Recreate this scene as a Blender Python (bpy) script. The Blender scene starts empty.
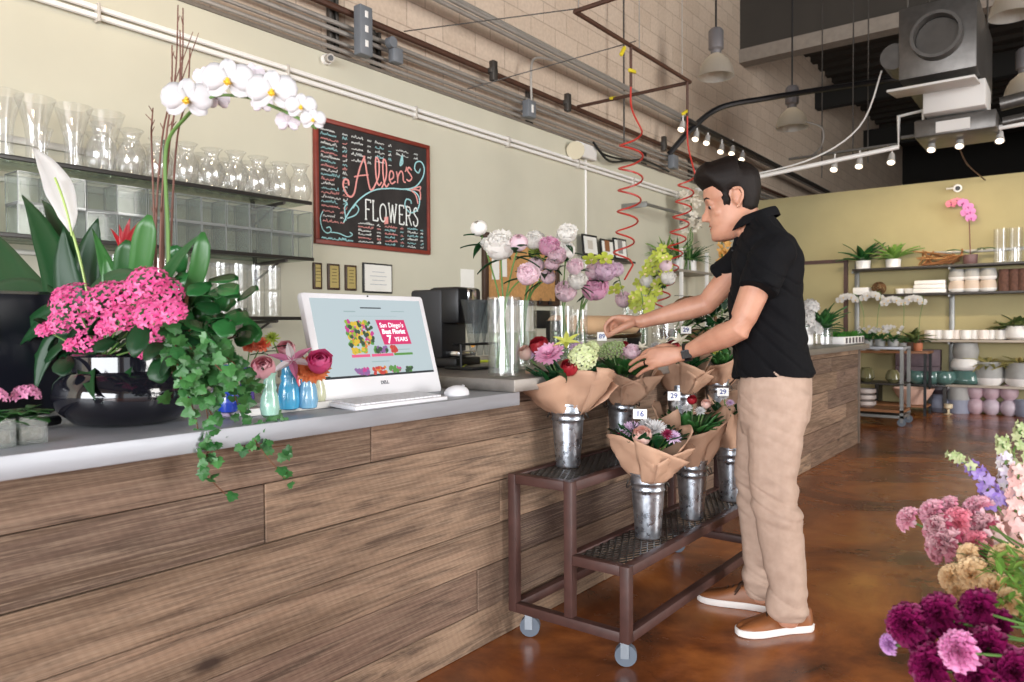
import bpy, bmesh, math, random
import numpy as np
from mathutils import Vector, Matrix, Euler, Quaternion, noise
PI = math.pi
random.seed(7)
SC = bpy.context.scene
COL = SC.collection
V = Vector

# ------------------------------------------------------------------ camera geometry
F = 740.0; PX, PY = 512.0, 341.0
def _ray(p): return V((p[0]-PX, p[1]-PY, F)).normalized()
_Y = _ray((1082, 322)); _X = -_ray((-450, 331)); _X = (_X-_Y*_X.dot(_Y)).normalized(); _Z = _X.cross(_Y)
CAMP = V((0, 0, 1.15))
def dirw(px, py):
    r = _ray((px, py)); return V((_X.dot(r), _Y.dot(r), _Z.dot(r)))
def at(px, py, x=None, y=None, z=None):
    """the point of a real plane (wall, shelf front, table top) seen at a spot of the photo"""
    d = dirw(px, py)
    if x is not None: t = (x-CAMP.x)/d.x
    elif y is not None: t = (y-CAMP.y)/d.y
    else: t = (z-CAMP.z)/d.z
    return CAMP+d*t
def on_plane(px, py, p0, n):
    d = dirw(px, py); return CAMP+d*((p0-CAMP).dot(n)/d.dot(n))

# ------------------------------------------------------------------ materials
def lin(h):
    if isinstance(h, str):
        h = h.lstrip('#'); c = [int(h[i:i+2], 16)/255 for i in (0, 2, 4)]
    else: c = [x/255 for x in h]
    return tuple(x/12.92 if x <= .04045 else ((x+.055)/1.055)**2.4 for x in c)+(1,)
_mats = {}
class NT:
    def __init__(s, name):
        s.m = bpy.data.materials.new(name); s.m.use_nodes = True
        s.t = s.m.node_tree; s.n = s.t.nodes
        s.b = s.n['Principled BSDF']; s.out = s.n['Material Output']
    def new(s, ty, **k):
        n = s.n.new(ty)
        for a, b in k.items():
            if a.startswith('_'): n.inputs[a[1:].replace('_', ' ')].default_value = b
            else: setattr(n, a, b)
        return n
    def link(s, a, b): s.t.links.new(a, b)
    def ramp(s, src, stops, mode='LINEAR'):
        r = s.new('ShaderNodeValToRGB'); e = r.color_ramp.elements; r.color_ramp.interpolation = mode
        while len(e) < len(stops): e.new(.5)
        for i, (p, c) in enumerate(stops): e[i].position = p; e[i].color = c if len(c) == 4 else tuple(c)+(1,)
        s.link(src, r.inputs[0]); return r.outputs[0]
    def mix(s, f, a, b, bt='MIX'):
        n = s.new('ShaderNodeMix', data_type='RGBA', blend_type=bt)
        for k, vv in ((0, f), (6, a), (7, b)):
            if hasattr(vv, 'node'): s.link(vv, n.inputs[k])
            else: n.inputs[k].default_value = vv
        return n.outputs[2]
    def math(s, op, a, b=None):
        n = s.new('ShaderNodeMath', operation=op)
        for k, vv in ((0, a), (1, b)):
            if vv is None: continue
            if hasattr(vv, 'node'): s.link(vv, n.inputs[k])
            else: n.inputs[k].default_value = vv
        return n.outputs[0]
    def coord(s, scale=(1, 1, 1), kind='Object', rot=(0, 0, 0)):
        c = s.new('ShaderNodeTexCoord'); mp = s.new('ShaderNodeMapping')
        mp.inputs['Scale'].default_value = scale; mp.inputs['Rotation'].default_value = rot
        s.link(c.outputs[kind], mp.inputs[0]); return mp.outputs[0]
    def noise(s, vec, scale=5, detail=3, rough=.5, dist=0):
        n = s.new('ShaderNodeTexNoise', _Scale=scale, _Detail=detail, _Roughness=rough, _Distortion=dist)
        s.link(vec, n.inputs['Vector']); return n.outputs['Fac']
    def bump(s, h, strength=.3, dist=.01):
        b = s.new('ShaderNodeBump', _Strength=strength, _Distance=dist)
        s.link(h, b.inputs['Height']); s.link(b.outputs[0], s.b.inputs['Normal']); return b
    def island(s): return s.new('ShaderNodeNewGeometry').outputs['Random Per Island']
    def set(s, **k):
        for a, b in k.items(): s.b.inputs[a.replace('_', ' ')].default_value = b
def M(name, col, rough=.5, metal=0, var=0, nscale=12, bump=0, island=0, col2=None, spec=None, coat=0, trans=0, sss=0):
    """plain procedural material: colour with a noise variation and an optional second colour per petal or leaf"""
    if name in _mats: return _mats[name]
    t = NT(name); c = lin(col); t.set(Roughness=rough, Metallic=metal)
    if spec is not None: t.b.inputs['Specular IOR Level'].default_value = spec
    if coat: t.b.inputs['Coat Weight'].default_value = coat
    src = None
    if island:
        c2 = lin(col2) if col2 else tuple(x*(1-island) for x in c[:3])+(1,)
        src = t.mix(t.island(), c, c2)
    if var:
        n = t.noise(t.coord(), nscale, 4)
        lo = tuple(x*(1-var) for x in c[:3])+(1,); hi = tuple(min(1, x*(1+var)) for x in c[:3])+(1,)
        r = t.ramp(n, [(.3, lo), (.7, hi)])
        src = t.mix(.5, src, r) if src is not None else r
        if bump: t.bump(n, bump, .004)
    if src is None: t.b.inputs['Base Color'].default_value = c
    else: t.link(src, t.b.inputs['Base Color'])
    if trans:                                                       # thin petals and leaves let light through
        tr = t.new('ShaderNodeBsdfTranslucent'); mx = t.new('ShaderNodeMixShader'); mx.inputs[0].default_value = trans
        if src is None: tr.inputs[0].default_value = c
        else: t.link(src, tr.inputs[0])
        t.link(t.b.outputs[0], mx.inputs[1]); t.link(tr.outputs[0], mx.inputs[2]); t.link(mx.outputs[0], t.out.inputs[0])
    if sss:
        t.b.inputs['Subsurface Weight'].default_value = sss; t.b.inputs['Subsurface Radius'].default_value = (.02, .008, .005); t.b.inputs['Subsurface Scale'].default_value = .5
    _mats[name] = t.m; return t.m
def glass(name, tint='#ffffff', refl=.9, dens=.03):
    if name in _mats: return _mats[name]
    t = NT(name)
    tr = t.new('ShaderNodeBsdfTransparent'); gl = t.new('ShaderNodeBsdfGlossy', _Roughness=.04); mx = t.new('ShaderNodeMixShader')
    lw = t.new('ShaderNodeLayerWeight', _Blend=.35)
    f = t.ramp(lw.outputs['Facing'], [(0, (.05,)*3), (.5, (.10,)*3), (.85, (.25,)*3), (1, (.55,)*3)])
    c = lin(tint); edge = tuple(x*.93 for x in c[:3])+(1,)
    tc = t.mix(lw.outputs['Facing'], c, edge); t.link(tc, tr.inputs[0]); gl.inputs[0].default_value = (refl,)*3+(1,)
    df = t.new('ShaderNodeBsdfDiffuse'); df.inputs[0].default_value = (.85, .87, .86, 1); m2 = t.new('ShaderNodeMixShader'); m2.inputs[0].default_value = dens; t.link(tr.outputs[0], m2.inputs[1]); t.link(df.outputs[0], m2.inputs[2]); t.link(f, mx.inputs[0]); t.link(m2.outputs[0], mx.inputs[1]); t.link(gl.outputs[0], mx.inputs[2]); t.link(mx.outputs[0], t.out.inputs[0])
    _mats[name] = t.m; return t.m
def emit(name, col, s, base=None):
    if name in _mats: return _mats[name]
    t = NT(name); t.b.inputs['Base Color'].default_value = lin(base) if base else (.02,.02,.02,1); t.b.inputs['Emission Color'].default_value = lin(col); t.b.inputs['Emission Strength'].default_value = s; t.set(Roughness=.3)
    _mats[name] = t.m; return t.m

# ------------------------------------------------------------------ mesh building
def basis(d, up=(0, 0, 1)):
    """rotation whose +Z looks along d"""
    d = V(d).normalized(); u = V(up)
    if abs(d.dot(u)) > .98: u = V((1, 0, 0))
    x = u.cross(d).normalized(); y = d.cross(x)
    return Matrix((x, y, d)).transposed().to_4x4()
def T(*p): return Matrix.Translation(V(p if len(p) > 1 else p[0]))
def Rz(a): return Matrix.Rotation(a, 4, 'Z')
def Rx(a): return Matrix.Rotation(a, 4, 'X')
def Ry(a): return Matrix.Rotation(a, 4, 'Y')
def S(a, b=None, c=None): return Matrix.Diagonal((a, b if b is not None else a, c if c is not None else a, 1))
class MB:
    def __init__(s): s.v = []; s.f = []; s.mi = []; s.cur = 0
    def add(s, vs, fs, Mx=None, mi=None):
        o = len(s.v); mi = s.cur if mi is None else mi
        if Mx is not None: s.v.extend([(Mx @ V(p))[:] for p in vs])
        else: s.v.extend([tuple(p) for p in vs])
        s.f.extend([tuple(i+o for i in f) for f in fs]); s.mi.extend([mi]*len(fs)); return s
    def join(s, o, Mx=None, shift=0):
        k = len(s.v)
        if Mx is not None: s.v.extend([(Mx @ V(p))[:] for p in o.v])
        else: s.v.extend(o.v)
        s.f.extend([tuple(i+k for i in f) for f in o.f]); s.mi.extend([m+shift for m in o.mi]); return s
    def box(s, a, b, Mx=None, bev=0):
        x0, y0, z0 = [min(p, q) for p, q in zip(a, b)]; x1, y1, z1 = [max(p, q) for p, q in zip(a, b)]
        if bev <= 0:
            vs = [(x0,y0,z0),(x1,y0,z0),(x1,y1,z0),(x0,y1,z0),(x0,y0,z1),(x1,y0,z1),(x1,y1,z1),(x0,y1,z1)]
            return s.add(vs, [(0,3,2,1),(4,5,6,7),(0,1,5,4),(1,2,6,5),(2,3,7,6),(3,0,4,7)], Mx)
        e = min(bev, (x1-x0)*.45, (y1-y0)*.45, (z1-z0)*.45); bm = bmesh.new()
        bmesh.ops.create_cube(bm, size=1)
        for v in bm.verts: v.co = V(((x0+x1)/2+v.co.x*(x1-x0), (y0+y1)/2+v.co.y*(y1-y0), (z0+z1)/2+v.co.z*(z1-z0)))
        bmesh.ops.bevel(bm, geom=bm.edges[:], offset=e, segments=2, profile=.5, affect='EDGES')
        bm.verts.index_update(); s.add([v.co[:] for v in bm.verts], [[v.index for v in f.verts] for f in bm.faces], Mx); bm.free(); return s
    def tube(s, pts, r, n=8, cap=True, Mx=None, flat=1):
        pts = [V(p) for p in pts]; rs = r if isinstance(r, (list, tuple)) else [r]*len(pts)
        vs = []; fs = []; prev = None
        for i, p in enumerate(pts):
            d = (pts[min(i+1, len(pts)-1)]-pts[max(i-1, 0)])
            if d.length < 1e-9: d = V((0, 0, 1))
            d.normalize()
            if prev is None: x = d.orthogonal().normalized()
            else:
                x = prev-d*prev.dot(d); x = x.normalized() if x.length > 1e-6 else d.orthogonal().normalized()
            prev = x; y = d.cross(x)
            for k in range(n):
                a = 2*PI*k/n; vs.append(p+x*math.cos(a)*rs[i]+y*math.sin(a)*rs[i]*flat)
        for i in range(len(pts)-1):
            for k in range(n): fs.append((i*n+k, i*n+(k+1) % n, (i+1)*n+(k+1) % n, (i+1)*n+k))
        if cap: fs.append(tuple(range(n))[::-1]); fs.append(tuple((len(pts)-1)*n+k for k in range(n)))
        return s.add(vs, fs, Mx)
    def lathe(s, prof, n=24, Mx=None, cap0=False, cap1=False, sx=1, sy=1):
        vs = [(r*math.cos(2*PI*k/n)*sx, r*math.sin(2*PI*k/n)*sy, z) for r, z in prof for k in range(n)]; m = len(prof)
        fs = [(i*n+k, i*n+(k+1) % n, (i+1)*n+(k+1) % n, (i+1)*n+k) for i in range(m-1) for k in range(n)]
        if cap0: fs.append(tuple(range(n))[::-1])
        if cap1: fs.append(tuple((m-1)*n+k for k in range(n)))
        return s.add(vs, fs, Mx)
    def ball(s, c, r, n=10, m=6, Mx=None, sc=(1, 1, 1)):
        prof = [(r*math.sin(PI*i/m)+1e-5, -r*math.cos(PI*i/m)) for i in range(m+1)]
        return s.lathe(prof, n, (Mx if Mx is not None else Matrix()) @ T(c) @ S(*sc))
    def loft(s, rings, Mx=None, cap=True):
        n = len(rings[0]); vs = [p for r in rings for p in r]; m = len(rings)
        fs = [(i*n+k, i*n+(k+1) % n, (i+1)*n+(k+1) % n, (i+1)*n+k) for i in range(m-1) for k in range(n)]
        if cap: fs.append(tuple(range(n))[::-1]); fs.append(tuple((m-1)*n+k for k in range(n)))
        return s.add(vs, fs, Mx)
    def grid(s, fn, nu, nv, Mx=None):
        vs = [fn(i/nu, j/nv) for i in range(nu+1) for j in range(nv+1)]
        fs = [(i*(nv+1)+j, i*(nv+1)+j+1, (i+1)*(nv+1)+j+1, (i+1)*(nv+1)+j) for i in range(nu) for j in range(nv)]
        return s.add(vs, fs, Mx)
    def mesh(s, name, mats, smooth=True):
        me = bpy.data.meshes.new(name); me.from_pydata(s.v, [], s.f)
        for m in (mats if isinstance(mats, (list, tuple)) else [mats]): me.materials.append(m)
        me.polygons.foreach_set('material_index', s.mi)
        if smooth: me.polygons.foreach_set('use_smooth', [True]*len(s.f))
        me.update(); return me
    def build(s, name, mats, parent=None, smooth=True, loc=None, fix=False, solid=0, sub=0, edge=True):
        me = s.mesh(name, mats, smooth)
        if fix:
            bm = bmesh.new(); bm.from_mesh(me); bmesh.ops.recalc_face_normals(bm, faces=bm.faces); bm.to_mesh(me); bm.free()
        if smooth and edge: me.set_sharp_from_angle(angle=R(42))
        o = bpy.data.objects.new(name, me); COL.objects.link(o)
        if parent is not None: o.parent = parent
        if loc is not None: o.location = loc
        if sub: md = o.modifiers.new('sub', 'SUBSURF'); md.levels = md.render_levels = sub
        if solid: md = o.modifiers.new('solid', 'SOLIDIFY'); md.thickness = solid; md.offset = 0
        return o
def R(d): return math.radians(d)
def tag(o, label, cat, group=None, kind=None):
    o['label'] = label; o['category'] = cat
    if group: o['group'] = group
    if kind: o['kind'] = kind
    return o
def thing(name, label, cat, loc=(0, 0, 0), rz=0, group=None, rot=None):
    o = bpy.data.objects.new(name, None); COL.objects.link(o); o.empty_display_size = .05
    o.location = loc; o.rotation_euler = rot if rot is not None else (0, 0, rz)
    return tag(o, label, cat, group)
def solid(name, label, cat, mb, mat, loc=None, group=None, smooth=True, rz=0, **k):
    o = mb.build(name, mat, None, smooth, loc, **k); o.rotation_euler.z = rz; return tag(o, label, cat, group)
def struct(name, mb, mat, smooth=False, parent=None, loc=None):
    o = mb.build(name, mat, parent, smooth, loc)
    o['kind'] = 'structure'; return o
def dup(root, loc, rz=None, label=None, group=None, sc=None):
    r = root.copy(); COL.objects.link(r); r.location = loc
    if rz is not None: r.rotation_euler = (root.rotation_euler[0], root.rotation_euler[1], rz)
    if sc is not None: r.scale = (sc, sc, sc) if not isinstance(sc, tuple) else sc
    if label: r['label'] = label
    if group: r['group'] = group
    for ch in list(root.children):
        c = ch.copy(); COL.objects.link(c); c.parent = r
        for g in list(ch.children):
            d = g.copy(); COL.objects.link(d); d.parent = c
    return r
def rnd(a, b): return random.uniform(a, b)
def bez(p0, p1, p2, n=8):
    p0, p1, p2 = V(p0), V(p1), V(p2)
    return [p0*(1-t)**2+p1*2*t*(1-t)+p2*t*t for t in [i/n for i in range(n+1)]]
def spline(pts, n=6):
    pts = [V(p) for p in pts]; out = []
    for i in range(len(pts)-1):
        a, b, c, d = pts[max(i-1, 0)], pts[i], pts[i+1], pts[min(i+2, len(pts)-1)]
        for k in range(n):
            t = k/n; out.append(.5*((2*b)+(c-a)*t+(2*a-5*b+4*c-d)*t*t+(3*b-3*c+d-a)*t**3))
    out.append(pts[-1]); return out

# ------------------------------------------------------------------ petals, leaves, flower heads (all look up along +Z)
def _w(t, prof):
    for (a, x), (b, y) in zip(prof, prof[1:]):
        if t <= b: return x+(y-x)*(t-a)/(b-a)
    return prof[-1][1]
ROUND = [(0, .22), (.3, .7), (.65, 1), (.88, .8), (1, .3)]
LANCE = [(0, .12), (.2, .75), (.4, 1), (.7, .7), (1, .02)]
FAN = [(0, .12), (.5, .55), (.9, 1), (1, .92)]
STRAP = [(0, .3), (.3, .8), (.75, 1), (.92, .75), (1, .2)]
HEART = [(0, .35), (.12, .9), (.3, 1), (.65, .7), (1, .03)]
def petal(mb, L, W, Mx, prof=ROUND, nu=4, nv=2, cup=.15, curl=0, ruf=0, mi=None):
    """blade along +Y from the origin, its face up +Z; curl > 0 lifts the tip"""
    ph = rnd(0, 6); old = mb.cur
    if mi is not None: mb.cur = mi
    def fn(u, v):
        x = (v*2-1); w = _w(u, prof)*W/2
        z = cup*W*x*x*.5+curl*L*u*u+ruf*L*math.sin(x*5+ph)*u*u
        return (x*w, L*u*(1+ruf*.8*math.cos(x*7+ph)*u), z)
    mb.grid(fn, nu, nv, Mx); mb.cur = old
def frill(mb, L, W, Mx, curl, ruf, mi):
    ph = rnd(0, 6); old = mb.cur; mb.cur = mi; nv = 8
    def fn(u, v):
        x = v*2-1; w = _w(u, FAN)*W/2; z_ = 1 if int(round(v*nv)) % 2 else -1
        return (x*w, L*u*(1-.10*x*x)+L*.05*z_*u**4, curl*L*u*u+L*ruf*u*u*math.sin(x*7+ph)+.03*L*z_*u**3)
    mb.grid(fn, 3, nv, Mx); mb.cur = old
def carnation(mb, r, n=34, mi=0, ruf=.13):
    for i in range(n):
        t = i/(n-1); el = R(88-86*t**.85); a = i*2.39996
        frill(mb, r*(.74+.34*t), r*(.85+.35*t), T(0, 0, -.35*r+.10*r*(1-t)) @ Rz(a) @ Rx(el) @ Ry(rnd(-.5, .5)), -.15*t, ruf, mi)
    mb.cur = mi; mb.lathe([(.01*r, -.2*r), (.38*r, -.25*r), (.3*r, -.55*r), (.12*r, -.95*r)], 8)
def shells(mb, r, layers, n0=3, open_=60, flare=.25, ruf=.05, mi=0, squash=.9):
    """cupped overlapping petals: rose, peony, ranunculus"""
    mb.cur = mi; mb.ball((0, 0, -.1*r), r*.32, 10, 6)
    for L in range(layers):
        t = (L+1)/layers; rr = r*(.25+.75*t**.9); n = n0+L
        tip = R((1 if open_ < 20 else 6)+open_*t**1.4); half = PI/n*1.45
        for k in range(n):
            a0 = 2*PI*(k+.37*L)/n+rnd(-.15, .15); ph = rnd(0, 6); tipk = tip*rnd(.85, 1.15); rk = rr*rnd(.94, 1.05)
            def fn(u, v):
                x = v*2-1; th = R(165)+(tipk-R(165))*u*(1-.14*abs(x)**2.5)
                q = rk*(1+flare*max(0, u-.55)**2*2+ruf*math.sin(x*6+ph)*u*u*.6)*(1-.03*abs(x))
                az = a0+x*half*(.55+.6*u-.15*u*u)
                return (q*math.sin(th)*math.cos(az), q*math.sin(th)*math.sin(az), q*math.cos(th)*squash)
            mb.cur = mi; mb.grid(fn, 5, 4)
def daisy(mb, r, n=18, rings=2, mi=0, mc=1, w=.3, lift=.25, cr=.2, prof=STRAP):
    for g in range(rings):
        rr = r*(1-.22*g)
        for k in range(n-3*g): petal(mb, rr*rnd(.92, 1.05), r*w, T(0, 0, .03*r*g) @ Rz(2*PI*(k+.5*g)/(n-3*g)+rnd(-.06, .06)) @ Rx(R(8+18*g)+lift*rnd(.5, 1)), prof, 4, 2, .2, -.12, 0, mi)
    mb.cur = mc; mb.lathe([(1e-4, .16*r), (cr*.6*r, .13*r), (cr*r, .05*r), (cr*.9*r, -.04*r)], 10)
def mum(mb, r, n=70, mi=0):
    for i in range(n):
        t = i/(n-1); petal(mb, r*(.55+.5*t), r*.2, T(0, 0, -.1*r) @ Rz(i*2.39996) @ Rx(R(85-92*t)), STRAP, 3, 2, .4, .12*(1-t), 0, mi)
def floret4(mb, r, Mx, mi=0, n=4, w=.85, mc=None):
    for k in range(n): petal(mb, r, r*w, Mx @ Rz(2*PI*k/n) @ Rx(.15), ROUND, 2, 2, .15, 0, 0, mi)
    if mc is not None: mb.cur = mc; mb.ball((0, 0, .06*r), r*.16, 6, 4, Mx)
def ballhead(mb, r, n, fr, mi=0, hemi=.2, mc=None, k=4):
    """a dome of florets: hydrangea, kalanchoe"""
    for i in range(n):
        z = 1-(1+hemi)*(i+.5)/n; a = i*2.39996; q = math.sqrt(max(0, 1-z*z)); d = V((q*math.cos(a), q*math.sin(a), z))
        floret4(mb, fr*rnd(.85, 1.15), T(d*r*rnd(.9, 1.05)) @ basis(d) @ Rz(rnd(0, 6)), mi, k, .85, mc)
def phal(mb, r, w=0, y=1, lipc=2):
    """moth orchid face"""
    for a in (0, 125, -125): petal(mb, r*.95, r*.72, T(0, 0, -.02*r) @ Rz(R(a)), [(0, .3), (.4, .9), (.65, 1), (.9, .7), (1, .25)], 5, 4, .2, -.08, 0, w)
    for a in (72, -72): petal(mb, r*1.05, r*1.25, T(0, 0, .04*r) @ Rz(R(a)) @ Rx(.06), [(0, .18), (.25, .75), (.55, 1), (.85, .78), (1, .3)], 6, 5, -.15, -.05, .02, w)
    mb.cur = y; mb.ball((0, -.12*r, .12*r), .13*r, 8, 5); mb.ball((0, .03*r, .1*r), .08*r, 8, 5)
    for a in (150, -150): petal(mb, r*.3, r*.22, T(0, -.05*r, .08*r) @ Rz(R(a)) @ Rx(.8), ROUND, 3, 2, .4, .1, 0, y)
    petal(mb, r*.42, r*.2, T(0, -.1*r, .1*r) @ Rz(PI) @ Rx(.3), HEART, 3, 2, .3, .1, 0, lipc)
def cymb(mb, r, g=0, lip=1):
    for k in range(5): petal(mb, r, r*.70, Rz(2*PI*k/5) @ Rx(.15), STRAP, 4, 2, .25, -.06, 0, g)
    petal(mb, r*.55, r*.45, T(0, 0, .08*r) @ Rz(PI) @ Rx(.55), ROUND, 4, 3, .5, -.3, .04, lip)
    mb.cur = g; mb.ball((0, .05*r, .15*r), .1*r, 6, 4)
def leaf(mb, L, W, Mx, prof=LANCE, curl=-.25, fold=.35, nu=6, mi=None, wave=0):
    petal(mb, L, W, Mx, prof, nu, 2 if not wave else 4, fold, curl, wave, mi)
def aim(p, d, up=(0, 0, 1)): return T(p) @ basis(d, up)
def blade(p, d, roll=0, up=(0, 0, 1)):
    """matrix that lays a blade's +Y along d with its face turned up"""
    d = V(d).normalized(); u = V(up); x = d.cross(u)
    if x.length < .05: x = V((1, 0, 0))
    x.normalize(); z = x.cross(d)
    return T(p) @ Matrix((x, d, z)).transposed().to_4x4() @ Ry(roll)
# ------------------------------------------------------------------ materials of the room
def floor_mat():
    t = NT('stained_concrete'); c = t.coord()
    n1 = t.noise(c, .9, 8, .62, 1.2); n2 = t.noise(c, 4.5, 6, .6, .6)
    col = t.ramp(n1, [(.36, lin('#4a2919')), (.47, lin('#8c4e28')), (.58, lin('#b96e36')), (.74, lin('#d28a44'))])
    col = t.mix(t.ramp(n2, [(.35, (0, 0, 0)), (.75, (.55,)*3)]), col, lin('#6e3d22'))
    st = t.ramp(t.noise(c, 1.7, 10, .7, 2.0), [(.62, (0, 0, 0)), (.72, (.7,)*3)])
    col = t.mix(st, col, lin('#38221a')); t.link(col, t.b.inputs['Base Color'])
    t.link(t.ramp(n2, [(.3, (.16,)*3), (.8, (.34,)*3)]), t.b.inputs['Roughness']); t.bump(n2, .06, .01); return t.m
def block_mat():
    t = NT('concrete_block'); tc = t.new('ShaderNodeTexCoord'); sp = t.new('ShaderNodeSeparateXYZ'); cb = t.new('ShaderNodeCombineXYZ')
    t.link(tc.outputs['Object'], sp.inputs[0]); t.link(sp.outputs[1], cb.inputs[0]); t.link(sp.outputs[2], cb.inputs[1])
    b = t.new('ShaderNodeTexBrick', _Scale=1.0); b.inputs['Brick Width'].default_value = .406; b.inputs['Row Height'].default_value = .203; b.inputs['Mortar Size'].default_value = .006
    t.link(cb.outputs[0], b.inputs['Vector'])
    b.inputs['Color1'].default_value = lin('#d3c0ac'); b.inputs['Color2'].default_value = lin('#c7b39e'); b.inputs['Mortar'].default_value = lin('#ab9886')
    n = t.noise(t.coord(), 30, 5); col = t.mix(.25, b.outputs['Color'], t.ramp(n, [(.3, lin('#a08c7b')), (.7, lin('#dccab8'))]))
    t.link(col, t.b.inputs['Base Color']); t.set(Roughness=.9); t.bump(t.math('ADD', t.math('MULTIPLY', b.outputs['Fac'], -1.0), t.math('MULTIPLY', n, .3)), .5, .01); return t.m
def plank_mat(name, cols, sx=1):
    t = NT(name); isl = t.island()
    tc = t.new('ShaderNodeTexCoord'); ad = t.new('ShaderNodeVectorMath', operation='ADD'); t.link(tc.outputs['Object'], ad.inputs[0])
    of = t.new('ShaderNodeCombineXYZ'); t.link(t.math('MULTIPLY', isl, 37.0), of.inputs[0]); t.link(t.math('MULTIPLY', isl, 11.0), of.inputs[1]); t.link(of.outputs[0], ad.inputs[1])
    def mp(s):
        m = t.new('ShaderNodeMapping'); m.inputs['Scale'].default_value = s; t.link(ad.outputs[0], m.inputs[0]); return m.outputs[0]
    g = t.noise(mp((6, .55, 6)), 4, 7, .62, 1.6); fine = t.noise(mp((44, .8, 44)), 5, 6, .72, .5)
    w = t.new('ShaderNodeTexWave', wave_type='RINGS', rings_direction='Y', _Scale=5.0, _Distortion=7.0, _Detail=3.0); w.inputs['Detail Scale'].default_value = .8; t.link(mp((1, .12, 1)), w.inputs['Vector'])
    saw = t.new('ShaderNodeTexWave', bands_direction='DIAGONAL', _Scale=16.0, _Distortion=2.5, _Detail=2.0); t.link(mp((0, 1.6, .7)), saw.inputs['Vector'])
    base = t.ramp(isl, [(i/(len(cols)-1), lin(c)) for i, c in enumerate(cols)])
    col = t.mix(t.ramp(g, [(.34, (.85,)*3), (.58, (0, 0, 0))]), base, lin('#4c3a2f'))
    col = t.mix(t.ramp(w.outputs['Fac'], [(.0, (.60,)*3), (.3, (0, 0, 0))]), col, lin('#5a4534'))
    col = t.mix(t.ramp(fine, [(.48, (0, 0, 0)), (.70, (.55,)*3)]), col, lin('#b69f88'))
    col = t.mix(t.ramp(fine, [(.28, (.8,)*3), (.45, (0, 0, 0))]), col, lin('#3d2d24'))
    col = t.mix(t.math('MULTIPLY', saw.outputs['Fac'], .08), col, lin('#3a2b22'))
    vo = t.new('ShaderNodeTexVoronoi', _Scale=1.0); t.link(mp((3.2, 2.2, 5.5)), vo.inputs['Vector'])
    col = t.mix(t.ramp(vo.outputs['Distance'], [(.05, (.9,)*3), (.13, (.12,)*3), (.2, (0, 0, 0))]), col, lin('#33221a'))
    t.link(col, t.b.inputs['Base Color']); t.set(Roughness=.78)
    t.bump(t.math('ADD', g, t.math('MULTIPLY', saw.outputs['Fac'], .18)), .35, .006); return t.m
def metal(name, col, rough, var=.12, sc=(1, 1, 1), m=1.0):
    if name in _mats: return _mats[name]
    t = NT(name); n = t.noise(t.coord(sc), 9, 6, .6); c = lin(col)
    t.link(t.ramp(n, [(.3, tuple(x*(1-var) for x in c[:3])), (.7, tuple(min(1, x*(1+var)) for x in c[:3]))]), t.b.inputs['Base Color'])
    t.link(t.ramp(n, [(.3, (rough*.8,)*3), (.7, (rough*1.25,)*3)]), t.b.inputs['Roughness']); t.set(Metallic=m); _mats[name] = t.m; return t.m
def galv_mat():
    t = NT('galvanised_steel'); vo = t.new('ShaderNodeTexVoronoi', _Scale=70.0); t.link(t.coord(), vo.inputs['Vector'])
    n = t.noise(t.coord(), 14, 5); f = t.mix(.5, vo.outputs['Color'], n)
    t.link(t.ramp(f, [(.25, lin('#a3aab4')), (.75, lin('#c6ccd4'))]), t.b.inputs['Base Color']); t.set(Metallic=.95); t.link(t.ramp(f, [(.2, (.22,)*3), (.8, (.42,)*3)]), t.b.inputs['Roughness'])
    _mats['galv'] = t.m; return t.m
FLOOR = floor_mat(); BLOCK = block_mat()
PLASTER = M('beige_plaster', '#c4c0ad', .75, var=.03, nscale=3)
OLIVE = M('olive_plaster', '#a89d74', .8, var=.04, nscale=3)
DARK = M('void_darkness', '#15130f', .9); DECK = M('roof_deck', '#3a352f', .85, var=.1, nscale=2)  # DARK: darkness of the space behind the partition, put into the colour
BEAM = M('painted_beam', '#8a8075', .8, var=.1)
PLANK = plank_mat('reclaimed_planks', ['#604c40', '#8e7360', '#a5886f', '#4c3a34', '#846a5b', '#735643', '#9d836f'])
PLANKG = plank_mat('grey_planks', ['#a3948a', '#94857a', '#a89a8c'])
STEEL = metal('brushed_worktop', '#a6a9b0', .45, .08, (4, .6, 4), .35)
SLATE = metal('worktop_slab', '#8f8983', .42, .12, (3, .7, 3), .6)
GALV = galv_mat()
CONDUIT = metal('conduit_steel', '#a19b94', .4, .08, m=.35); DKMETAL = metal('dark_bracket', '#57534f', .5, .15, m=.8)
RUST = M('brown_pipe', '#4b2f22', .55, var=.2); BROWNFRAME = M('brown_frame_paint', '#4a302b', .5, var=.18, nscale=20)
WHITE = M('white_paint', '#ece9e4', .45); BLACK = M('black_plastic', '#131316', .4); DARKGREY = M('dark_grey', '#2c2c2f', .5)
RUBBER = M('grey_rubber', '#5d6672', .5); CHROME = metal('chrome', '#d8d8d8', .15, .03)
GLASS = glass('clear_glass'); GLASSW = glass('shelf_glass', '#cfd8d0')

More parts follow.
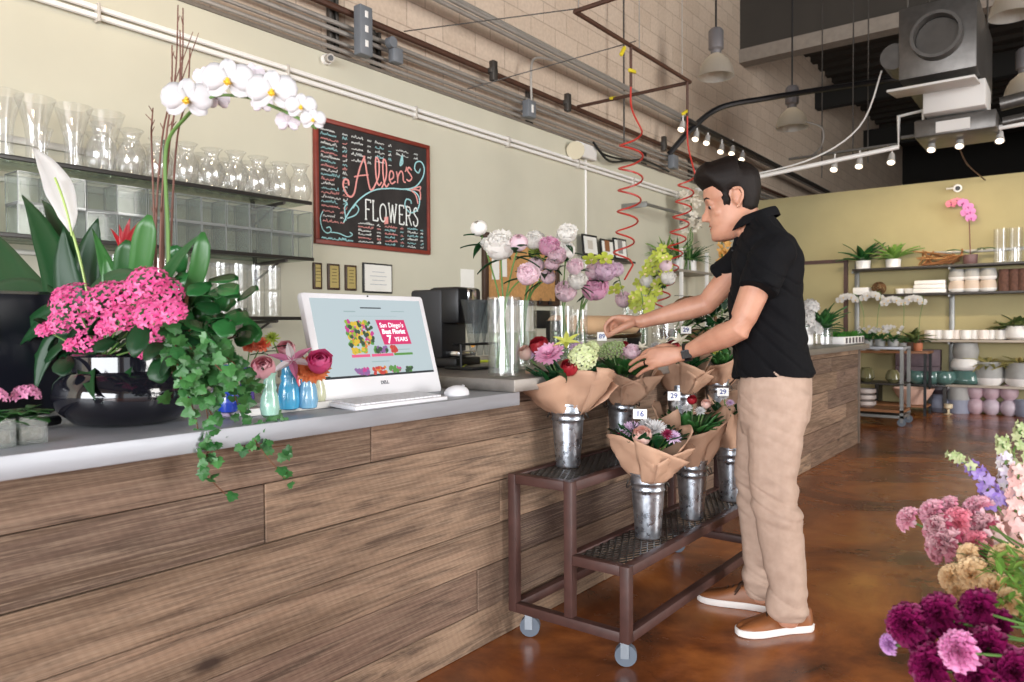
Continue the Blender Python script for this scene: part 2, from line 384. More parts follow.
# ------------------------------------------------------------------ shell
struct('floor', MB().box((-4.3, -7, -.1), (9, 24, 0)), FLOOR)
struct('wall_left', MB().box((-4.3, -7, 0), (-4.13, 24, 6.2)), BLOCK)
struct('trim_1', MB().box((-4.13, -7, 0), (-4.07, 11.2, 3.0)), PLASTER)        # plastered lining up to 3 m
struct('trim_2', MB().box((-4.13, -7, 3.0), (-4.06, 11.2, 3.022)), M('lining_cap', '#6d655b', .7, var=.15))
struct('wall_back', MB().box((-4.07, 11.1, 0), (3.0, 11.22, 3.0)), OLIVE)
struct('wall_far', MB().box((-4.3, 23.8, 0), (9, 24, 6.2)), DARK)
cm = MB().box((-4.3, -7, 6.2), (9, 24, 6.3))
for k in range(60): cm.box((-4.3, -6.8+k*.5, 6.12), (9, -6.6+k*.5, 6.2))
struct('ceiling', cm, DECK)
bm_ = MB().box((-4.13, 11.0, 5.08), (9, 11.25, 5.28)); struct('beam_1', bm_, BEAM)
struct('wall_bulkhead', MB().box((-4.13, 11.05, 5.28), (9, 11.2, 6.12)), DECK)
bj = MB()
for yy in (15, 19): bj.box((-4.13, yy, 5.3), (9, yy+.2, 5.7))
struct('beam_2', bj, DARK)
# storefront side and the front of the shop: walls round assumed wide glazed openings, none of it in view
wr = MB().box((8.8, -7, 3.6), (9, 24, 6.2)); wr.box((8.8, 9, 0), (9, 24, 3.6)); wr.box((8.8, -7, 0), (9, -5.5, 3.6)); struct('wall_right', wr, PLASTER)
wf = MB().box((-4.3, -7.2, 3.6), (9, -7, 6.2)); wf.box((-4.3, -7.2, 0), (-3, -7, 3.6)); wf.box((8, -7.2, 0), (9, -7, 3.6)); struct('wall_front', wf, PLASTER)

# ------------------------------------------------------------------ camera, sky, lights
cd = bpy.data.cameras.new('camera'); co = bpy.data.objects.new('camera', cd); COL.objects.link(co); SC.camera = co
cd.sensor_width = 36; cd.lens = F/1024*36; cd.clip_start = .05
rt, dn, fw = [V((_X[i], _Y[i], _Z[i])) for i in range(3)]
co.matrix_world = T(CAMP) @ Matrix((rt, -dn, -fw)).transposed().to_4x4()
cd.dof.use_dof = True; cd.dof.focus_distance = 2.75; cd.dof.aperture_fstop = 5.0
w = bpy.data.worlds.new('sky'); SC.world = w; w.use_nodes = True
w.node_tree.nodes['Background'].inputs[0].default_value = (.90, .95, 1, 1); w.node_tree.nodes['Background'].inputs[1].default_value = .9
def area(name, loc, d, sx, sy, power, col):
    l = bpy.data.lights.new(name, 'AREA'); l.shape = 'RECTANGLE'; l.size = sx; l.size_y = sy; l.energy = power; l.color = col
    o = bpy.data.objects.new(name, l); COL.objects.link(o); o.matrix_world = T(loc) @ basis(-V(d)); return o
area('assumed_window_daylight', (8.6, 4.8, 1.9), (-1, 0, -.05), 3.2, 14, 1150, (1, .97, .93))  # area lamp for daylight from assumed side windows out of view
area('assumed_window_daylight_front', (1.5, -6.8, 1.9), (-.1, 1, -.03), 9, 3.2, 760, (.95, .97, 1))  # area lamp for daylight from assumed front windows behind the camera
l_ = bpy.data.lights.new('assumed_warm_spot', 'SPOT'); l_.energy = 40; l_.color = (1, .78, .52); l_.spot_size = R(80); l_.spot_blend = 1; l_.shadow_soft_size = .15; o_ = bpy.data.objects.new('assumed_warm_spot', l_); COL.objects.link(o_); o_.matrix_world = T(-2.3, 1.3, 4.0) @ basis(-(V((-4.07, 1.9, 2.3))-V((-2.3, 1.3, 4.0))))  # assumed warm spot with no fixture, added for the glow on the left wall
SC.view_settings.view_transform = 'Standard'; SC.view_settings.look = 'None'; SC.view_settings.gamma = 1; SC.view_settings.exposure = .80
SC.view_settings.use_curve_mapping = False
SC.cycles.max_bounces = 10; SC.cycles.transparent_max_bounces = 24; SC.cycles.caustics_reflective = False; SC.cycles.caustics_refractive = False
SC.cycles.use_denoising = True; SC.cycles.sample_clamp_indirect = 6

# ------------------------------------------------------------------ counter
XF = -1.69
def planks(x, y0, y1, z0, z1, rows, seed, th=.022, sgn=1):
    rg = random.Random(seed); mb = MB(); z = z0; hs = [rg.uniform(.8, 1.25) for _ in range(rows)]; k = (z1-z0)/sum(hs)
    for h in hs:
        y = y0
        while y < y1-.01:
            L = rg.uniform(1.5, 3.2); e = min(y1, y+L)
            if y1-e < .35: e = y1
            d = rg.uniform(-.003, .003); mb.box((x-th+d, y+.0012, z+.0012), (x+d, e-.0012, z+h*k-.0012), bev=.003); y = e
        z += h*k
    return mb
ct = thing('service_counter', 'long service counter clad in weathered brown wooden planks', 'counter', (XF, 3.0, 0))
mb = MB(); mb.box((-1.05, -3.6, 0), (-.03, -.9, .860)); mb.box((-1.30, -.868, 0), (-.03, 4.62, .905)); mb.build('carcass', M('counter_carcass', '#3c2f27', .8), ct, False)
planks(0, -3.6, 4.6, .0, .860, 6, 3).build('plank_front', PLANK, ct, False)
planks(0, -.866, 4.6, .8605, .905, 1, 5).build('plank_front', PLANK, ct, False)
mb = MB().box((-1.30, 4.6205, 0), (.012, 4.65, .905), bev=.004); mb.build('end_panel', M('end_trim', '#6a5c50', .6, var=.15), ct)
solid('countertop', 'pale grey metal countertop carrying the computer and planter', 'countertop', MB().box((-1.0, -3.6, .862), (.084, -.87, .91), bev=.003), STEEL, (XF, 3, 0))
solid('raised_worktop', 'darker raised metal worktop slab carrying the tall peony vases', 'countertop', MB().box((-1.32, -.91, .9105), (.09, 4.66, .956), bev=.003), SLATE, (XF, 3, 0))
# ------------------------------------------------------------------ wall rail, conduits, pipes
XW = -4.07
t = thing('wall_rail', 'white double rail running along the beige wall above the chalkboard', 'rail', (XW, 4, 2.78))
mb = MB().tube([(.025, -5, .022), (.025, 5.2, .022)], .016, 8); mb.tube([(.025, -5, -.022), (.025, 5.2, -.022)], .016, 8); mb.build('rail_tube', WHITE, t)
for k in range(8):
    mb = MB().box((.0, -3.4+k*1.15, -.05), (.048, -3.385+k*1.15, .045), bev=.003); mb.build('rail_clip', M('clip', '#b9b2a8', .4), t)
def pipe(name, label, cat, pts, r, mat, group=None, n=8): return solid(name, label, cat, MB().tube(pts, r, n), mat, None, group)
xc = -4.02; names = ['topmost of the thin grey conduits along the block wall', 'second grey conduit along the block wall from the top', 'third grey conduit along the block wall from the top', 'lowest thin grey conduit along the block wall just above the beige lining']
for nm, z, r in zip(names, (3.22, 3.17, 3.095, 3.045), (.017, .017, .013, .015)):
    pipe('electrical_conduit', nm, 'conduit', [(xc-.03, -2, z), (xc-.03, 16, z)], r, CONDUIT, 'grey conduits clipped to the block wall')
pipe('gas_pipe', 'thick dark brown pipe along the block wall above the grey conduits', 'pipe', [(xc-.02, -2, 3.32), (xc-.02, 18, 3.32)], .024, RUST)
for z, x, l in ((3.69, -3.88, 'highest grey conduit of the upper bundle'), (3.652, -3.86, 'middle grey conduit of the upper bundle'), (3.625, -3.90, 'lowest grey conduit of the upper bundle')):
    pipe('conduit_run', l+' high on the block wall', 'conduit', [(x, 1, z), (x, 20, z)], .019, CONDUIT, 'upper bundle of conduits')
for y, z0, z1, l in ((3.33, 3.03, 3.62, 'left'), (3.72, 3.03, 3.30, 'mid'), (5.62, 3.03, 3.34, 'r'), (7.9, 3.02, 3.2, 'q'), (9.2, 3.0, 3.32, 'qq')):
    lab = {'left': 'tall slotted strut behind the conduits left of the grey panel box', 'mid': 'short slotted strut just right of the grey panel box', 'r': 'slotted strut by the curved conduit and small box', 'q': 'slotted strut on the block wall behind the first coil hose', 'qq': 'slotted strut behind the second coil hose'}[l]
    mb = MB()
    for dy in (-.028, .028): mb.box((0, dy-.012, 0), (.035, dy+.012, z1-z0), bev=.002)
    mb.box((0, -.03, 0), (.012, .03, z1-z0)); solid('strut_channel', lab, 'bracket', mb, DKMETAL, (-4.125, y, z0), 'strut channels on the block wall')
for y, z in ((4.95, 3.32), (6.1, 3.32), (8.2, 3.32)):
    solid('pipe_strap', {4.95: 'steel strap holding the brown pipe above the chalkboard', 6.1: 'steel strap on the brown pipe left of the first coil hose', 8.2: 'steel strap on the brown pipe between the two coil hoses'}[y], 'bracket', MB().box((-.02, -.03, -.085), (.03, .03, .085), bev=.006).box((-.03, -.045, -.02), (.02, .045, .02), bev=.004), DKMETAL, (-4.03+.03, y, z), 'pipe straps')
t = thing('junction_box', 'tall grey electrical panel box with three slots over the conduits', 'electrical box', (-3.99, 3.47, 3.02))
MB().box((0, -.055, 0), (.07, .055, .335), bev=.004).build('box_body', M('grey_box', '#6f7378', .5, var=.06), t)
for k in range(3): MB().box((.068, -.014, .055+k*.1), (.073, .014, .10+k*.1), bev=.002).build('slot', WHITE, t)
t = thing('junction_box', 'round grey conduit fitting box right of the tall panel box', 'electrical box', (-3.98, 3.79, 3.06))
MB().box((-.02, -.05, 0), (.04, .05, .11), bev=.01).build('box_body', _mats['grey_box'], t); MB().tube([(.0, -.06, .13), (.05, -.06, .13)], .04, 12).build('fitting', _mats['grey_box'], t)
t = thing('junction_box', 'small grey switch box where the curved conduit comes down', 'electrical box', (-3.99, 5.45, 3.03))
MB().box((-.03, -.06, 0), (.04, .06, .15), bev=.006).build('box_body', _mats['grey_box'], t); MB().box((.04, -.015, .04), (.046, .015, .11), bev=.003).build('switch', WHITE, t)
pipe('curved_conduit', 'grey conduit bending down from the upper bundle to the small box', 'conduit', spline([(-3.96, 5.45, 3.18), (-3.96, 5.45, 3.48), (-3.95, 5.52, 3.58), (-3.9, 5.7, 3.6)]), .011, CONDUIT)
t = thing('junction_box', 'small grey box at the end of the black hose near the second coil', 'electrical box', (-3.98, 8.4, 3.05))
MB().box((-.03, -.07, 0), (.05, .07, .16), bev=.006).build('box_body', _mats['grey_box'], t)
t = thing('wall_camera', 'small round beige wall sensor under the conduits above the chalkboard', 'sensor', at(325, 60, x=XW))
MB().tube([(0, 0, 0), (.03, 0, 0)], .035, 14).build('mount', WHITE, t); MB().tube([(.03, 0, 0), (.05, -.005, 0), (.085, -.02, -.01)], [.03, .028, .028], 14).build('lens_housing', M('sensor_grey', '#a9a197', .4), t); MB().tube([(.085, -.02, -.01), (.089, -.021, -.011)], .018, 12).build('lens', BLACK, t)
t = thing('emergency_light', 'white wall light with a lamp head at the top of the beige wall', 'light', at(575, 148, x=XW))
MB().box((0, -.05, -.09), (.07, .32, .06), bev=.02).build('housing', WHITE, t); MB().tube([(.04, -.06, -.02), (.09, -.13, -.06)], [.07, .09], 14).build('lamp_head', M('lamp_beige', '#cfc5ab', .4), t)
for k in range(2): pipe('loose_cable', ['dark looped cable hanging off the wall light along the lining edge', 'second dark cable drooping behind the looped one'][k], 'cable', spline([(-3.98, 6.55, 3.02), (-3.97, 6.75+.1*k, 2.93-.05*k), (-3.97, 7.3, 2.96), (-3.98, 7.7, 3.03), (-3.98, 8.3, 3.0)]), .012, BLACK)
pipe('cable_duct', 'thin white vertical cable duct below the wall light', 'duct', [(XW+.01, 6.53, 1.0), (XW+.01, 6.53, 2.95)], .012, WHITE)
# hanging air pipe frame with two coiled red hoses
XH = -2.82
t = thing('air_pipe', 'brown hanging air pipe frame with yellow valve tags', 'pipe', (XH, 5.4, 3.335))
mb = MB().tube([(0, -1.0, 0), (0, .92, 0)], .017, 8); mb.build('long_pipe', RUST, t)
MB().tube([(0, .92, 0), (-1.2, .92, .0)], .017, 8).build('wall_branch', RUST, t)
MB().tube([(0, -1.0, 0), (1.1, -1.0, .02)], .017, 8).build('cross_pipe', RUST, t)
for y, dz in ((-.19, .0), (.86, 0)): MB().tube([(.0, y, .0), (0, y, -.32)], .012, 8).build('drop_pipe', RUST, t)
for p, a in (((0, -.32, -.08), .9), ((-.8, .92, .01), .3), ((0, .8, -.3), .5), ((0.01, -.19, -.2), .1)):
    MB().box((-.01, -.05, -.012), (.012, .05, .014), T(p) @ Rx(a), bev=.004).build('valve_tag', M('yellow_tag', '#d6c328', .45), t)
for y in (-.95, -.05, .75): MB().tube([(0, y, .02), (0, y, 2.75)], .005, 6).build('hanger_rod', CONDUIT, t)
REDH = M('red_hose', '#b9362c', .35)
def coil(label, x, y, ztop, z0, z1, turns, r, tail, drift=0):
    pts = spline([(x, y, ztop), (x+.005, y, (ztop+z0)/2), (x+r, y, z0)], 5); n = turns*14
    for i in range(n+1):
        t_ = i/n; a = 2*PI*turns*t_; rr = r*(1+.12*math.sin(5*t_)); pts.append(V((x+drift*t_+rr*math.cos(a)+.03*math.sin(3*t_), y+rr*math.sin(a), z0+(z1-z0)*t_**.92)))
    pts += [V(p) for p in tail]; pipe('coil_hose', label, 'hose', pts, .0075, REDH, None, 6)
coil('larger coiled red air hose hanging left of the man over the vases', XH, 5.21, 3.02, 2.68, 1.66, 6, .085, [(XH+.02, 5.2, 1.62), (XH+.0, 5.1, 1.5)], -.09)
coil('coiled red air hose hanging further back just left of the man', XH, 6.26, 3.02, 2.50, 1.30, 9, .07, [(XH-.32, 6.2, 1.25), (XH-.36, 6.15, 1.2)], -.28)
for a, b, l in (((-4.05, 3.95, 3.36), (-2.82, 4.42, 3.36), 'thin brace wire from the wall to the air pipe corner'), ((-4.1, 4.65, 3.1), (-2.82, 5.3, 3.4), 'thin brace wire crossing the upper conduit bundle')):
    pipe('brace_wire', l, 'wire', [a, b], .0045, DKMETAL)
pipe('vertical_rod', 'thin dark vertical rod in front of the block wall between the coil hoses', 'rod', [(-3.9, 7.05, 3.05), (-3.9, 7.05, 6.1)], .010, DKMETAL)
# ------------------------------------------------------------------ lettering helpers
def text_mb(body, size, Mx=None, ext=.0006, bold=False, sx=1):
    cu = bpy.data.curves.new('tmp_text', 'FONT'); cu.body = body; cu.size = size; cu.align_x = 'CENTER'; cu.align_y = 'CENTER'; cu.extrude = ext; cu.resolution_u = 3
    if bold: cu.offset = size*.022
    o = bpy.data.objects.new('tmp_text', cu); COL.objects.link(o); dg = bpy.context.evaluated_depsgraph_get(); me = o.evaluated_get(dg).to_mesh()
    mb = MB(); mb.add([(v.co.x*sx, v.co.y, v.co.z) for v in me.vertices], [tuple(p.vertices) for p in me.polygons], Mx)
    o.evaluated_get(dg).to_mesh_clear(); bpy.data.objects.remove(o); bpy.data.curves.remove(cu); return mb
def stroke(mb, pts, r, Mx, n=5, sm=6):
    p = spline([(x, y, 0) for x, y in pts], sm) if len(pts) > 2 else [V((x, y, 0)) for x, y in pts]; mb.tube(p, r, n, True, Mx @ S(1, 1, .35))
def scrib(mb, x, y, L, h, Mx, r, rg):
    """a word of handwriting too small to read"""
    p = [(x, y)]; k = 0
    while x < L[1]:
        x += h*rg.uniform(.22, .45); k += 1; p.append((x, y+h*rg.choice([.0, .5, .55, .95, .45]) if k % 2 else y+h*rg.uniform(-.05, .12)))
    stroke(mb, p, r, Mx, 3, 2)
# ------------------------------------------------------------------ chalkboard: local x along the wall (+Y), y up, z out of the wall
BY0, BY1, BZ0, BZ1 = 3.118, 4.212, 1.705, 2.555; bw = BY1-BY0; bh = BZ1-BZ0
t = thing('chalkboard', 'large red-framed chalkboard with chalk lettering hung on the beige wall', 'chalkboard', (XW+.002, BY0, BZ0))
WM = Matrix(((0, 0, 1, 0), (1, 0, 0, 0), (0, 1, 0, 0), (0, 0, 0, 1)))         # (x,y,z) -> (wall out, along, up)
bd = MB().box((.02, .02, .0), (bw-.02, bh-.02, .016), WM)
t_ = NT('slate_board'); n_ = t_.noise(t_.coord(), 6, 6, .7); t_.link(t_.ramp(n_, [(.35, lin('#201c1b')), (.75, lin('#35302e'))]), t_.b.inputs['Base Color']); t_.set(Roughness=.85)
bd.build('board', t_.m, t, False)
fr = MB()
for a, b in (((0, 0, 0), (bw, .03, .028)), ((0, bh-.03, 0), (bw, bh, .028)), ((0, .03, 0), (.03, bh-.03, .028)), ((bw-.03, .03, 0), (bw, bh-.03, .028))): fr.box(a, b, WM, .004)
fr.build('frame', M('red_brown_frame', '#7c2f22', .5, var=.2), t)
CH_W = M('white_chalk', '#e4e6e2', .9); CH_B = M('blue_chalk', '#9fd0d4', .9); CH_P = M('pink_chalk', '#e39a94', .9)
def C(x, y): return (x*bw, (1-y)*bh)                                            # board fractions, y down
BM = WM @ T(0, 0, .0175)
DYB = -.07
def cs(mb, pts, r=.0055): stroke(mb, [C(p[0], p[1]+DYB) for p in pts], r, BM)
m = MB()                                                                      # the name in looping script
cs(m, [(.40, .30), (.36, .40), (.33, .52), (.31, .62), (.28, .66), (.245, .64), (.22, .58), (.23, .53), (.26, .53), (.265, .57)], .0075)
cs(m, [(.39, .30), (.405, .36), (.42, .46), (.44, .56), (.46, .57), (.48, .54)], .0075); cs(m, [(.31, .49), (.36, .47), (.43, .45)], .0055)
for x in (.50, .565): cs(m, [(x-.02, .54), (x+.02, .44), (x+.022, .32), (x+.0, .29), (x-.008, .36), (x, .47), (x+.02, .52), (x+.045, .49)], .0065)
cs(m, [(.61, .46), (.65, .43), (.65, .385), (.625, .38), (.615, .44), (.635, .485), (.67, .46)], .0065)
cs(m, [(.68, .37), (.69, .42), (.69, .47), (.695, .41), (.72, .36), (.74, .38), (.745, .44), (.765, .45)], .0065)
cs(m, [(.825, .33), (.80, .31), (.785, .34), (.81, .37), (.825, .40), (.80, .43), (.775, .42)], .0065)
cs(m, [(.775, .31), (.772, .335), (.762, .355)], .006); m.build('chalk_name', CH_P, t)
m = MB(); cs(m, [(.735, .22), (.72, .27), (.715, .31), (.74, .28), (.735, .22)], .006); cs(m, [(.725, .29), (.732, .24)], .006)
cs(m, [(.22, .88), (.27, .78), (.36, .66), (.48, .57), (.62, .53), (.76, .51), (.86, .47), (.93, .38), (.95, .29), (.92, .235), (.87, .25), (.855, .31), (.89, .34), (.91, .30)], .0055)
cs(m, [(.24, .86), (.23, .76), (.25, .72), (.22, .70)], .005); cs(m, [(.25, .84), (.32, .80), (.345, .75), (.32, .72), (.30, .75)], .005)
cs(m, [(.76, .51), (.86, .52), (.90, .58), (.88, .67), (.81, .71), (.76, .66), (.77, .60), (.81, .60), (.82, .63)], .0055)
m.build('chalk_swirl', CH_B, t)
m = MB()
for q in ([(.80, .50), (.86, .54), (.885, .62)], [(.82, .50), (.90, .50), (.91, .58)], [(.84, .49), (.91, .46), (.90, .50)]): cs(m, q, .006)
m.build('chalk_blossom', CH_P, t)
LET = {'F': ([[(0, 0), (0, 1)], [(0, 1), (.62, 1), (.62, .86)], [(0, .52), (.45, .52)], [(-.12, 0), (.14, 0)]], .8), 'L': ([[(0, 0), (0, 1)], [(-.12, 1), (.14, 1)], [(-.05, 0), (.6, 0), (.6, .16)]], .75),
       'O': ([[(.4, 1), (.1, .85), (0, .5), (.1, .15), (.4, 0), (.7, .15), (.8, .5), (.7, .85), (.4, 1)]], 1.0), 'W': ([[(0, 1), (.28, 0)], [(.28, 0), (.5, .95)], [(.5, .95), (.74, 0)], [(.74, 0), (1.02, 1)], [(-.1, 1), (.12, 1)], [(.9, 1), (1.14, 1)]], 1.25),
       'E': ([[(0, 0), (0, 1)], [(0, 1), (.6, 1), (.6, .86)], [(0, .52), (.45, .52)], [(0, 0), (.62, 0), (.62, .15)]], .82), 'R': ([[(0, 0), (0, 1)], [(0, 1), (.45, .98), (.6, .76), (.45, .52), (0, .5)], [(.3, .5), (.72, 0)], [(-.12, 0), (.14, 0)]], .88), 'S': ([[(.58, .82), (.4, 1), (.12, .92), (.08, .7), (.32, .54), (.58, .36), (.54, .1), (.28, 0), (.02, .1), (0, .25)]], .7)}
m = MB(); x = .405; LH = .165
for ch in 'FLOWERS':
    st, wd = LET[ch]; lh = LH*(1.0 if ch != 'O' else .92)
    for s_ in st:
        p = [(x+px*.068, .825-py*lh-(x-.4)*.0) for px, py in s_]
        (cs if ch in 'OS' else lambda mb, q, r: [stroke(mb, [C(q[i][0], q[i][1]+DYB), C(q[i+1][0], q[i+1][1]+DYB)], r, BM) for i in range(len(q)-1)])(m, p, .0058)
    x += wd*.079
m.build('chalk_flowers_word', CH_W, t)
m = MB()
for k in range(5): cs(m, [(.565, .84-.012*k), (.60, .83-.012*k)], .006)
m.build('chalk_petal_fill', CH_P, t)
rg = random.Random(4)
def column(name, x0, x1, y0, y1, n, mats, h=.017, price=True):
    for mi, mt in enumerate(mats):
        mb = MB()
        for k in range(n):
            if rg.random() < .0 or k % len(mats) != mi: continue
            yy = y0+(y1-y0)*k/(n-1); a = C(x0, yy); b = C(x0+(x1-x0)*rg.uniform(.5, .72), yy); scrib(mb, a[0], a[1], (a[0], b[0]), h*1.3, BM, .0023, rg)
            if price: a = C(x0+(x1-x0)*.84, yy); b = C(x1, yy); scrib(mb, a[0], a[1], (a[0], b[0]), h*1.3, BM, .0023, rg)
        mb.build(name, mt, t)
column('chalk_lettering', .05, .25, .10, .70, 18, [CH_W, CH_B, CH_P]); column('chalk_lettering', .29, .45, .10, .29, 5, [CH_W]); column('chalk_lettering', .49, .63, .10, .26, 5, [CH_W, CH_B])
column('chalk_lettering', .68, .88, .115, .155, 2, [CH_W]); column('chalk_lettering', .06, .22, .74, .82, 3, [CH_P, CH_W]); column('chalk_lettering', .34, .53, .80, .95, 6, [CH_W, CH_P, CH_W], .014)
column('chalk_lettering', .57, .74, .80, .95, 6, [CH_P, CH_B], .014); column('chalk_lettering', .78, .93, .79, .95, 6, [CH_B, CH_W], .014)
m = MB(); DYB = 0; cs(m, [(.06, .74), (.04, .80), (.055, .88), (.09, .91), (.12, .89), (.11, .86), (.085, .87)], .004); cs(m, [(.12, .90), (.18, .90), (.25, .92), (.29, .90), (.27, .88)], .004); m.build('chalk_flourish', CH_B, t)
m = MB(); a = C(.05, .955); b = C(.29, .955); scrib(m, a[0], a[1], (a[0], b[0]), .02, BM, .0035, rg); m.build('chalk_footer', CH_B, t)

# ------------------------------------------------------------------ plaques, certificate, notices
def framed(name, label, cat, y0, y1, z0, z1, fcol, inner, fw=.012, group=None, x=XW, lean=0):
    t = thing(name, label, cat, (x+.002, (y0+y1)/2, z0), group=group, rot=(0, -lean, 0)); w_ = y1-y0; h = z1-z0
    MB().box((0, -w_/2, 0), (.014, w_/2, h), bev=.003).build('frame', fcol, t)
    MB().box((.013, -w_/2+fw, fw), (.0165, w_/2-fw, h-fw)).build('face', inner, t, False); return t
WOODB = M('plaque_wood', '#3f2a1e', .45, var=.2); BRASS = metal('brass_plate', '#cbb878', .35, .06, m=.5); PAPER = M('paper', '#e8e6df', .7, var=.03)
for y, l in ((3.185, 'wooden award plaque with brass plate nearest the glass shelves'), (3.33, 'wooden award plaque with brass plate, middle of three'), (3.335+.13, 'wooden award plaque with brass plate next to the framed certificate')):
    pass
for (y0, y1), l in zip(((3.105, 3.175), (3.225, 3.325), (3.375, 3.475)), ('brass award plaque half hidden by the glass shelf end', 'brass award plaque on the wall, middle of the three', 'brass award plaque beside the framed certificate')):
    t = framed('award_plaque', l, 'plaque', y0, y1, 1.40, 1.578, WOODB, BRASS, .014, 'award plaques under the chalkboard')
    mb = MB()
    for k in range(5): mb.box((.0165, -.022+.004*(k % 2), .05+.022*k), (.0172, .022-.004*(k % 2), .055+.022*k))
    mb.build('engraving', M('engraving', '#6b5c30', .6), t, False)
t = framed('certificate', 'black-framed white certificate on the wall above the computer', 'certificate', 3.535, 3.815, 1.39, 1.605, BLACK, PAPER, .012)
mb = MB()
for k in range(4): mb.box((.0165, -.08+.02*(k % 2), .06+.03*k), (.0172, .08-.02*(k % 2), .064+.03*k))
mb.build('printed_lines', M('grey_print', '#a9adb5', .7), t, False)
solid('paper_notice', 'white sheet of paper pinned on the wall left of the cork board', 'paper', MB().box((0, 0, 0), (.004, .17, .33)), PAPER, (XW+.001, 4.59, 1.29))
t = thing('cork_board', 'wood-framed cork board on the wall behind the peonies', 'board', (XW+.002, 4.86, 1.33)); w_, h = 1.15, .62
MB().box((0, .02, .02), (.015, w_-.02, h-.02)).build('cork', M('cork', '#b98a55', .9, var=.15, nscale=40), t, False)
mb = MB()
for a, b in (((0, 0, 0), (.035, w_, .05)), ((0, 0, h-.05), (.035, w_, h)), ((0, 0, .05), (.035, .06, h-.05)), ((0, w_-.06, .05), (.035, w_, h-.05))): mb.box(a, b, bev=.005)
mb.build('frame', WOODB, t)
for k, (y, z) in enumerate(((.12, .22), (.25, .25))): solid('pinned_note', ['white note pinned at the left of the cork board', 'narrower white note pinned second on the cork board'][k], 'paper', MB().box((0, 0, 0), (.003, .10-.02*k, .26)), PAPER, (XW+.018, 4.86+y, 1.33+z))
for k in range(6):
    mb = MB().box((0, 0, 0), (.02, .05, .035), bev=.004); mb.tube([(.01, .01, .03), (.02, .01, .055), (.01, .04, .055), (.01, .04, .03)], .003, 5)
    solid('binder_clip', 'black binder clip along the bottom rail of the cork board', 'clip', mb, BLACK, (XW+.038, 5.0+.16*k, 1.345), 'binder clips on the cork board')
solid('black_picture', 'small black square sign on the wall under the cork board', 'sign', MB().box((0, 0, 0), (.02, .34, .17), bev=.003), BLACK, (XW+.001, 5.62, 1.12))
for k, (a, b) in enumerate((((586, 232), (601, 263)), ((604, 237), (617, 263)), ((617, 236), (630, 265)))):
    p = at(*a, x=-3.95); q = at(*b, x=-3.95); t = framed('picture_frame', ['black-framed picture leaning on the wall ledge, first from the white cable duct', 'black-framed picture with a brown print, middle on the wall ledge', 'black-framed picture on the wall ledge partly behind the coil hose'][k], 'picture', p.y, q.y, 1.852, p.z-.01, BLACK, PAPER, .022, 'pictures on the wall ledge', -3.99, R(6))
    mb = MB().box((.0168, -.06, .07), (.0175, .04, .16+.03*k)); mb.build('print', [M('pale_print', '#c8c0b2', .7), M('brown_print', '#8a5a35', .7), M('grey_print2', '#8d8a86', .7)][k], t, False)
solid('wall_ledge', 'narrow dark picture ledge on the beige wall', 'shelf', MB().box((0, 0, 0), (.12, .95, .02), bev=.003), DKMETAL, (XW, 6.45, 1.83))
# ------------------------------------------------------------------ glass shelves with vases
SXF = XW+.35
def gshelf(label, y0, y1, z):
    t = thing('glass_shelf', label, 'shelf', (XW, (y0+y1)/2, z), group='glass wall shelves'); h = (y1-y0)/2
    MB().box((.02, -h, -.012), (.35, h, 0), bev=.002).build('glass_pane', GLASSW, t)
    MB().box((.335, -h, -.016), (.356, h, .004), bev=.002).build('dark_front_edge', M('dark_edge', '#2a2725', .35), t)
    MB().box((.0, -h, -.06), (.02, h, -.035), bev=.003).build('wall_channel', M('pale_channel', '#c9c7c0', .4, metal=.4), t)
    for y in (-h+.05, -h+1.55, -h+3.05, h-.18):
        mb = MB().box((0, y-.012, -.16), (.014, y+.012, .06), bev=.002); mb.tube([(.01, y, -.03), (.33, y, -.022)], .01, 6); mb.tube([(.01, y, -.13), (.25, y, -.03)], .007, 6); mb.build('bracket', DKMETAL, t)
    return t
SZ = (1.905, 1.565, 1.205)
gshelf('top glass wall shelf holding the round and trumpet vases', -2.1, 2.84, SZ[0]); gshelf('middle glass wall shelf with stacked square vases', -2.1, 2.85, SZ[1]); gshelf('lowest glass wall shelf with stacked cylinder vases', -2.1, 2.78, SZ[2])
solid('shelf_back_rail', 'pale metal strip on the wall behind the trumpet vases', 'rail', MB().box((0, -2, 0), (.02, 1.75, .035), bev=.003), _mats['pale_channel'], (XW, 0, 2.035))
def vase_mb(prof, n=20, th=.003):
    inn = [(max(r-th, .004), z) for r, z in prof]; mb = MB(); mb.lathe(prof, n, cap0=True); mb.lathe([(inn[-1][0], prof[-1][1])]+[(r, max(z, .012)) for r, z in inn[::-1]], n, cap1=True)
    mb.lathe([prof[-1], (inn[-1][0], prof[-1][1])], n); return mb
TRUMPET = [(.038, 0), (.042, .004), (.040, .03), (.036, .10), (.044, .17), (.062, .235), (.078, .285), (.081, .292)]
GLOBE = [(.03, 0), (.045, .004), (.064, .04), (.074, .09), (.068, .14), (.045, .185), (.038, .205), (.05, .235), (.064, .25)]
CYL = [(.048, 0), (.05, .004), (.05, .21)]; SCYL = [(.047, 0), (.05, .004), (.05, .152)]
BOWL = [(.035, 0), (.06, .01), (.085, .06), (.082, .10), (.07, .13)]
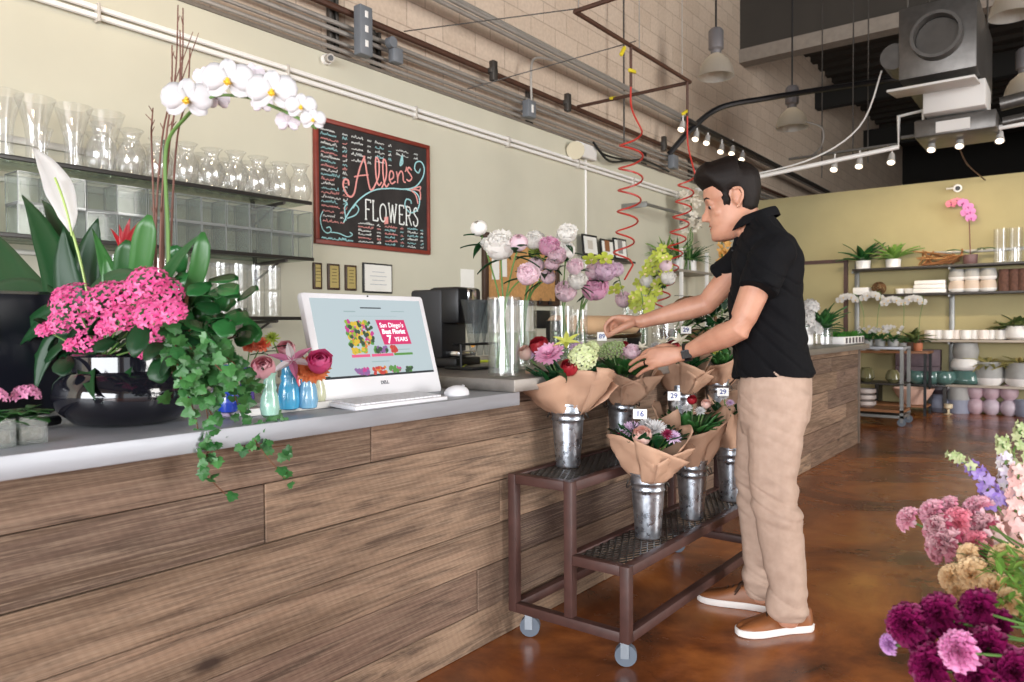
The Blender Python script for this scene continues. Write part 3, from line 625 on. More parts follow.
def sqvase():
    mb = MB(); a, h = .07, .145
    for q, s in ((a, 1), (a-.005, -1)):
        vs = [(x*q, y*q, z) for z in (0 if s > 0 else .01, h) for x, y in ((-1, -1), (1, -1), (1, 1), (-1, 1))]; mb.add(vs, [(i, (i+1) % 4, 4+(i+1) % 4, 4+i) for i in range(4)]+[(3, 2, 1, 0)])
    mb.cur = 1
    for x in (-1, 1):
        for y in (-1, 1): mb.box((x*a-.002, y*a-.002, 0), (x*a+.002, y*a+.002, h))
        mb.box((x*a-.0025, -a, h-.003), (x*a+.0025, a, h+.001)); mb.box((-a, x*a-.0025, h-.003), (a, x*a+.0025, h+.001)); mb.box((x*a-.003, -a, 0), (x*a+.003, a, .01)); mb.box((-a, x*a-.003, 0), (a, x*a+.003, .01))
    mb.cur = 0; return mb
GEDGE = glass('glass_edge', '#8d9a90', .7, .25)
gv = {}
def vase(kind, label, loc, group, sc=1):
    if kind not in gv:
        mb = {'trumpet_vase': lambda: vase_mb(TRUMPET), 'globe_vase': lambda: vase_mb(GLOBE), 'tall_cylinder_vase': lambda: vase_mb(CYL), 'cylinder_vase': lambda: vase_mb(SCYL), 'square_vase': sqvase, 'glass_bowl': lambda: vase_mb(BOWL)}[kind]()
        o = solid(kind, label, 'vase', mb, [GLASS if kind != 'square_vase' else glass('flat_glass', '#f4f7f4', .22, .07), GEDGE], loc, group, kind != 'square_vase', fix=(kind == 'square_vase')); gv[kind] = o
    else: o = dup(gv[kind], loc, rnd(-.05, .05) if kind == 'square_vase' else rnd(0, 3), label, group)
    if sc != 1: o.scale = (sc, sc, sc)
    return o
for k, (px, py) in enumerate(((3, 150), (36, 157), (74, 163), (107, 168))):
    p = at(px, py, z=SZ[0]+.001); p.x = -3.88; q = at(px, py, x=-3.88)
    vase('trumpet_vase', ['tall clear trumpet vase cut by the photo edge on the top shelf', 'tall clear trumpet vase straight above the white spathe', 'tall clear trumpet vase third along the top shelf', 'tall clear trumpet vase next to the round vases'][k], (-3.88, q.y, SZ[0]+.001), 'trumpet vases on the top shelf', 1.08)
for k in range(2): vase('trumpet_vase', 'small clear flared vase between the tall trumpet vases', (-3.8+.02*k, 1.40+.12*k, SZ[0]+.001), 'small flared vases on the top shelf', .55)
for r_ in range(2):
    for k in range(9):
        if r_ == 0 and k == 8: continue
        vase('globe_vase', 'clear round-bellied vase with flared rim in the crowd on the top shelf', (-3.97+.165*r_, 1.68+.145*k+.05*(1-r_)-.02, SZ[0]+.001), 'round vases on the top shelf', rnd(.88, .96))
for k in range(6): vase('tall_cylinder_vase', 'tall clear straight glass vase on the middle shelf behind the plant', (-3.86, .55+.125*k, SZ[1]+.001), 'tall straight vases on the middle shelf', 1.15)
for lv in range(2):
    for k in range(11):
        vase('square_vase', ['clear square glass vase in the lower row on the middle shelf', 'clear square glass vase stacked in the upper row on the middle shelf'][lv], (-3.86, 1.36+.1465*k, SZ[1]+.001+.1465*lv), 'square vases, '+('upper' if lv else 'lower')+' row')
for lv in range(2):
    for k in range(11):
        vase('cylinder_vase', ['clear cylinder vase in the lower row on the lowest shelf', 'clear cylinder vase stacked in the upper row on the lowest shelf'][lv], (-3.84, 1.52+.112*k, SZ[2]+.001+.154*lv), 'cylinder vases, '+('upper' if lv else 'lower')+' row')
# ------------------------------------------------------------------ plants in the black bowl on the pale counter
LG = M('dark_leaf', '#11301a', .42, spec=.3, island=1, col2='#1d4824', trans=.05); LG2 = M('mid_leaf', '#1f4c24', .4, island=1, col2='#3c7036', trans=.1); LGL = M('light_leaf', '#6f9c45', .45, island=1, col2='#8fb356', trans=.25)
IVY = M('ivy_leaf', '#265a2c', .42, island=1, col2='#4a8044', trans=.12); STEM = M('green_stem', '#5d8040', .5); WOODY = M('woody_stem', '#6a4630', .7, var=.2); SOIL = M('moss_soil', '#4a3a26', .95, var=.3, nscale=40)
PWHITE = M('white_petal', '#dedbd8', .5, trans=.3); PPINK = M('hot_pink_petal', '#e2478f', .5, island=1, col2='#ee78ad', trans=.25); YEL = M('yellow_centre', '#e3bd3a', .5)
def leafpath(mb, pts, W, prof=LANCE, face=(0, 0, 1), fold=.25, nu=9, mi=0, wave=0):
    """a leaf swept along a curve; face says which way its upper side looks"""
    c = spline(pts, 5) if len(pts) > 3 else bez(*pts, n=nu) if len(pts) == 3 else [V(pts[0]).lerp(V(pts[1]), i/nu) for i in range(nu+1)]
    N = len(c)-1; f = V(face).normalized(); ph = rnd(0, 6)
    def fn(u, v):
        i = min(N, int(round(u*N))); t = (c[min(i+1, N)]-c[max(i-1, 0)]).normalized(); s = t.cross(f)
        s = s.normalized() if s.length > .05 else t.orthogonal().normalized(); n = s.cross(t); x = v*2-1; w = _w(u, prof)*W/2
        return c[i]+s*(x*w)+n*(fold*abs(x)*w+wave*math.sin(u*9+ph)*W*x)
    old = mb.cur; mb.cur = mi; mb.grid(fn, N, 4); mb.cur = old
PC = V((-1.92, .89, .911))
t = thing('planter_bowl', 'glossy black round bowl planter on the pale counter', 'planter', PC)
prof = [(.085, 0), (.12, .004), (.155, .035), (.168, .07), (.16, .105), (.14, .128), (.128, .132), (.128, .168), (.134, .172), (.128, .176), (.118, .172), (.118, .14)]
BLK = NT('black_glaze'); BLK.b.inputs['Base Color'].default_value = (.008, .008, .012, 1); BLK.set(Roughness=.08); BLK.b.inputs['Coat Weight'].default_value = .6
MB().lathe(prof, 40, cap0=True).build('bowl', BLK.m, t); MB().lathe([(.119, .15), (.06, .162), (.001, .165)], 20).build('soil', SOIL, t)
def L(px, py, dy=0): return at(px, py, y=PC.y+dy)
root = PC+V((0, 0, .16))
# peace lily
t = thing('peace_lily', 'peace lily with one tall white spathe and big dark leaves in the black bowl', 'plant', root+V((-.04, .02, 0)))
def rel(t, p): return V(p)-V(t.location)
mb = MB()
for b, m_, e, w_, dy in (((75, 340), (60, 250), (22, 195), .075, .0), ((85, 340), (70, 230), (42, 200), .06, .06), ((85, 330), (50, 290), (-8, 300), .075, -.06), ((80, 335), (45, 345), (18, 392), .06, -.1), ((70, 330), (20, 255), (-40, 318), .09, -.08), ((80, 320), (120, 255), (160, 300), .085, -.10),
        ((75, 320), (40, 300), (0, 372), .08, -.12), ((85, 330), (50, 310), (20, 345), .07, -.13), ((80, 330), (90, 250), (98, 218), .07, .05), ((90, 330), (120, 280), (150, 262), .075, .04), ((60, 335), (10, 270), (-20, 220), .09, .08), ((80, 330), (45, 330), (35, 395), .06, -.12), ((95, 330), (80, 360), (95, 400), .055, -.14), ((100, 330), (60, 345), (72, 388), .065, -.14), ((85, 325), (62, 285), (64, 225), .06, -.04)):
    leafpath(mb, [rel(t, L(*b, dy*.3)), rel(t, L(*m_, dy*.8)), rel(t, L(*e, dy))], w_*(1.35 if dy > -.05 else 1.0), HEART if w_ > .065 else LANCE, (.6, -.75, .3), .2, 10)
mb.build('leaves', LG, t, solid=.0008)
mb = MB().tube([rel(t, p) for p in bez(L(95, 345, 0), L(88, 280, -.03), L(70, 225, -.05))], .0035, 6); mb.build('flower_stem', M('pale_stem', '#9db765', .5), t)
mb = MB(); leafpath(mb, [rel(t, L(71, 232, -.05)), rel(t, L(68, 185, -.06)), rel(t, L(32, 147, -.04))], .075, [(0, .1), (.15, .6), (.45, 1), (.75, .6), (1, .02)], (.75, -.6, .15), .35, 12); mb.build('white_spathe', PWHITE, t, solid=.0008)
MB().tube([rel(t, p) for p in bez(L(72, 236, -.056), L(67, 205, -.068), L(55, 178, -.07))], .003, 6).build('spathe_rib', M('spathe_rib', '#a8bf6a', .5), t)
# bromeliad
t = thing('bromeliad', 'bromeliad with a red pointed bract among green strap leaves in the black bowl', 'plant', root+V((-.01, .03, 0)))
mb = MB()
for b, m_, e, w_, dy in (((125, 330), (118, 290), (92, 228), .05, 0), ((135, 330), (140, 270), (150, 215), .06, -.02), ((130, 330), (122, 280), (128, 240), .055, -.04), ((140, 330), (165, 270), (203, 232), .045, -.02), ((130, 330), (110, 290), (105, 255), .05, -.05)):
    leafpath(mb, [rel(t, L(*b, 0)), rel(t, L(*m_, dy)), rel(t, L(*e, dy))], w_, STRAP if w_ > .05 else LANCE, (.7, -.6, .4), .3, 9)
mb.build('leaves', LG2, t, solid=.0008)
mb = MB()
for e, w_ in (((130, 218), .026), ((139, 222), .022), ((110, 228), .014), ((119, 224), .016), ((124, 230), .02)): leafpath(mb, [rel(t, L(124, 262, .0)), rel(t, L(124, 244, -.01)), rel(t, L(*e, -.01))], w_, LANCE, (.7, -.6, .3), .3, 7)
mb.build('red_bract', M('red_bract', '#9c1420', .4, island=.4), t, solid=.0008)
# peperomia, shiny round leaves on a woody stem
t = thing('rubber_plant', 'bushy plant with shiny rounded green leaves on the computer side of the black bowl', 'plant', root+V((.05, .06, 0)))
mb = MB(); st = MB(); rg = random.Random(11)
for k in range(95):
    px, py = rg.uniform(158, 246), rg.uniform(272, 352); dy = rg.uniform(-.05, .12)
    if (px-200)**2/45**2+(py-312)**2/42**2 > 1: continue
    p = rel(t, L(px, py, dy)); d = V((rg.uniform(-1, 1), rg.uniform(-1, .4), rg.uniform(-.5, .5))); leaf(mb, rg.uniform(.05, .08), rg.uniform(.04, .055), blade(p, d, rg.uniform(-.4, .4), (.6, -.5, .7)), ROUND, -.15, .2, 5)
    if k % 5 == 0: st.tube([V((rg.uniform(-.02, .02), 0, 0)), p], .0025, 5)
st.tube([(-.03, -.02, 0)]+[rel(t, L(183, 330, -.03)), rel(t, L(187, 295, -.03))], .004, 6); st.build('stem', WOODY, t); mb.build('leaves', M('glossy_leaf', '#1c4a26', .25, island=1, col2='#2e6834', trans=.06), t, solid=.0008)
# kalanchoe with pink clusters
t = thing('kalanchoe', 'pink flowering kalanchoe filling the front of the black bowl', 'plant', root+V((0, -.06, 0)))
mb = MB()
for k in range(40): leaf(mb, rnd(.05, .09), rnd(.035, .055), blade(rel(t, L(rnd(55, 185), rnd(315, 365), rnd(-.15, .02))), (rnd(-1, 1), rnd(-1, .3), rnd(-.6, .5)), 0, (.5, -.5, .7)), ROUND, -.3, .2, 5)
mb.build('leaves', LG, t, solid=.0008)
for k, (px, py, r_) in enumerate(((75, 303, 24), (62, 322, 16), (92, 318, 22), (108, 300, 22), (130, 297, 20), (90, 340, 16), (122, 318, 16), (148, 284, 20), (165, 294, 18), (150, 315, 15), (172, 312, 13), (158, 332, 14), (45, 330, 9), (72, 345, 8), (142, 348, 12), (64, 296, 12), (106, 328, 10))):
    mb = MB(); p = rel(t, L(px, py, -.15+.03*(k % 3))); ballhead(mb, r_/395*.85, int(8+r_*1.5), .0105, 0, .0, None)
    h = MB().join(mb, aim(p, (.55, -.55, .6)) @ S(1, 1, .6)); h.build('flower_cluster', PPINK, t)
    if k % 2 == 0: MB().tube([(0, 0, 0), p*.6, p], .002, 5).build('stem', STEM, t)
# ivy
def ivyleaf(mb, Mx, s):
    o = [(0, 0), (.28, -.12), (.5, .05), (.42, .25), (.62, .42), (.36, .55), (.28, .78), (0, 1.05), (-.28, .78), (-.36, .55), (-.62, .42), (-.42, .25), (-.5, .05), (-.28, -.12)]
    vs = [(0, .38*s, .05*s)]+[(x*s, y*s, -.10*s*abs(x)-.05*s*y) for x, y in o]; mb.add(vs, [(0, i, i % 14+1) for i in range(1, 15)], Mx)
t = thing('ivy', 'trailing green ivy spilling from the black bowl over the counter edge', 'plant', root+V((.09, -.02, 0)))
vm = MB(); lm = MB(); FX = XF+.065
vines = [[L(185, 340, -.05), L(200, 365, -.08), at(205, 400, x=-1.66), at(210, 440, x=FX+.02), at(205, 470, x=FX+.03), at(225, 494, x=FX+.04)], [L(190, 345, -.03), L(225, 375, -.05), at(240, 410, x=-1.64), at(258, 445, x=FX+.03), at(285, 478, x=FX+.05)],
         [L(180, 345, -.06), L(195, 380, -.1), at(215, 420, x=-1.64), at(240, 447, x=FX+.02), at(290, 445, x=FX+.02)], [L(200, 340, 0), L(240, 370, .02), at(262, 395, x=-1.68), at(275, 420, x=-1.64), at(290, 425, x=-1.62)], [L(175, 340, -.08), L(180, 375, -.13), at(195, 415, x=-1.64), at(200, 445, x=FX+.02)], [L(190, 335, 0), L(215, 350, 0), L(235, 365, 0), at(248, 388, x=-1.75)]]
for q in vines:
    c = [rel(t, p) for p in spline(q, 10)]; vm.tube(c, .0016, 5)
    for i in range(1, len(c)):
        for _ in range(2 if i < 18 else 1):
            if i > 14 and rnd(0, 1) < .35: continue
            d = V((rnd(-1, 1), rnd(-.7, .7), rnd(-.9, .15))); ivyleaf(lm, blade(c[i]+V((rnd(-.0, .02), rnd(-.022, .022), rnd(-.02, .02))), d, 0, (.85, -.45, .35)), rnd(.018, .030))
for k in range(34):
    px, py = rnd(160, 225), rnd(318, 400)
    ivyleaf(lm, blade(rel(t, L(px, py, -.11+.001*(px-160))), (rnd(-1, 1), rnd(-.7, .7), rnd(-1, .1)), 0, (.8, -.5, .4)), rnd(.022, .034))
vm.build('vine', WOODY, t); lm.build('leaves', IVY, t, smooth=False)
# white moth orchid with willow stakes
t = thing('moth_orchid', 'white moth orchid arching from the black bowl along tall twigs', 'orchid', root+V((0, .03, 0)))
OW = M('orchid_white', '#d2d0d2', .5, trans=.2); OY = M('orchid_yellow', '#e2b52c', .5); spk = [(170, 330), (168, 230), (166, 150), (185, 118), (212, 97), (245, 97), (272, 106), (298, 118), (316, 128)]
MB().tube([rel(t, p) for p in spline([L(x, y, -.01) for x, y in spk], 6)], [.0042]*20+[.0032]*29, 7).build('flower_spike', STEM, t)
for px, py, s_, dx in ((187, 100, 28, 0), (228, 81, 27, .1), (272, 92, 25, .2), (301, 107, 15, .3), (313, 120, 12, .6)):
    mb = MB(); r_ = s_/395; phal(mb, r_*.72, 0, 1, 0); n = V((.72, -.66-.1*dx, .05)); b = MB().join(mb, T(rel(t, L(px, py, -.045))) @ basis(n) @ Rz(0)); b.build('orchid_bloom', [OW, OY], t, solid=.0006)
for px, py, s_ in ((205, 78, 14), (252, 76, 15), (218, 100, 14), (288, 122, 13), (262, 104, 12)):
    mb = MB(); phal(mb, s_/395*.72, 0, 0, 0); MB().join(mb, T(rel(t, L(px, py, .02))) @ basis((-.5, .5, .2))).build('orchid_bloom', [M('orchid_back', '#e6dfe6', .5, trans=.3)], t, solid=.0006)
mb = MB()
for b, m_, e in (((165, 335), (205, 290), (203, 232)),): leafpath(mb, [rel(t, L(*b)), rel(t, L(*m_, -.02)), rel(t, L(*e, -.02))], .042, STRAP, (.7, -.6, .4), .3, 9)
mb.build('leaf', LG2, t, solid=.0008)
MB().tube([rel(t, L(168, 335)), rel(t, L(164, 140))], .003, 6).build('bamboo_stake', M('green_stake', '#3c4a35', .6), t)
for k, (x0, x1, y1, kk) in enumerate(((160, 178, 5, .8), (163, 183, 8, .5), (158, 172, 45, .3), (166, 180, 30, .2), (170, 190, 48, .9), (156, 153, 108, .4))):
    q = [L(x0, 335, .01*k), L(x0-4+6*kk, 230, .01*k), L((x0+x1)/2-3, 140, .01*k-.01), L(x1-3*kk, (140+y1)/2, .0), L(x1, y1, .01)]
    s_ = thing('willow_twig', ['reddish brown twig with a forked tip reaching the wall rail', 'second tall reddish brown twig, just right of the forked one', 'shorter brown twig behind the orchid spike', 'thin brown twig between the two tallest twigs', 'twig leaning out to the right beside the orchid bloom', 'short side twig leaning left at the orchid stem'][k], 'twig', PC+V((0, 0, .17)), group='twigs staking the orchid')
    c = [rel(s_, p) for p in spline(q, 6)]; n = len(c); mb = MB().tube(c, [.0032-.0018*i/n for i in range(n)], 6)
    for i in range(4, n, 3): mb.tube([c[i], c[i]+V((rnd(-.012, .012), rnd(-.012, .012), .016))], [.0016, .0008], 5)
    if k in (0, 1): mb.tube([c[n-8], c[n-8]+V((.03, .03, .12))], [.0016, .0008], 5)
    mb.build('twig', M('twig', '#6e4a3e', .7, var=.25), s_)
# small kalanchoes in glass cubes at the near end
for k, (px, py) in enumerate(((22, 447), (-12, 452))):
    b = at(px, py, z=.911)+V((-.05, .03, 0)); t = thing('glass_cube_vase', ['small glass cube vase at the near end of the counter', 'glass cube vase cut off by the photo edge'][k], 'vase', b)
    mb = MB(); a = .026
    for q in (a, a-.004): mb.add([(x*q, y*q, z) for z in (.0, .058) for x, y in ((-1, -1), (1, -1), (1, 1), (-1, 1))], [(i, (i+1) % 4, 4+(i+1) % 4, 4+i) for i in range(4)]+[(3, 2, 1, 0)])
    mb.build('glass', _mats['flat_glass'], t, False); MB().box((-.02, -.02, .006), (.02, .02, .034), bev=.006).build('pebbles', M('pebbles', '#6f6660', .6, var=.5, nscale=120), t)
    t = thing('kalanchoe', ['small pink kalanchoe in the glass cube in front of the black bowl', 'small kalanchoe in the glass cube at the photo edge'][k], 'plant', b+V((0, 0, .05)))
    mb = MB()
    for i in range(14): leaf(mb, rnd(.035, .055), .03, blade((0, 0, rnd(.0, .02)), (math.cos(i*2.4), math.sin(i*2.4), rnd(.0, .5))), ROUND, -.3, .2, 4)
    mb.build('leaves', LG2, t, solid=.0008); mb = MB(); ballhead(mb, .026, 34, .008, 0, .0); MB().join(mb, T(.005, -.005, .045)).build('flower_cluster', M('soft_pink_petal', '#dd86b4', .5, island=1, col2='#e9a5c8', trans=.2), t)
# dark machine behind the bowl
t = thing('card_printer', 'black box-shaped machine on the counter behind the black bowl', 'machine', (-2.42, .62, .911))
MB().box((-.16, -.45, 0), (.16, .26, .34), bev=.03).build('housing', M('navy_plastic', '#1a1c26', .35), t); MB().box((.1, -.4, .02), (.165, .2, .07), bev=.01).build('front_panel', BLACK, t); MB().box((.158, -.3, .2), (.164, .1, .29), bev=.004).build('display', M('dark_glass', '#0c0d14', .1), t)
pipe('black_rod', 'black rod lying on the counter left of the black bowl', 'rod', [at(-20, 432, z=.925), at(58, 420, z=.925)], .012, BLACK)
# ------------------------------------------------------------------ bud vases on a white tray
tr = thing('tray', 'white tray standing on the pale counter under the coloured bud vases', 'tray', (-1.80, 1.29, .911))
MB().box((-.07, -.17, 0), (.05, .16, .012), bev=.003).build('base', WHITE, tr); mb = MB()
for a, b in (((-.07, -.17, .01), (-.064, .16, .02)), ((.044, -.17, .01), (.05, .16, .02))): mb.box(a, b)
mb.build('rim', WHITE, tr)
BV = [(.018, 0), (.026, .003), (.03, .02), (.026, .05), (.019, .065), (.022, .072), (.019, .08), (.017, .10), (.022, .112)]
ftypes = {}
def flower_head(kind, r):
    """(mesh builder, materials) of one flower head looking up"""
    mb = MB()
    if kind == 'gerbera_orange': daisy(mb, r, 24, 3); return mb, [M('orange_petal', '#ef8752', .5, island=1, col2='#f5a06c', trans=.25), M('orange_eye', '#c9562a', .6)]
    if kind == 'rose_pink': shells(mb, r, 4, 3, 45, .25, .05); return mb, [M('rose_pink', '#e9a5b4', .5, island=1, col2='#f2c0c8', trans=.3)]
    if kind == 'rose_hot': shells(mb, r, 4, 3, 50, .3, .06); return mb, [M('rose_hot', '#d03c78', .5, island=1, col2='#e0679a', trans=.3)]
    if kind == 'lily': 
        for k in range(6): petal(mb, r*1.1, r*.42, Rz(k*PI/3+.2) @ Rx(.45), LANCE, 6, 2, .4, -.45, 0, k % 2)
        return mb, [M('lily_white', '#f1e6ea', .5, trans=.3), M('lily_pink', '#d17aa0', .5, trans=.3)]
    if kind == 'carn_orange': carnation(mb, r, 28); return mb, [M('salmon_petal', '#ef8366', .55, island=1, col2='#f59a7c', trans=.25)]
    if kind == 'mum_green': mum(mb, r, 60); return mb, [M('lime_petal', '#b3cc4a', .55, island=1, col2='#c8da70', trans=.25)]
    if kind == 'stock_lilac':
        for k in range(16): floret4(mb, r*.55, T(.5*r*math.cos(k*2.4), .5*r*math.sin(k*2.4), -r*1.8+k*r*.16) @ basis((math.cos(k*2.4), math.sin(k*2.4), .4)), 0, 5)
        return mb, [M('lilac_petal', '#ccb2d6', .5, island=1, col2='#dccbe4', trans=.25)]
bvs = [((228, 412), '#2446b8', 1.15, 'royal blue', [((222, 395), 'stock_lilac', .03, 'lilac stock spike drooping by the blue bud vase')]), ((270, 415), '#a5d6c6', 1.0, 'mint green', [((263, 368), 'rose_pink', .032, 'pink rose in the mint bud vase')]),
       ((246, 404), '#5a46a0', 1.0, 'violet', [((262, 343), 'carn_orange', .024, 'salmon carnation in the violet bud vase, left of two'), ((250, 345), 'carn_orange', .02, 'smaller salmon carnation in the violet bud vase')]),
       ((289, 409), '#4aa9d6', 1.25, 'sky blue', [((292, 362), 'lily', .05, 'white lily with pink throat in the sky blue bud vase'), ((272, 338), 'mum_green', .024, 'lime green chrysanthemum in the sky blue bud vase')]), ((297, 403), '#e0606a', 1.05, 'coral', [((286, 350), 'rose_pink', .028, 'pale rose in the coral bud vase')]),
       ((308, 408), '#7fb6d8', 1.15, 'pale blue', [((312, 372), 'gerbera_orange', .045, 'orange gerbera in the pale blue bud vase'), ((320, 362), 'rose_hot', .034, 'magenta rose in the pale blue bud vase beside the screen')]), ((318, 402), '#dfe3c4', 1.0, 'cream', [])]
for (px, py), c, s_, nm, fl in bvs:
    b = at(px, py, z=.925); b.z = .9235; t = solid('bud_vase', nm+' ribbed glass bud vase on the white tray', 'vase', MB().lathe(BV, 18, cap0=True, Mx=S(s_*.82, s_*.82, s_*.98)), M('bud_'+nm.replace(' ', '_'), c, .15, spec=.7, coat=.4), b)
    for (fx, fy), kd, r_, lab in fl:
        h = at(fx, fy, y=b.y-.01); top = b+V((0, 0, .1)); f = thing(kd.split('_')[0].replace('carn', 'carnation').replace('mum', 'chrysanthemum'), lab, 'flower', b+V((0, 0, .03)))
        d = V((.55, -.45, .65)); mb, mt = flower_head(kd, r_*(1.15 if kd[0] in 'gls' else .98)); MB().join(mb, aim(rel(f, h), d)).build('bloom', mt, f)
        MB().tube([rel(f, p) for p in bez(b+V((0, 0, .03)), top, h-d*.008, 6)], .0018, 6).build('stem', STEM, f)
        lm = MB(); leaf(lm, .05, .016, blade(rel(f, h-V((0, 0, .03))), (rnd(-.5, .8), rnd(-.2, .9), .2)), LANCE); lm.build('leaf', LG, f)
# ------------------------------------------------------------------ computer
SCN = emit('screen_white', '#d5e6ec', .44)
p0 = at(312, 407, z=.911); p1 = at(441, 394, z=.911); yl, yr = p0.y+.06, p1.y+.08; mw = yr-yl
t = thing('computer', 'white all-in-one computer showing a florist web page on the counter', 'computer', (p0.x-.03, yl, .911)); tilt = R(-16)
topz = at(298, 291, x=p0.x-.14).z; mh = (topz-.911)/math.cos(tilt)
MMx = Ry(tilt) @ WM                                                            # x right along the screen, y up, z out of it
MB().box((0, .0, -.03), (mw, mh, 0), MMx, .014).build('monitor_body', M('white_gloss', '#eeedf1', .25), t)
SL, SR, SB, ST = .028, mw-.028, .075, mh-.022; sw, sh = SR-SL, ST-SB
def scr(a, b, z=.0012): return [(SL+a[0]*sw, ST-a[1]*sh, z), (SL+b[0]*sw, ST-b[1]*sh, z)]
def sbox(mb, a, b, z=.0012, th=.0004):
    p, q = scr(a, b); mb.box((min(p[0], q[0]), min(p[1], q[1]), z-th), (max(p[0], q[0]), max(p[1], q[1]), z), MMx); return mb
sbox(MB(), (0, 0), (1, 1), .001, .001).build('screen', SCN, t, False)
mg = emit('screen_magenta', '#e0266e', .55); P = [(.535, .27), (.785, .27), (.785, .585), (.575, .585)]
mb = MB(); vs = [(SL+a*sw, ST-b*sh, .0016) for a, b in ((.525, .27), (.80, .27), (.83, .60), (.565, .60))]; mb.add(vs, [(3, 2, 1, 0)], MMx); mb.build('web_banner', mg, t, False)
wh = emit('screen_bright', '#ffffff', .9)
for s_, fs, x, y, bo in (("San Diego's", .024, .668, .345, False), ('Best Florist', .0235, .676, .43, True), ('7', .04, .62, .535, True), ('YEARS', .022, .735, .535, False)):
    text_mb(s_, fs, MMx @ T(SL+x*sw, ST-y*sh, .0024), .0003, bo).build('web_lettering', wh, t, False)
rg = random.Random(2); cols = [emit('web_'+n, c, .5) for n, c in (('orange', '#f0913c'), ('pink', '#d83c98'), ('green', '#5fa046'), ('lime', '#9fc23e'), ('yellow', '#f0c83c'), ('red', '#d8413c'), ('purple', '#9a6aa8'), ('dark', '#35553a'))]
def blobs(x0, x1, y0, y1, n, cs_):
    for ci in cs_:
        mb = MB()
        for k in range(n):
            x, y, r_ = rg.uniform(x0, x1), rg.uniform(y0, y1), rg.uniform(.004, .009); c = V((SL+x*sw, ST-y*sh, .0013+.00008*ci+.00002*k))
            mb.add([c+V((r_*math.cos(a*PI/5)*rg.uniform(.8, 1.1), r_*math.sin(a*PI/5)*rg.uniform(.8, 1.1), 0)) for a in range(10)], [tuple(range(10))], MMx)
        mb.build('web_photo', cols[ci], t, False)
blobs(.255, .475, .285, .60, 26, (2, 3, 0, 1, 4, 7)); blobs(.27, .40, .64, .69, 14, (0, 4, 3)); blobs(.46, .58, .64, .69, 14, (6, 7, 2)); blobs(.625, .67, .62, .70, 9, (0, 5))
blobs(.26, .37, .90, .965, 14, (1, 6)); blobs(.42, .53, .89, .965, 14, (5, 0)); blobs(.57, .67, .89, .965, 12, (1, 2)); blobs(.72, .79, .91, .965, 9, (7, 2))
sbox(sbox(MB(), (.255, .715), (.415, .75), .0016), (.43, .715), (.63, .75), .0016).build('web_banner', emit('screen_rose', '#e85a86', .6), t, False)
sbox(MB(), (.64, .715), (.82, .745), .0016).build('web_banner', cols[2], t, False)
sbox(MB(), (0, .972), (1, 1), .0016).build('task_bar', emit('screen_dark', '#27303a', .3), t, False)
mb = MB(); sbox(mb, (.41, .105), (.60, .12), .0016); mb.build('web_heading', _mats['screen_dark'], t, False)
mb = MB(); sbox(mb, (.26, .155), (.36, .17), .0016); sbox(mb, (.69, .15), (.82, .16), .0016); sbox(mb, (.68, .665), (.80, .675), .0016); sbox(mb, (.3, .22), (.74, .224), .0016); sbox(mb, (.42, .81), (.58, .82), .0016); mb.build('web_menu', emit('screen_grey', '#a9bfc0', .5), t, False)
text_mb('DELL', .016, MMx @ T(mw/2, .052, .0008), .0004, True).build('logo', M('logo_grey', '#55585f', .4), t, False)
MB().ball((mw/2, mh-.010, .001), .003, 8, 4, MMx).build('webcam', BLACK, t)
mb = MB().box((-.02, mw*.5-.16, 0), (-.16, mw*.5+.16, .012), bev=.004); mb.box((-.13, mw*.5-.03, 0), (-.115, mw*.5+.03, .2), bev=.004); mb.build('stand', _mats['white_gloss'], t)
q = [at(337, 401, z=.915), at(367, 410, z=.915), at(466, 398, z=.915), at(441, 392, z=.915)]; kx = (q[1].x+q[2].x)/2; ky0, ky1 = q[1].y, q[2].y-.03; kx = -1.70
t = thing('keyboard', 'white keyboard lying in front of the computer screen', 'keyboard', (kx, ky0, .911)); kl = ky1-ky0
MB().box((-.065, 0, 0), (.065, kl, .014), Ry(.06), .004).build('keyboard_body', _mats['white_gloss'], t)
mb = MB()
for r_ in range(5):
    for k in range(int(kl/.02)-1): mb.box((-.055+.022*r_, .01+k*.02, .013), (-.037+.022*r_, .027+k*.02, .0185), Ry(.06))
mb.build('keys', M('key_white', '#e2e2e6', .5), t, False)
p = at(457, 395, z=.912); t = thing('mouse', 'white computer mouse at the end of the keyboard', 'mouse', (p.x-.01, p.y+.01, .911))
MB().ball((0, 0, .004), 1, 16, 10, None, (.034, .056, .030)).build('mouse_body', _mats['white_gloss'], t); MB().tube([(-.0, .03, .031), (.0, .038, .028)], .004, 8).build('scroll_wheel', M('wheel_grey', '#b8b8bc', .5), t)
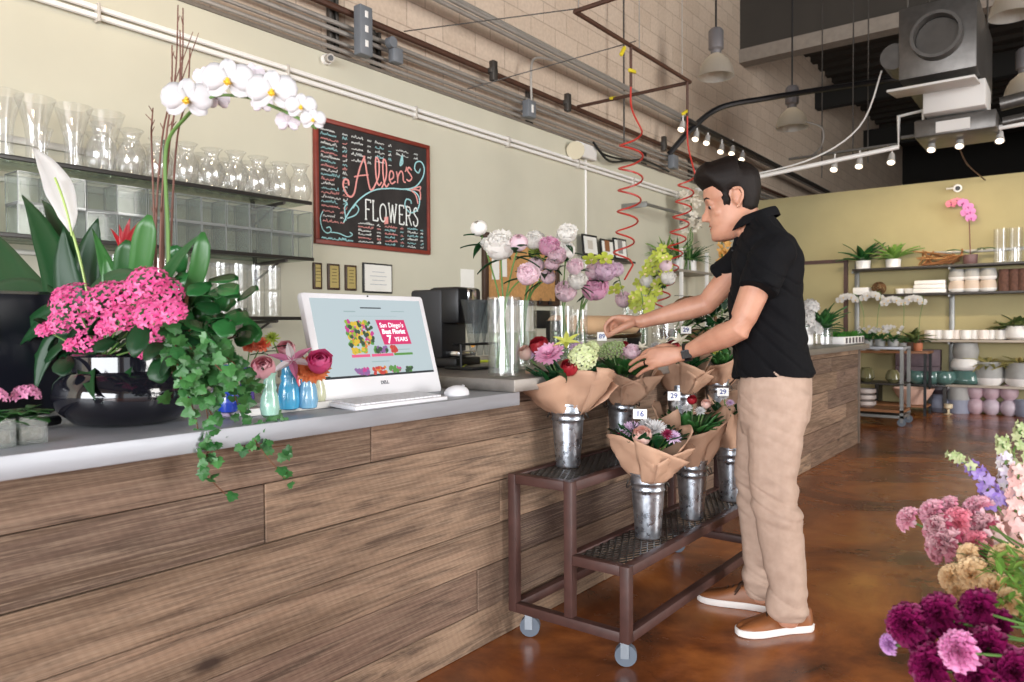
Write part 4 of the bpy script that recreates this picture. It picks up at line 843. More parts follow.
# ------------------------------------------------------------------ tall vases of peonies and orchids on the raised worktop
ZS = .957
def peony(mb, r):
    shells(mb, r*.8, 4, 4, 40, .2, .16, squash=.85)
    for k in range(26):
        t = k/25; petal(mb, r*(.55+.3*t), r*(.5+.3*t), T(0, 0, -.25*r) @ Rz(k*2.39996) @ Rx(R(80-45*t)) @ Ry(rnd(-.4, .4)), FAN, 4, 3, .35, .05-.1*t, .13)
    for k in range(9): petal(mb, r*1.15, r*1.0, T(0, 0, -.5*r) @ Rz(2*PI*k/9+rnd(-.2, .2)) @ Rx(R(rnd(15, 50))), ROUND, 5, 4, .45, .25, .07)
def fh(kind, r):
    mb = MB()
    if kind == 'peony_white': peony(mb, r); return mb, [M('peony_white', '#f8f5f0', .55, island=1, col2='#fdfbf8', trans=.45), STEM]
    if kind == 'peony_pink': peony(mb, r); return mb, [M('peony_pink', '#f0b9d6', .55, island=1, col2='#f8d8e8', trans=.45), STEM]
    if kind == 'peony_pale': peony(mb, r); return mb, [M('peony_pale', '#f8e0e9', .55, island=1, col2='#f6e2e9', trans=.45), STEM]
    if kind == 'peony_mauve': peony(mb, r); return mb, [M('peony_mauve', '#e6c9dc', .55, island=1, col2='#f0dcea', trans=.45), STEM]
    if kind == 'bud_white': shells(mb, r, 3, 3, 12, .05, .05); return mb, [_mats.get('peony_white') or fh('peony_white', .01)[1][0], STEM]
    if kind == 'bud_pink': shells(mb, r, 3, 3, 12, .05, .05); return mb, [_mats.get('peony_pale') or fh('peony_pale', .01)[1][0], STEM]
    if kind == 'cymbidium': cymb(mb, r); return mb, [M('cymb_green', '#b5c23c', .5, island=1, col2='#cdd65e', trans=.25), M('cymb_lip', '#e4d2a0', .5, var=.3, nscale=90)]
    if kind == 'thistle': mum(mb, r, 50); return mb, [M('green_bloom', '#7f9440', .6, island=1, col2='#a0a95a'), STEM]
    if kind == 'rose_red': shells(mb, r, 4, 3, 42, .2, .05); return mb, [M('rose_red', '#8e1420', .5, island=1, col2='#a82430', trans=.1), STEM]
    if kind == 'rose_peach': shells(mb, r, 4, 3, 42, .25, .05); return mb, [M('rose_peach', '#eec0b2', .5, island=1, col2='#f4d3c8', trans=.25), STEM]
    if kind == 'gerbera_pink': daisy(mb, r, 22, 4, cr=.18); return mb, [M('gerbera_pink', '#eba3c8', .5, island=1, col2='#f4c2dc', trans=.25), M('gerbera_eye', '#e589a8', .6)]
    if kind == 'mum_white': mum(mb, r, 80); return mb, [M('mum_white', '#d8d6d6', .55, island=1, col2='#e6e5e5', trans=.25), STEM]
    if kind == 'mum_lilac': mum(mb, r, 80); return mb, [M('mum_lilac', '#dcbbdd', .55, island=1, col2='#e9d2ea', trans=.25), STEM]
    if kind == 'mum_burgundy': mum(mb, r, 60); return mb, [M('mum_burgundy', '#7e1238', .55, island=1, col2='#9c2450'), STEM]
    if kind == 'hydrangea': ballhead(mb, r*.85, 46, r*.3, 0, .2); return mb, [M('hydrangea_green', '#cfdba0', .55, island=1, col2='#e3eabf', trans=.2), STEM]
    if kind == 'sedum':
        for i in range(60): q = r*math.sqrt(i/60); mb.ball((q*math.cos(i*2.4), q*math.sin(i*2.4), .25*r*(1-i/60)+rnd(-.04, .04)*r), r*.11, 6, 4)
        return mb, [M('sedum_green', '#93ac6c', .6, island=1, col2='#b8c795'), STEM]
    if kind == 'lily_green':
        for k in range(6): petal(mb, r*1.1, r*.42, Rz(k*PI/3+.2) @ Rx(.5), LANCE, 6, 2, .4, -.3)
        return mb, [M('lily_lime', '#c9cf58', .5, island=1, col2='#dfe07a', trans=.25), STEM]
    if kind == 'lily_pale':
        for k in range(6): petal(mb, r*1.1, r*.42, Rz(k*PI/3+.2) @ Rx(.6), LANCE, 6, 2, .4, -.3)
        return mb, [M('lily_pale', '#f3ecd8', .5, trans=.25), STEM]
    return flower_head(kind, r)
NICE = {'peony_white': 'white peony', 'peony_pink': 'pink peony', 'peony_pale': 'pale pink peony', 'peony_mauve': 'mauve peony', 'bud_white': 'white peony bud', 'bud_pink': 'pale pink peony bud', 'cymbidium': 'lime green orchid', 'thistle': 'green fluffy bloom'}
KN = {'peony_white': 'peony', 'peony_pink': 'peony', 'peony_pale': 'peony', 'peony_mauve': 'peony', 'bud_white': 'peony_bud', 'bud_pink': 'peony_bud', 'cymbidium': 'orchid', 'thistle': 'green_bloom'}
def tallvase(name, label, b, r, h):
    t = thing('cylinder_vase', label, 'vase', b); pr = [(r*.94, 0), (r, .004), (r, h)]
    vase_mb(pr, 28).build('glass', GLASS, t)
    MB().lathe([(.001, .014), (r-.006, .014), (r-.006, h*.55), (.001, h*.55)], 24).build('water', glass('water', '#eef4ee', .6), t); return t
VS = []
for px, py, r, h, lab in ((504, 376, .062, .30, 'tall clear cylinder vase at the corner of the raised worktop'), (523, 369, .062, .30, 'tall clear cylinder vase just behind the corner vase'), (562, 362, .062, .29, 'tall clear cylinder vase behind the first wrapped bouquet'), (578, 358, .058, .28, 'clear cylinder vase with dark ribbon look behind the mauve peony'),
                     (628, 350, .045, .32, 'slim clear vase with lime orchids left of the far coil hose'), (643, 347, .045, .32, 'slim clear vase with lime orchids nearer the man')):
    b = at(px, py, z=ZS); b.z = ZS+.001; tallvase('v', lab, b, r, h); VS.append((b, r, h))
PL = [ (0, 500, 246, 17, 'peony_white', 'largest open white peony over the corner vase'), (0, 479, 228, 7.5, 'bud_white', 'white peony bud highest at the left of the vases'), (0, 519, 243, 8, 'bud_pink', 'pale pink bud beside the largest white peony'),
  (0, 527, 275, 12, 'peony_pale', 'pale pink peony hanging lowest over the corner vase'), (1, 535, 241, 11, 'peony_white', 'small white peony behind the green bloom'), (1, 537, 252, 9, 'thistle', 'green fluffy bloom among the peonies'),
  (1, 549, 247, 11, 'peony_pink', 'pink peony right of the green bloom'), (1, 557, 256, 10, 'peony_pale', 'pale pink peony under the tallest white peony'), (1, 536, 265, 8, 'bud_pink', 'pale pink bud above the lowest pink peony'), (1, 552, 264, 8, 'peony_pale', 'small pale pink peony in the middle of the vases'),
  (1, 548, 277, 7, 'bud_pink', 'pink bud lowest in the second vase'), (2, 567, 234, 11, 'peony_white', 'tallest white peony standing above the others'), (2, 566, 251, 10, 'peony_white', 'white peony below the tallest one'), (2, 575, 267, 9, 'peony_pale', 'pale peony right of the small pink one'),
  (2, 566, 292, 12, 'peony_pale', 'low pale pink peony touching the vase rim'), (2, 577, 281, 10, 'peony_white', 'pinkish white peony beside the mauve ones'), (3, 595, 289, 14, 'peony_pink', 'big deep pink peony at the vase rim'), (3, 606, 271, 12, 'peony_mauve', 'mauve peony above the deep pink peony'),
  (3, 593, 272, 9, 'peony_pale', 'pale peony left of the mauve one'), (3, 591, 260, 8, 'cymbidium', 'green orchid bloom left of the two above the mauve peony'), (3, 605, 259, 8, 'cymbidium', 'green orchid bloom right of the two above the mauve peony'), (4, 617, 270, 8, 'peony_mauve', 'small mauve peony by the coil hose end'),
  (4, 624, 300, 9, 'peony_pale', 'pale pink peony low by the slim vase'), (4, 616, 290, 8, 'cymbidium', 'lime orchid bloom low beside the deep pink peony'), (5, 668, 278, 8, 'peony_white', 'white bloom right of the orchid spray'), (5, 666, 266, 6, 'bud_pink', 'pink-tinged bud right of the orchid spray'), (5, 647, 281, 7, 'bud_white', 'white bud inside the orchid spray')]
rg = random.Random(5)
def flower(vi, px, py, rp, kind, lab, yo=0, tilt=None):
    b, r, h = VS[vi]; head = at(px, py, y=b.y+yo); dep = (head-CAMP).dot(V((rt[0], rt[1], rt[2])).cross(-V((dn[0], dn[1], dn[2])))*0+fw); rm = rp/F*dep*1.16
    base = b+V((rg.uniform(-.6, .6)*r, rg.uniform(-.6, .6)*r, .03)); t = thing(KN.get(kind, kind.split('_')[0]), lab, 'flower', base)
    d = (head-(b+V((0, 0, h*.5)))).normalized()+V((.45, -.95, .05)) if tilt is None else V(tilt); mb, mt = fh(kind, rm); MB().join(mb, aim(head-base, d)).build('bloom', mt, t)
    rim = b+V((0, 0, h))+(head-b-V((0, 0, h)))*.18; rim = V((b.x+max(-r*.75, min(r*.75, rim.x-b.x)), b.y+max(-r*.75, min(r*.75, rim.y-b.y)), b.z+h)); c = spline([base, (base+rim)/2, rim, rim.lerp(head, .6)+V((0, 0, .01)), head-d.normalized()*rm*.5], 5)
    MB().tube([p-base for p in c], .0032, 6).build('stem', STEM, t)
    if 'peony' in kind or 'bud' in kind:
        lm = MB()
        for k in range(3 if head.z-rim.z > .08 else 1): leaf(lm, rg.uniform(.07, .11), .032, blade(c[-3-k]-base, (rg.uniform(-1, 1), rg.uniform(-1, .6), rg.uniform(-.3, .4))), LANCE, -.35, .3, 6)
        lm.build('leaf', LG, t, solid=.0008)
    return t
for q in PL: flower(*q)
for vi, spots, lab in ((5, ((656, 255), (662, 249), (667, 258), (650, 262), (660, 266), (653, 272), (644, 274), (664, 274), (648, 290), (656, 284), (638, 283), (652, 297), (661, 258), (668, 268), (654, 262), (647, 268), (662, 281), (650, 279), (643, 287), (658, 292)), 'arching spray of lime green orchids right of the coil hose'), (4, ((634, 297), (641, 291), (645, 303), (636, 307), (648, 309), (640, 301), (651, 301), (633, 304)), 'lower spray of lime green orchids over the slim vase')):
    b, r, h = VS[vi]; t = thing('orchid_spray', lab, 'flower', b+V((0, 0, .03))); mb, mt = fh('cymbidium', .05); hs = []
    for k, (px, py) in enumerate(spots):
        p = at(px, py, y=b.y-.03+.02*(k % 3))-V(t.location); hs.append(p); MB().join(mb, aim(p, (rnd(.2, .9), -.8, rnd(-.3, .4))) @ Rz(rnd(0, 6))).build('bloom', mt, t)
    top = hs[1] if vi == 5 else hs[1]; low = min(hs, key=lambda p: p.z); MB().tube(spline([(0, 0, 0), (0, 0, h*.9), low*.5+top*.5+V((-.02, 0, -.05)), top], 6), .004, 6).build('stem', STEM, t)
# black coffee machine, cellophane sleeves, kraft roll
b = at(446, 367, z=ZS); b.z = ZS+.001; t = thing('coffee_machine', 'black coffee machine on the raised worktop behind the computer', 'machine', (b.x, b.y, b.z), R(8))
MB().box((-.16, -.06, 0), (.10, .15, .045), bev=.01).build('base', BLACK, t); MB().box((-.16, -.06, .04), (.02, .15, .36), bev=.015).build('body', DARKGREY, t); MB().box((-.06, -.055, .20), (.11, .145, .37), bev=.02).build('brew_head', BLACK, t)
MB().box((.06, .02, .30), (.118, .09, .365), bev=.01).build('steel_latch', CHROME, t); MB().ball((.112, .05, .26), .012, 8, 5).build('button', M('white_led', '#dfe6ea', .3), t); MB().ball((.102, .075, .10), .011, 8, 5).build('orange_lamp', emit('orange_lamp', '#e89a28', .5, '#e89a28'), t)
MB().box((.0, -.02, .05), (.09, .12, .075), bev=.006).build('drip_tray', CHROME, t)
CELLO = glass('cellophane', '#e9ecee', .8)
for k, (px, py) in enumerate(((473, 350), (480, 346), (487, 350))):
    b = at(px, py, z=1.0); t = solid('cellophane_sleeve', ['clear cone flower sleeve nearest the coffee machine', 'clear cone flower sleeve in the middle of the rack', 'clear cone flower sleeve nearest the corner vase'][k], 'sleeve', MB().lathe([(.012, 0), (.03, .10), (.06, .24), (.064, .25), (.058, .24), (.028, .10)], 12, Mx=Ry(rnd(-.1, .1))), CELLO, (-2.15, at(px, py, x=-2.15).y, 1.015), 'clear flower sleeves')
mb = MB().box((-.08, -.17, 0), (.08, .12, .012), bev=.003)
for y in (-.15, .10): mb.tube([(0, y, .01), (0, y, .11)], .006, 6)
mb.tube([(-.03, -.17, .11), (-.03, .12, .11)], .005, 6); mb.tube([(.03, -.17, .11), (.03, .12, .11)], .005, 6); solid('sleeve_rack', 'dark wire rack holding the clear flower sleeves', 'rack', mb, BLACK, (-2.15, at(480, 346, x=-2.15).y+.02, ZS+.001))
pipe('yellow_cord', 'lime yellow cord lying at the foot of the coffee machine', 'cord', spline([at(463, 368, z=.965), at(472, 362, z=.965), at(490, 361, z=.965)], 5), .007, M('lime_cord', '#b9c62c', .5))
t = thing('paper_roll', 'brown kraft paper roll on a cutter stand behind the vases', 'paper roll', (-2.5, 3.65, ZS+.001)); KRAFT = M('kraft_paper', '#b8937a', .75, var=.07, nscale=6); KR2 = M('kraft_roll', '#d3ae88', .45, var=.04)
MB().tube([(0, .02, .19), (0, .98, .19)], .062, 24).build('roll', KR2, t)
for y in (0, 1.0): MB().box((-.05, y-.008, 0), (.05, y+.008, .22), bev=.004).build('end_plate', BLACK, t)
MB().box((.05, 0, .1), (.062, 1.0, .135), bev=.003).build('cutter_bar', CHROME, t)
# ------------------------------------------------------------------ rolling two-step display stand
CX, CY = -1.672, 2.14; CW, CM, CL = .50, .245, 1.36
t = thing('display_cart', 'dark brown two-step metal display stand on casters', 'stand', (CX, CY, 0)); q = .034
def bar(a, b): return MB().box(a, b, bev=.003)
for y in (0, CL-q):
    for x, z1 in ((0, .605), (CM, .605), (CW-q, .352)): bar((x, y, .095 if x != CM else .1305), (x+q, y+q, z1)).build('post', BROWNFRAME, t)
    bar((q, y, .095), (CW-q, y+q, .13)).build('base_rail', BROWNFRAME, t); bar((q, y, .57), (CM, y+q, .605)).build('top_rail', BROWNFRAME, t); bar((CM+q, y, .317), (CW-q, y+q, .352)).build('step_rail', BROWNFRAME, t)
for x, z, n in ((0, .095, 'base_rail'), (CW-q, .095, 'base_rail'), (0, .57, 'top_rail'), (CM, .57, 'top_rail'), (CM, .317, 'step_rail'), (CW-q, .317, 'step_rail')): bar((x, q, z), (x+q, CL-q, z+.035)).build(n, BROWNFRAME, t)
def meshshelf(x0, x1, z):
    mb = MB(); w_ = x1-x0; st = .052; n = int((CL+w_*2)/st)
    for k in range(n):
        for sg in (1, -1):
            ya = k*st-w_*2; yb = ya+w_*2; xa, xb = (x0, x1) if sg > 0 else (x1, x0)
            f0, f1 = max(0, (q-ya)/(yb-ya)), min(1, (CL-q-ya)/(yb-ya))
            if f1 <= f0: continue
            mb.tube([(xa+(xb-xa)*f0, ya+(yb-ya)*f0, z), (xa+(xb-xa)*f1, ya+(yb-ya)*f1, z)], .0034, 4)
    return mb
meshshelf(q, CM, .597).build('wire_mesh', DKMETAL, t); meshshelf(CM+q, CW-q, .344).build('wire_mesh', DKMETAL, t)
for x in (.05, CW-.05):
    for y in (.05, CL-.05):
        w_ = MB().tube([(0, -.014, 0), (0, .014, 0)], .037, 18, Mx=T(x+.012, y, .0385) @ Rz(.5)).build('caster', RUBBER, t)
        mb = MB().box((-.03, -.03, .088), (.03, .03, .095), T(x, y, 0)); mb.box((-.014, -.021, .03), (.014, -.017, .09), T(x+.008, y, 0) @ Rz(.5)); mb.box((-.014, .017, .03), (.014, .021, .09), T(x+.008, y, 0) @ Rz(.5)); mb.build('fork', M('zinc_fork', '#8d949c', .4, metal=.7), w_)
ZU, ZL = .6015, .3485
# ------------------------------------------------------------------ galvanised buckets
def bucket_mb():
    H = .245; r0, r1 = .047, .066; mb = MB(); R_ = lambda z: r0+(r1-r0)*z/H
    pr = [(r0-.002, 0), (r0, .003), (r0+.001, .008)]+[(R_(z), z) for z in (.06, .12, .17)]+[(R_(.178), .178), (R_(.183)+.0035, .183), (R_(.188), .188), (R_(.205), .205), (R_(.210)+.0035, .210), (R_(.215), .215), (R_(.238), .238), (r1+.004, .241), (r1+.004, .247), (r1-.001, .247), (r1-.004, .24), (R_(.1)-.003, .1), (.001, .1)]
    mb.lathe(pr, 28, cap0=True); return mb
def bucket(label, loc, rz=0, proto=[None]):
    if proto[0] is None:
        t = thing('flower_bucket', label, 'bucket', loc, rz, 'galvanised flower buckets'); bucket_mb().build('pail', GALV, t)
        for s_ in (1, -1):
            a = [V((s_*(.068+.012*math.sin(PI*i/8)), .026*math.cos(PI*i/8), .212-.022*math.sin(PI*i/8))) for i in range(9)]; MB().tube(a, .0025, 6).build('handle', DKMETAL, t)
        proto[0] = t; return t
    return dup(proto[0], loc, rz, label)
def spot(px, py, z): p = at(px, py, z=z); p.z = z; return p
B = []
for px, py, z, rz, lab in ((568, 466, ZU, .5, 'galvanised bucket on the upper step nearest the counter end'), (617, 449, ZU, .9, 'galvanised bucket second on the upper step, behind the low bouquet'), (664, 432, ZU, .3, 'galvanised bucket third on the upper step, under the 29 tag'), (703, 422, ZU, .3, 'galvanised bucket furthest along the upper step by the man'),
                          (648, 537, ZL, .7, 'galvanised bucket on the lower step nearest the front post'), (692, 518, ZL, .2, 'galvanised bucket in the middle of the lower step'), (731, 500, ZL, .6, "galvanised bucket on the lower step beside the man's leg")):
    p = spot(px, py, z); p.x = max(CX+.075, min(p.x, CX+CM-.045)) if z == ZU else max(CX+CM+.075, min(p.x, CX+CW-.05)); bucket(lab, p, rz); B.append(p)
# ------------------------------------------------------------------ wrapped bouquets
def wrap_mb(r, h, rot, seed, low=.0, ax=-2.5):
    rg = random.Random(seed); mb = MB()
    def sheet(a0, a1, off, hf, nu=28, nv=9):
        def fn(u, v):
            a = a0+(a1-a0)*u; hh = hf(u, a); z = hh*v; k = v**.8
            rr = (.042+off)+(r-.042)*k*(1+.20*math.cos(2*(a-ax))+.08*math.cos(3*(a-rot))+.05*math.cos(5*a+seed)); cr = noise.noise(V((a*1.7+seed*3, v*2.2, seed)))*.028*v*(1.2-v)*2-abs(noise.noise(V((a*2.6+v*2, v*2.5-a, seed+5))))*.030*v**.5+noise.noise(V((a*7, v*8, seed+5)))*.005
            rr += cr+.010*math.sin(v*PI)*math.sin(4*a+seed); return (rr*math.cos(a), rr*math.sin(a), z-.055)
        mb.grid(fn, nu, nv)
    sheet(rot-PI*.15, rot+PI*1.75, 0, lambda u, a: h*(1+.22*math.cos(2*(a-rot))+.10*math.cos(3*(a-rot)+1)-low*max(0, math.cos(a+.9))), 40)
    sheet(rot-PI*.55, rot+PI*.35, .009, lambda u, a: h*(.55+.62*u+.08*math.sin(u*7)), 22)
    sheet(rot+PI*1.25, rot+PI*1.75, .014, lambda u, a: h*(1.1-.55*u), 14)
    return mb
TAGM = M('card_white', '#f2f1ee', .5); INK = M('blue_ink', '#3d4f8f', .7)
def card(parent, p, txt, n=(.35, -.9, .15), w_=.05, h=.036):
    o = MB().box((-w_/2, -h/2, -.0006), (w_/2, h/2, .0006), aim(p, n)).build('price_tag', TAGM, parent, False); text_mb(txt, h*.8, aim(p, n) @ T(0, 0, .001), .0002, True).build('price', INK, o, False); return o
def bouquet(label, b, r, h, rot, seed, blooms, tagpos=None, tagtxt=None, lean=(0, 0), sp=1, dz=0):
    t = thing('bouquet', label, 'bouquet', b+V((0, 0, .247+.004+dz))); Lm = Matrix.Rotation(lean[0], 4, 'X') @ Matrix.Rotation(lean[1], 4, 'Y'); wm = MB().join(wrap_mb(r, h, rot, seed, .12), Lm); wm.build('kraft_wrap', KRAFT, t, fix=True, solid=.0012, edge=False)
    rg = random.Random(seed+50); fol = MB(); base = V(t.location)
    for k in range(60):
        a = rg.uniform(0, 2*PI); q_ = r*.80*math.sqrt(rg.random()); leaf(fol, rg.uniform(.06, .10), rg.uniform(.03, .05), blade(Lm @ V((q_*math.cos(a)*.75, q_*math.sin(a)*.75, h*.50)), (math.cos(a)*.5+rg.uniform(-.4, .4), math.sin(a)*.5+rg.uniform(-.4, .4), rg.uniform(.5, 1.1))), ROUND if k % 3 else LANCE, -.3, .25, 5)
    fol.build('foliage', LG if seed % 2 else M('bouquet_leaf', '#2a5a2c', .4, island=1, col2='#467a3c', trans=.15), t, solid=.0008); st = MB()
    for px, py, rp, kind, dy in blooms:
        p = at(px, py, y=b.y+dy); dep = (p-CAMP).dot(fw); rm = rp/F*dep; d = (p-base-V((0, 0, -.12))).normalized()+V((.35, -1.0, .45)); mb, mt = fh(kind, rm)
        o = MB().join(mb, aim(p-base, d)).build(kind if '_' not in kind else {'lily_green': 'lily', 'lily_pale': 'lily', 'gerbera_pink': 'gerbera', 'rose_red': 'rose', 'rose_peach': 'rose', 'rose_pink': 'rose', 'mum_white': 'chrysanthemum', 'mum_lilac': 'chrysanthemum', 'mum_burgundy': 'chrysanthemum', 'mum_green': 'chrysanthemum'}.get(kind, 'bloom'), mt, t)
        st.tube([(rg.uniform(-.02, .02), rg.uniform(-.02, .02), -.10), Lm @ V((0, 0, .02)), p-base-d.normalized()*rm*.4], .003, 5)
    st.build('stems', STEM, t)
    if tagtxt: card(t, at(*tagpos, y=b.y-.08)-base, tagtxt)
    return t
bouquet('kraft-wrapped bouquet with a pink gerbera and red rose in the first upper bucket', B[0], .175, .165, 2.1, 1, [(550, 356, 17, 'gerbera_pink', -.06), (539, 346, 10, 'rose_red', 0), (525, 353, 8, 'rose_peach', -.02), (567, 343, 14, 'lily_green', .0), (583, 358, 16, 'hydrangea', -.05), (577, 348, 10, 'mum_lilac', .03), (569, 368, 9, 'rose_red', -.10), (536, 352, 11, 'mum_lilac', .0), (592, 348, 8, 'hydrangea', .03)], lean=(.10, -.12))
bouquet('kraft-wrapped bouquet of pale green flowers the man is tagging', B[1], .15, .16, .6, 2, [(612, 350, 14, 'sedum', -.03), (632, 352, 10, 'peony_pale', -.06), (624, 347, 6, 'rose_red', .02), (602, 352, 7, 'hydrangea', 0), (641, 348, 7, 'lily_pale', .03)])
bouquet('kraft-wrapped bouquet with cream lilies between the hands', B[2], .145, .16, 1.2, 3, [(664, 343, 8, 'lily_pale', 0), (680, 342, 10, 'lily_pale', -.03), (673, 347, 7, 'rose_red', -.05), (655, 347, 7, 'mum_white', -.05), (690, 352, 7, 'hydrangea', -.02)], (686, 330), '29')
bouquet('kraft-wrapped bouquet with yellow green blooms furthest along the upper step', B[3], .14, .155, 2.8, 4, [(705, 358, 8, 'mum_green', -.06), (714, 352, 8, 'lily_green', -.02), (695, 356, 7, 'mum_white', -.03)])
bouquet('low kraft-wrapped bouquet with white and lilac chrysanthemums in the front lower bucket', B[4], .145, .165, .9, 5, [(631, 430, 12, 'mum_lilac', -.03), (655, 430, 14, 'mum_white', -.02), (642, 436, 10, 'rose_peach', -.08), (667, 434, 7, 'mum_burgundy', -.04), (622, 434, 6, 'mum_burgundy', -.02), (646, 424, 9, 'mum_white', .03), (673, 437, 9, 'mum_lilac', -.02)], (640, 414), '16', dz=.012)
bouquet('kraft-wrapped bouquet of white daisies with dark leaves in the middle lower bucket', B[5], .14, .22, 3.6, 6, [(687, 408, 6, 'mum_white', -.05), (700, 411, 6, 'mum_white', -.05), (676, 404, 5, 'mum_white', -.04), (692, 400, 5, 'rose_red', 0), (706, 404, 5, 'rose_peach', .0)], (674, 396), '29')
bouquet("kraft-wrapped bouquet half hidden behind the man's leg on the lower step", B[6], .125, .23, 1.9, 7, [(724, 397, 5, 'mum_white', -.02), (730, 403, 5, 'mum_lilac', -.03)], (723, 392), '29')
# ------------------------------------------------------------------ the man
MO = V((-.97, 2.83, 0)); MF = V((-.94, -.34, 0)).normalized(); ML = V((-MF.y, MF.x, 0)); ML = ML if ML.y < 0 else -ML
def mp(px, py, s): return on_plane(px, py, MO+ML*s, ML)-MO
def fuse(mb, vox, sm, name, mat, parent, disp=None, dec=0):
    """closes all pieces into one continuous skin"""
    me = mb.mesh('tmp', mat); bm = bmesh.new(); bm.from_mesh(me); bmesh.ops.recalc_face_normals(bm, faces=bm.faces); bm.to_mesh(me); bm.free()
    o = bpy.data.objects.new('tmp', me); COL.objects.link(o); r_ = o.modifiers.new('r', 'REMESH'); r_.mode = 'VOXEL'; r_.voxel_size = vox
    if sm: s_ = o.modifiers.new('s', 'SMOOTH'); s_.iterations = sm; s_.factor = .5
    dg = bpy.context.evaluated_depsgraph_get(); nm = bpy.data.meshes.new_from_object(o.evaluated_get(dg)); bpy.data.objects.remove(o); nm.name = name
    nm.materials.clear(); nm.materials.append(mat)
    if disp:
        no = [v.normal.copy() for v in nm.vertices]
        for v, n in zip(nm.vertices, no): v.co = disp(v.co, n)
    nm.polygons.foreach_set('use_smooth', [True]*len(nm.polygons)); nm.update()
    ob = bpy.data.objects.new(name, nm); COL.objects.link(ob); ob.parent = parent; return ob
def ring(c, d, side, ra, rb, n=20, e=2.2):
    """super-ellipse ring round c, across d; ra along side"""
    d = V(d).normalized(); s = (V(side)-d*V(side).dot(d)).normalized(); t = d.cross(s); out = []
    for k in range(n):
        a = 2*PI*k/n; ca, sa = math.cos(a), math.sin(a); out.append(V(c)+s*(ra*math.copysign(abs(ca)**(2/e), ca))+t*(rb*math.copysign(abs(sa)**(2/e), sa)))
    return out
def limb(mb, pts, rs, side=None, e=2.1, n=18, flat=False):
    side = ML if side is None else side; R_ = []
    for i, p in enumerate(pts):
        d = V(pts[min(i+1, len(pts)-1)])-V(pts[max(i-1, 0)]); r_ = rs[i] if isinstance(rs[i], tuple) else (rs[i], rs[i]); R_.append(ring(p, d, side, r_[0], r_[1], n, e))
    d0 = (V(pts[0])-V(pts[1])).normalized(); d1 = (V(pts[-1])-V(pts[-2])).normalized()
    def endr(R, d, f): c = sum(R, V())/len(R); k = (R[0]-c).length; return [c+(p-c)*f+d*k*(.45 if f > .5 else .62) for p in R]
    mb.loft([endr(R_[0], d0, .3), endr(R_[0], d0, .8)]+R_+([] if flat else [endr(R_[-1], d1, .8), endr(R_[-1], d1, .3)]))
SKIN = NT('skin'); n_ = SKIN.noise(SKIN.coord(), 14, 4); SKIN.link(SKIN.ramp(n_, [(.3, lin('#b58169')), (.7, lin('#c7947b'))]), SKIN.b.inputs['Base Color']); SKIN.set(Roughness=.5)
SKIN.b.inputs['Subsurface Weight'].default_value = .12; SKIN.b.inputs['Subsurface Radius'].default_value = (.012, .004, .002); SKIN.b.inputs['Subsurface Scale'].default_value = .6; SKIN = SKIN.m
man = thing('person', 'standing man in black polo shirt and beige trousers tending the wrapped bouquets', 'person', MO)
body = MB()
# head, in its own frame: x forward, y left, z up from the middle of the ears
HS = 1.15; PITCH = R(9); ear = mp(735, 199, .079); hc = ear-ML*.079
HM = T(hc) @ Matrix((MF, -ML*-1, V((0, 0, 1)))).transposed().to_4x4() @ Ry(PITCH) @ S(HS)
FR = [(-.122, .060, .030, .016), (-.118, .082, .012, .030), (-.108, .094, -.002, .041), (-.095, .0945, -.012, .049), (-.082, .0915, -.022, .054), (-.072, .0895, -.045, .058), (-.062, .094, -.062, .061), (-.050, .0915, -.072, .0635), (-.035, .090, -.082, .066), (-.015, .0885, -.091, .069), (.003, .0885, -.097, .071), (.020, .0985, -.101, .073), (.038, .100, -.103, .075), (.058, .097, -.102, .075), (.078, .088, -.096, .070), (.096, .072, -.082, .060), (.110, .050, -.060, .045), (.120, .022, -.030, .024), (.124, .004, -.008, .006)]
FR = [(z, a, b*(.76 if z > -.045 else .76 if b < 0 else 1), w_) for z, a, b, w_ in FR]
def hring(z, fx, bx, w_, off=0, n=36, e=2.25):
    c = (fx+bx)/2; a = (fx-bx)/2+off; w_ = w_+off; out = []
    for k in range(n):
        t = 2*PI*k/n; ca, sa = math.cos(t), math.sin(t); x = c+a*math.copysign(abs(ca)**(2/e), ca); y = w_*math.copysign(abs(sa)**(2/e), sa)
        if z < .01 and ca > .1: y *= 1-.12*max(0, ca)*(1 if z < -.06 else .6)
        out.append(V((x, y, z)))
    return out
body.loft([hring(*q) for q in FR], HM)
hm = MB()
hm.loft([[V((x+.0*k, w_*s_, z)) for s_, x in zip((-1, -.6, 0, .6, 1, 0), (bx, bx+.5*(fx-bx), fx, bx+.5*(fx-bx), bx, bx-.006))] for k, (z, fx, bx, w_) in enumerate([(.016, .0975, .078, .008), (.0, .1, .078, .009), (-.015, .110, .078, .011), (-.028, .1195, .078, .014), (-.037, .124, .078, .0165), (-.044, .116, .078, .0175), (-.049, .099, .078, .013)])])
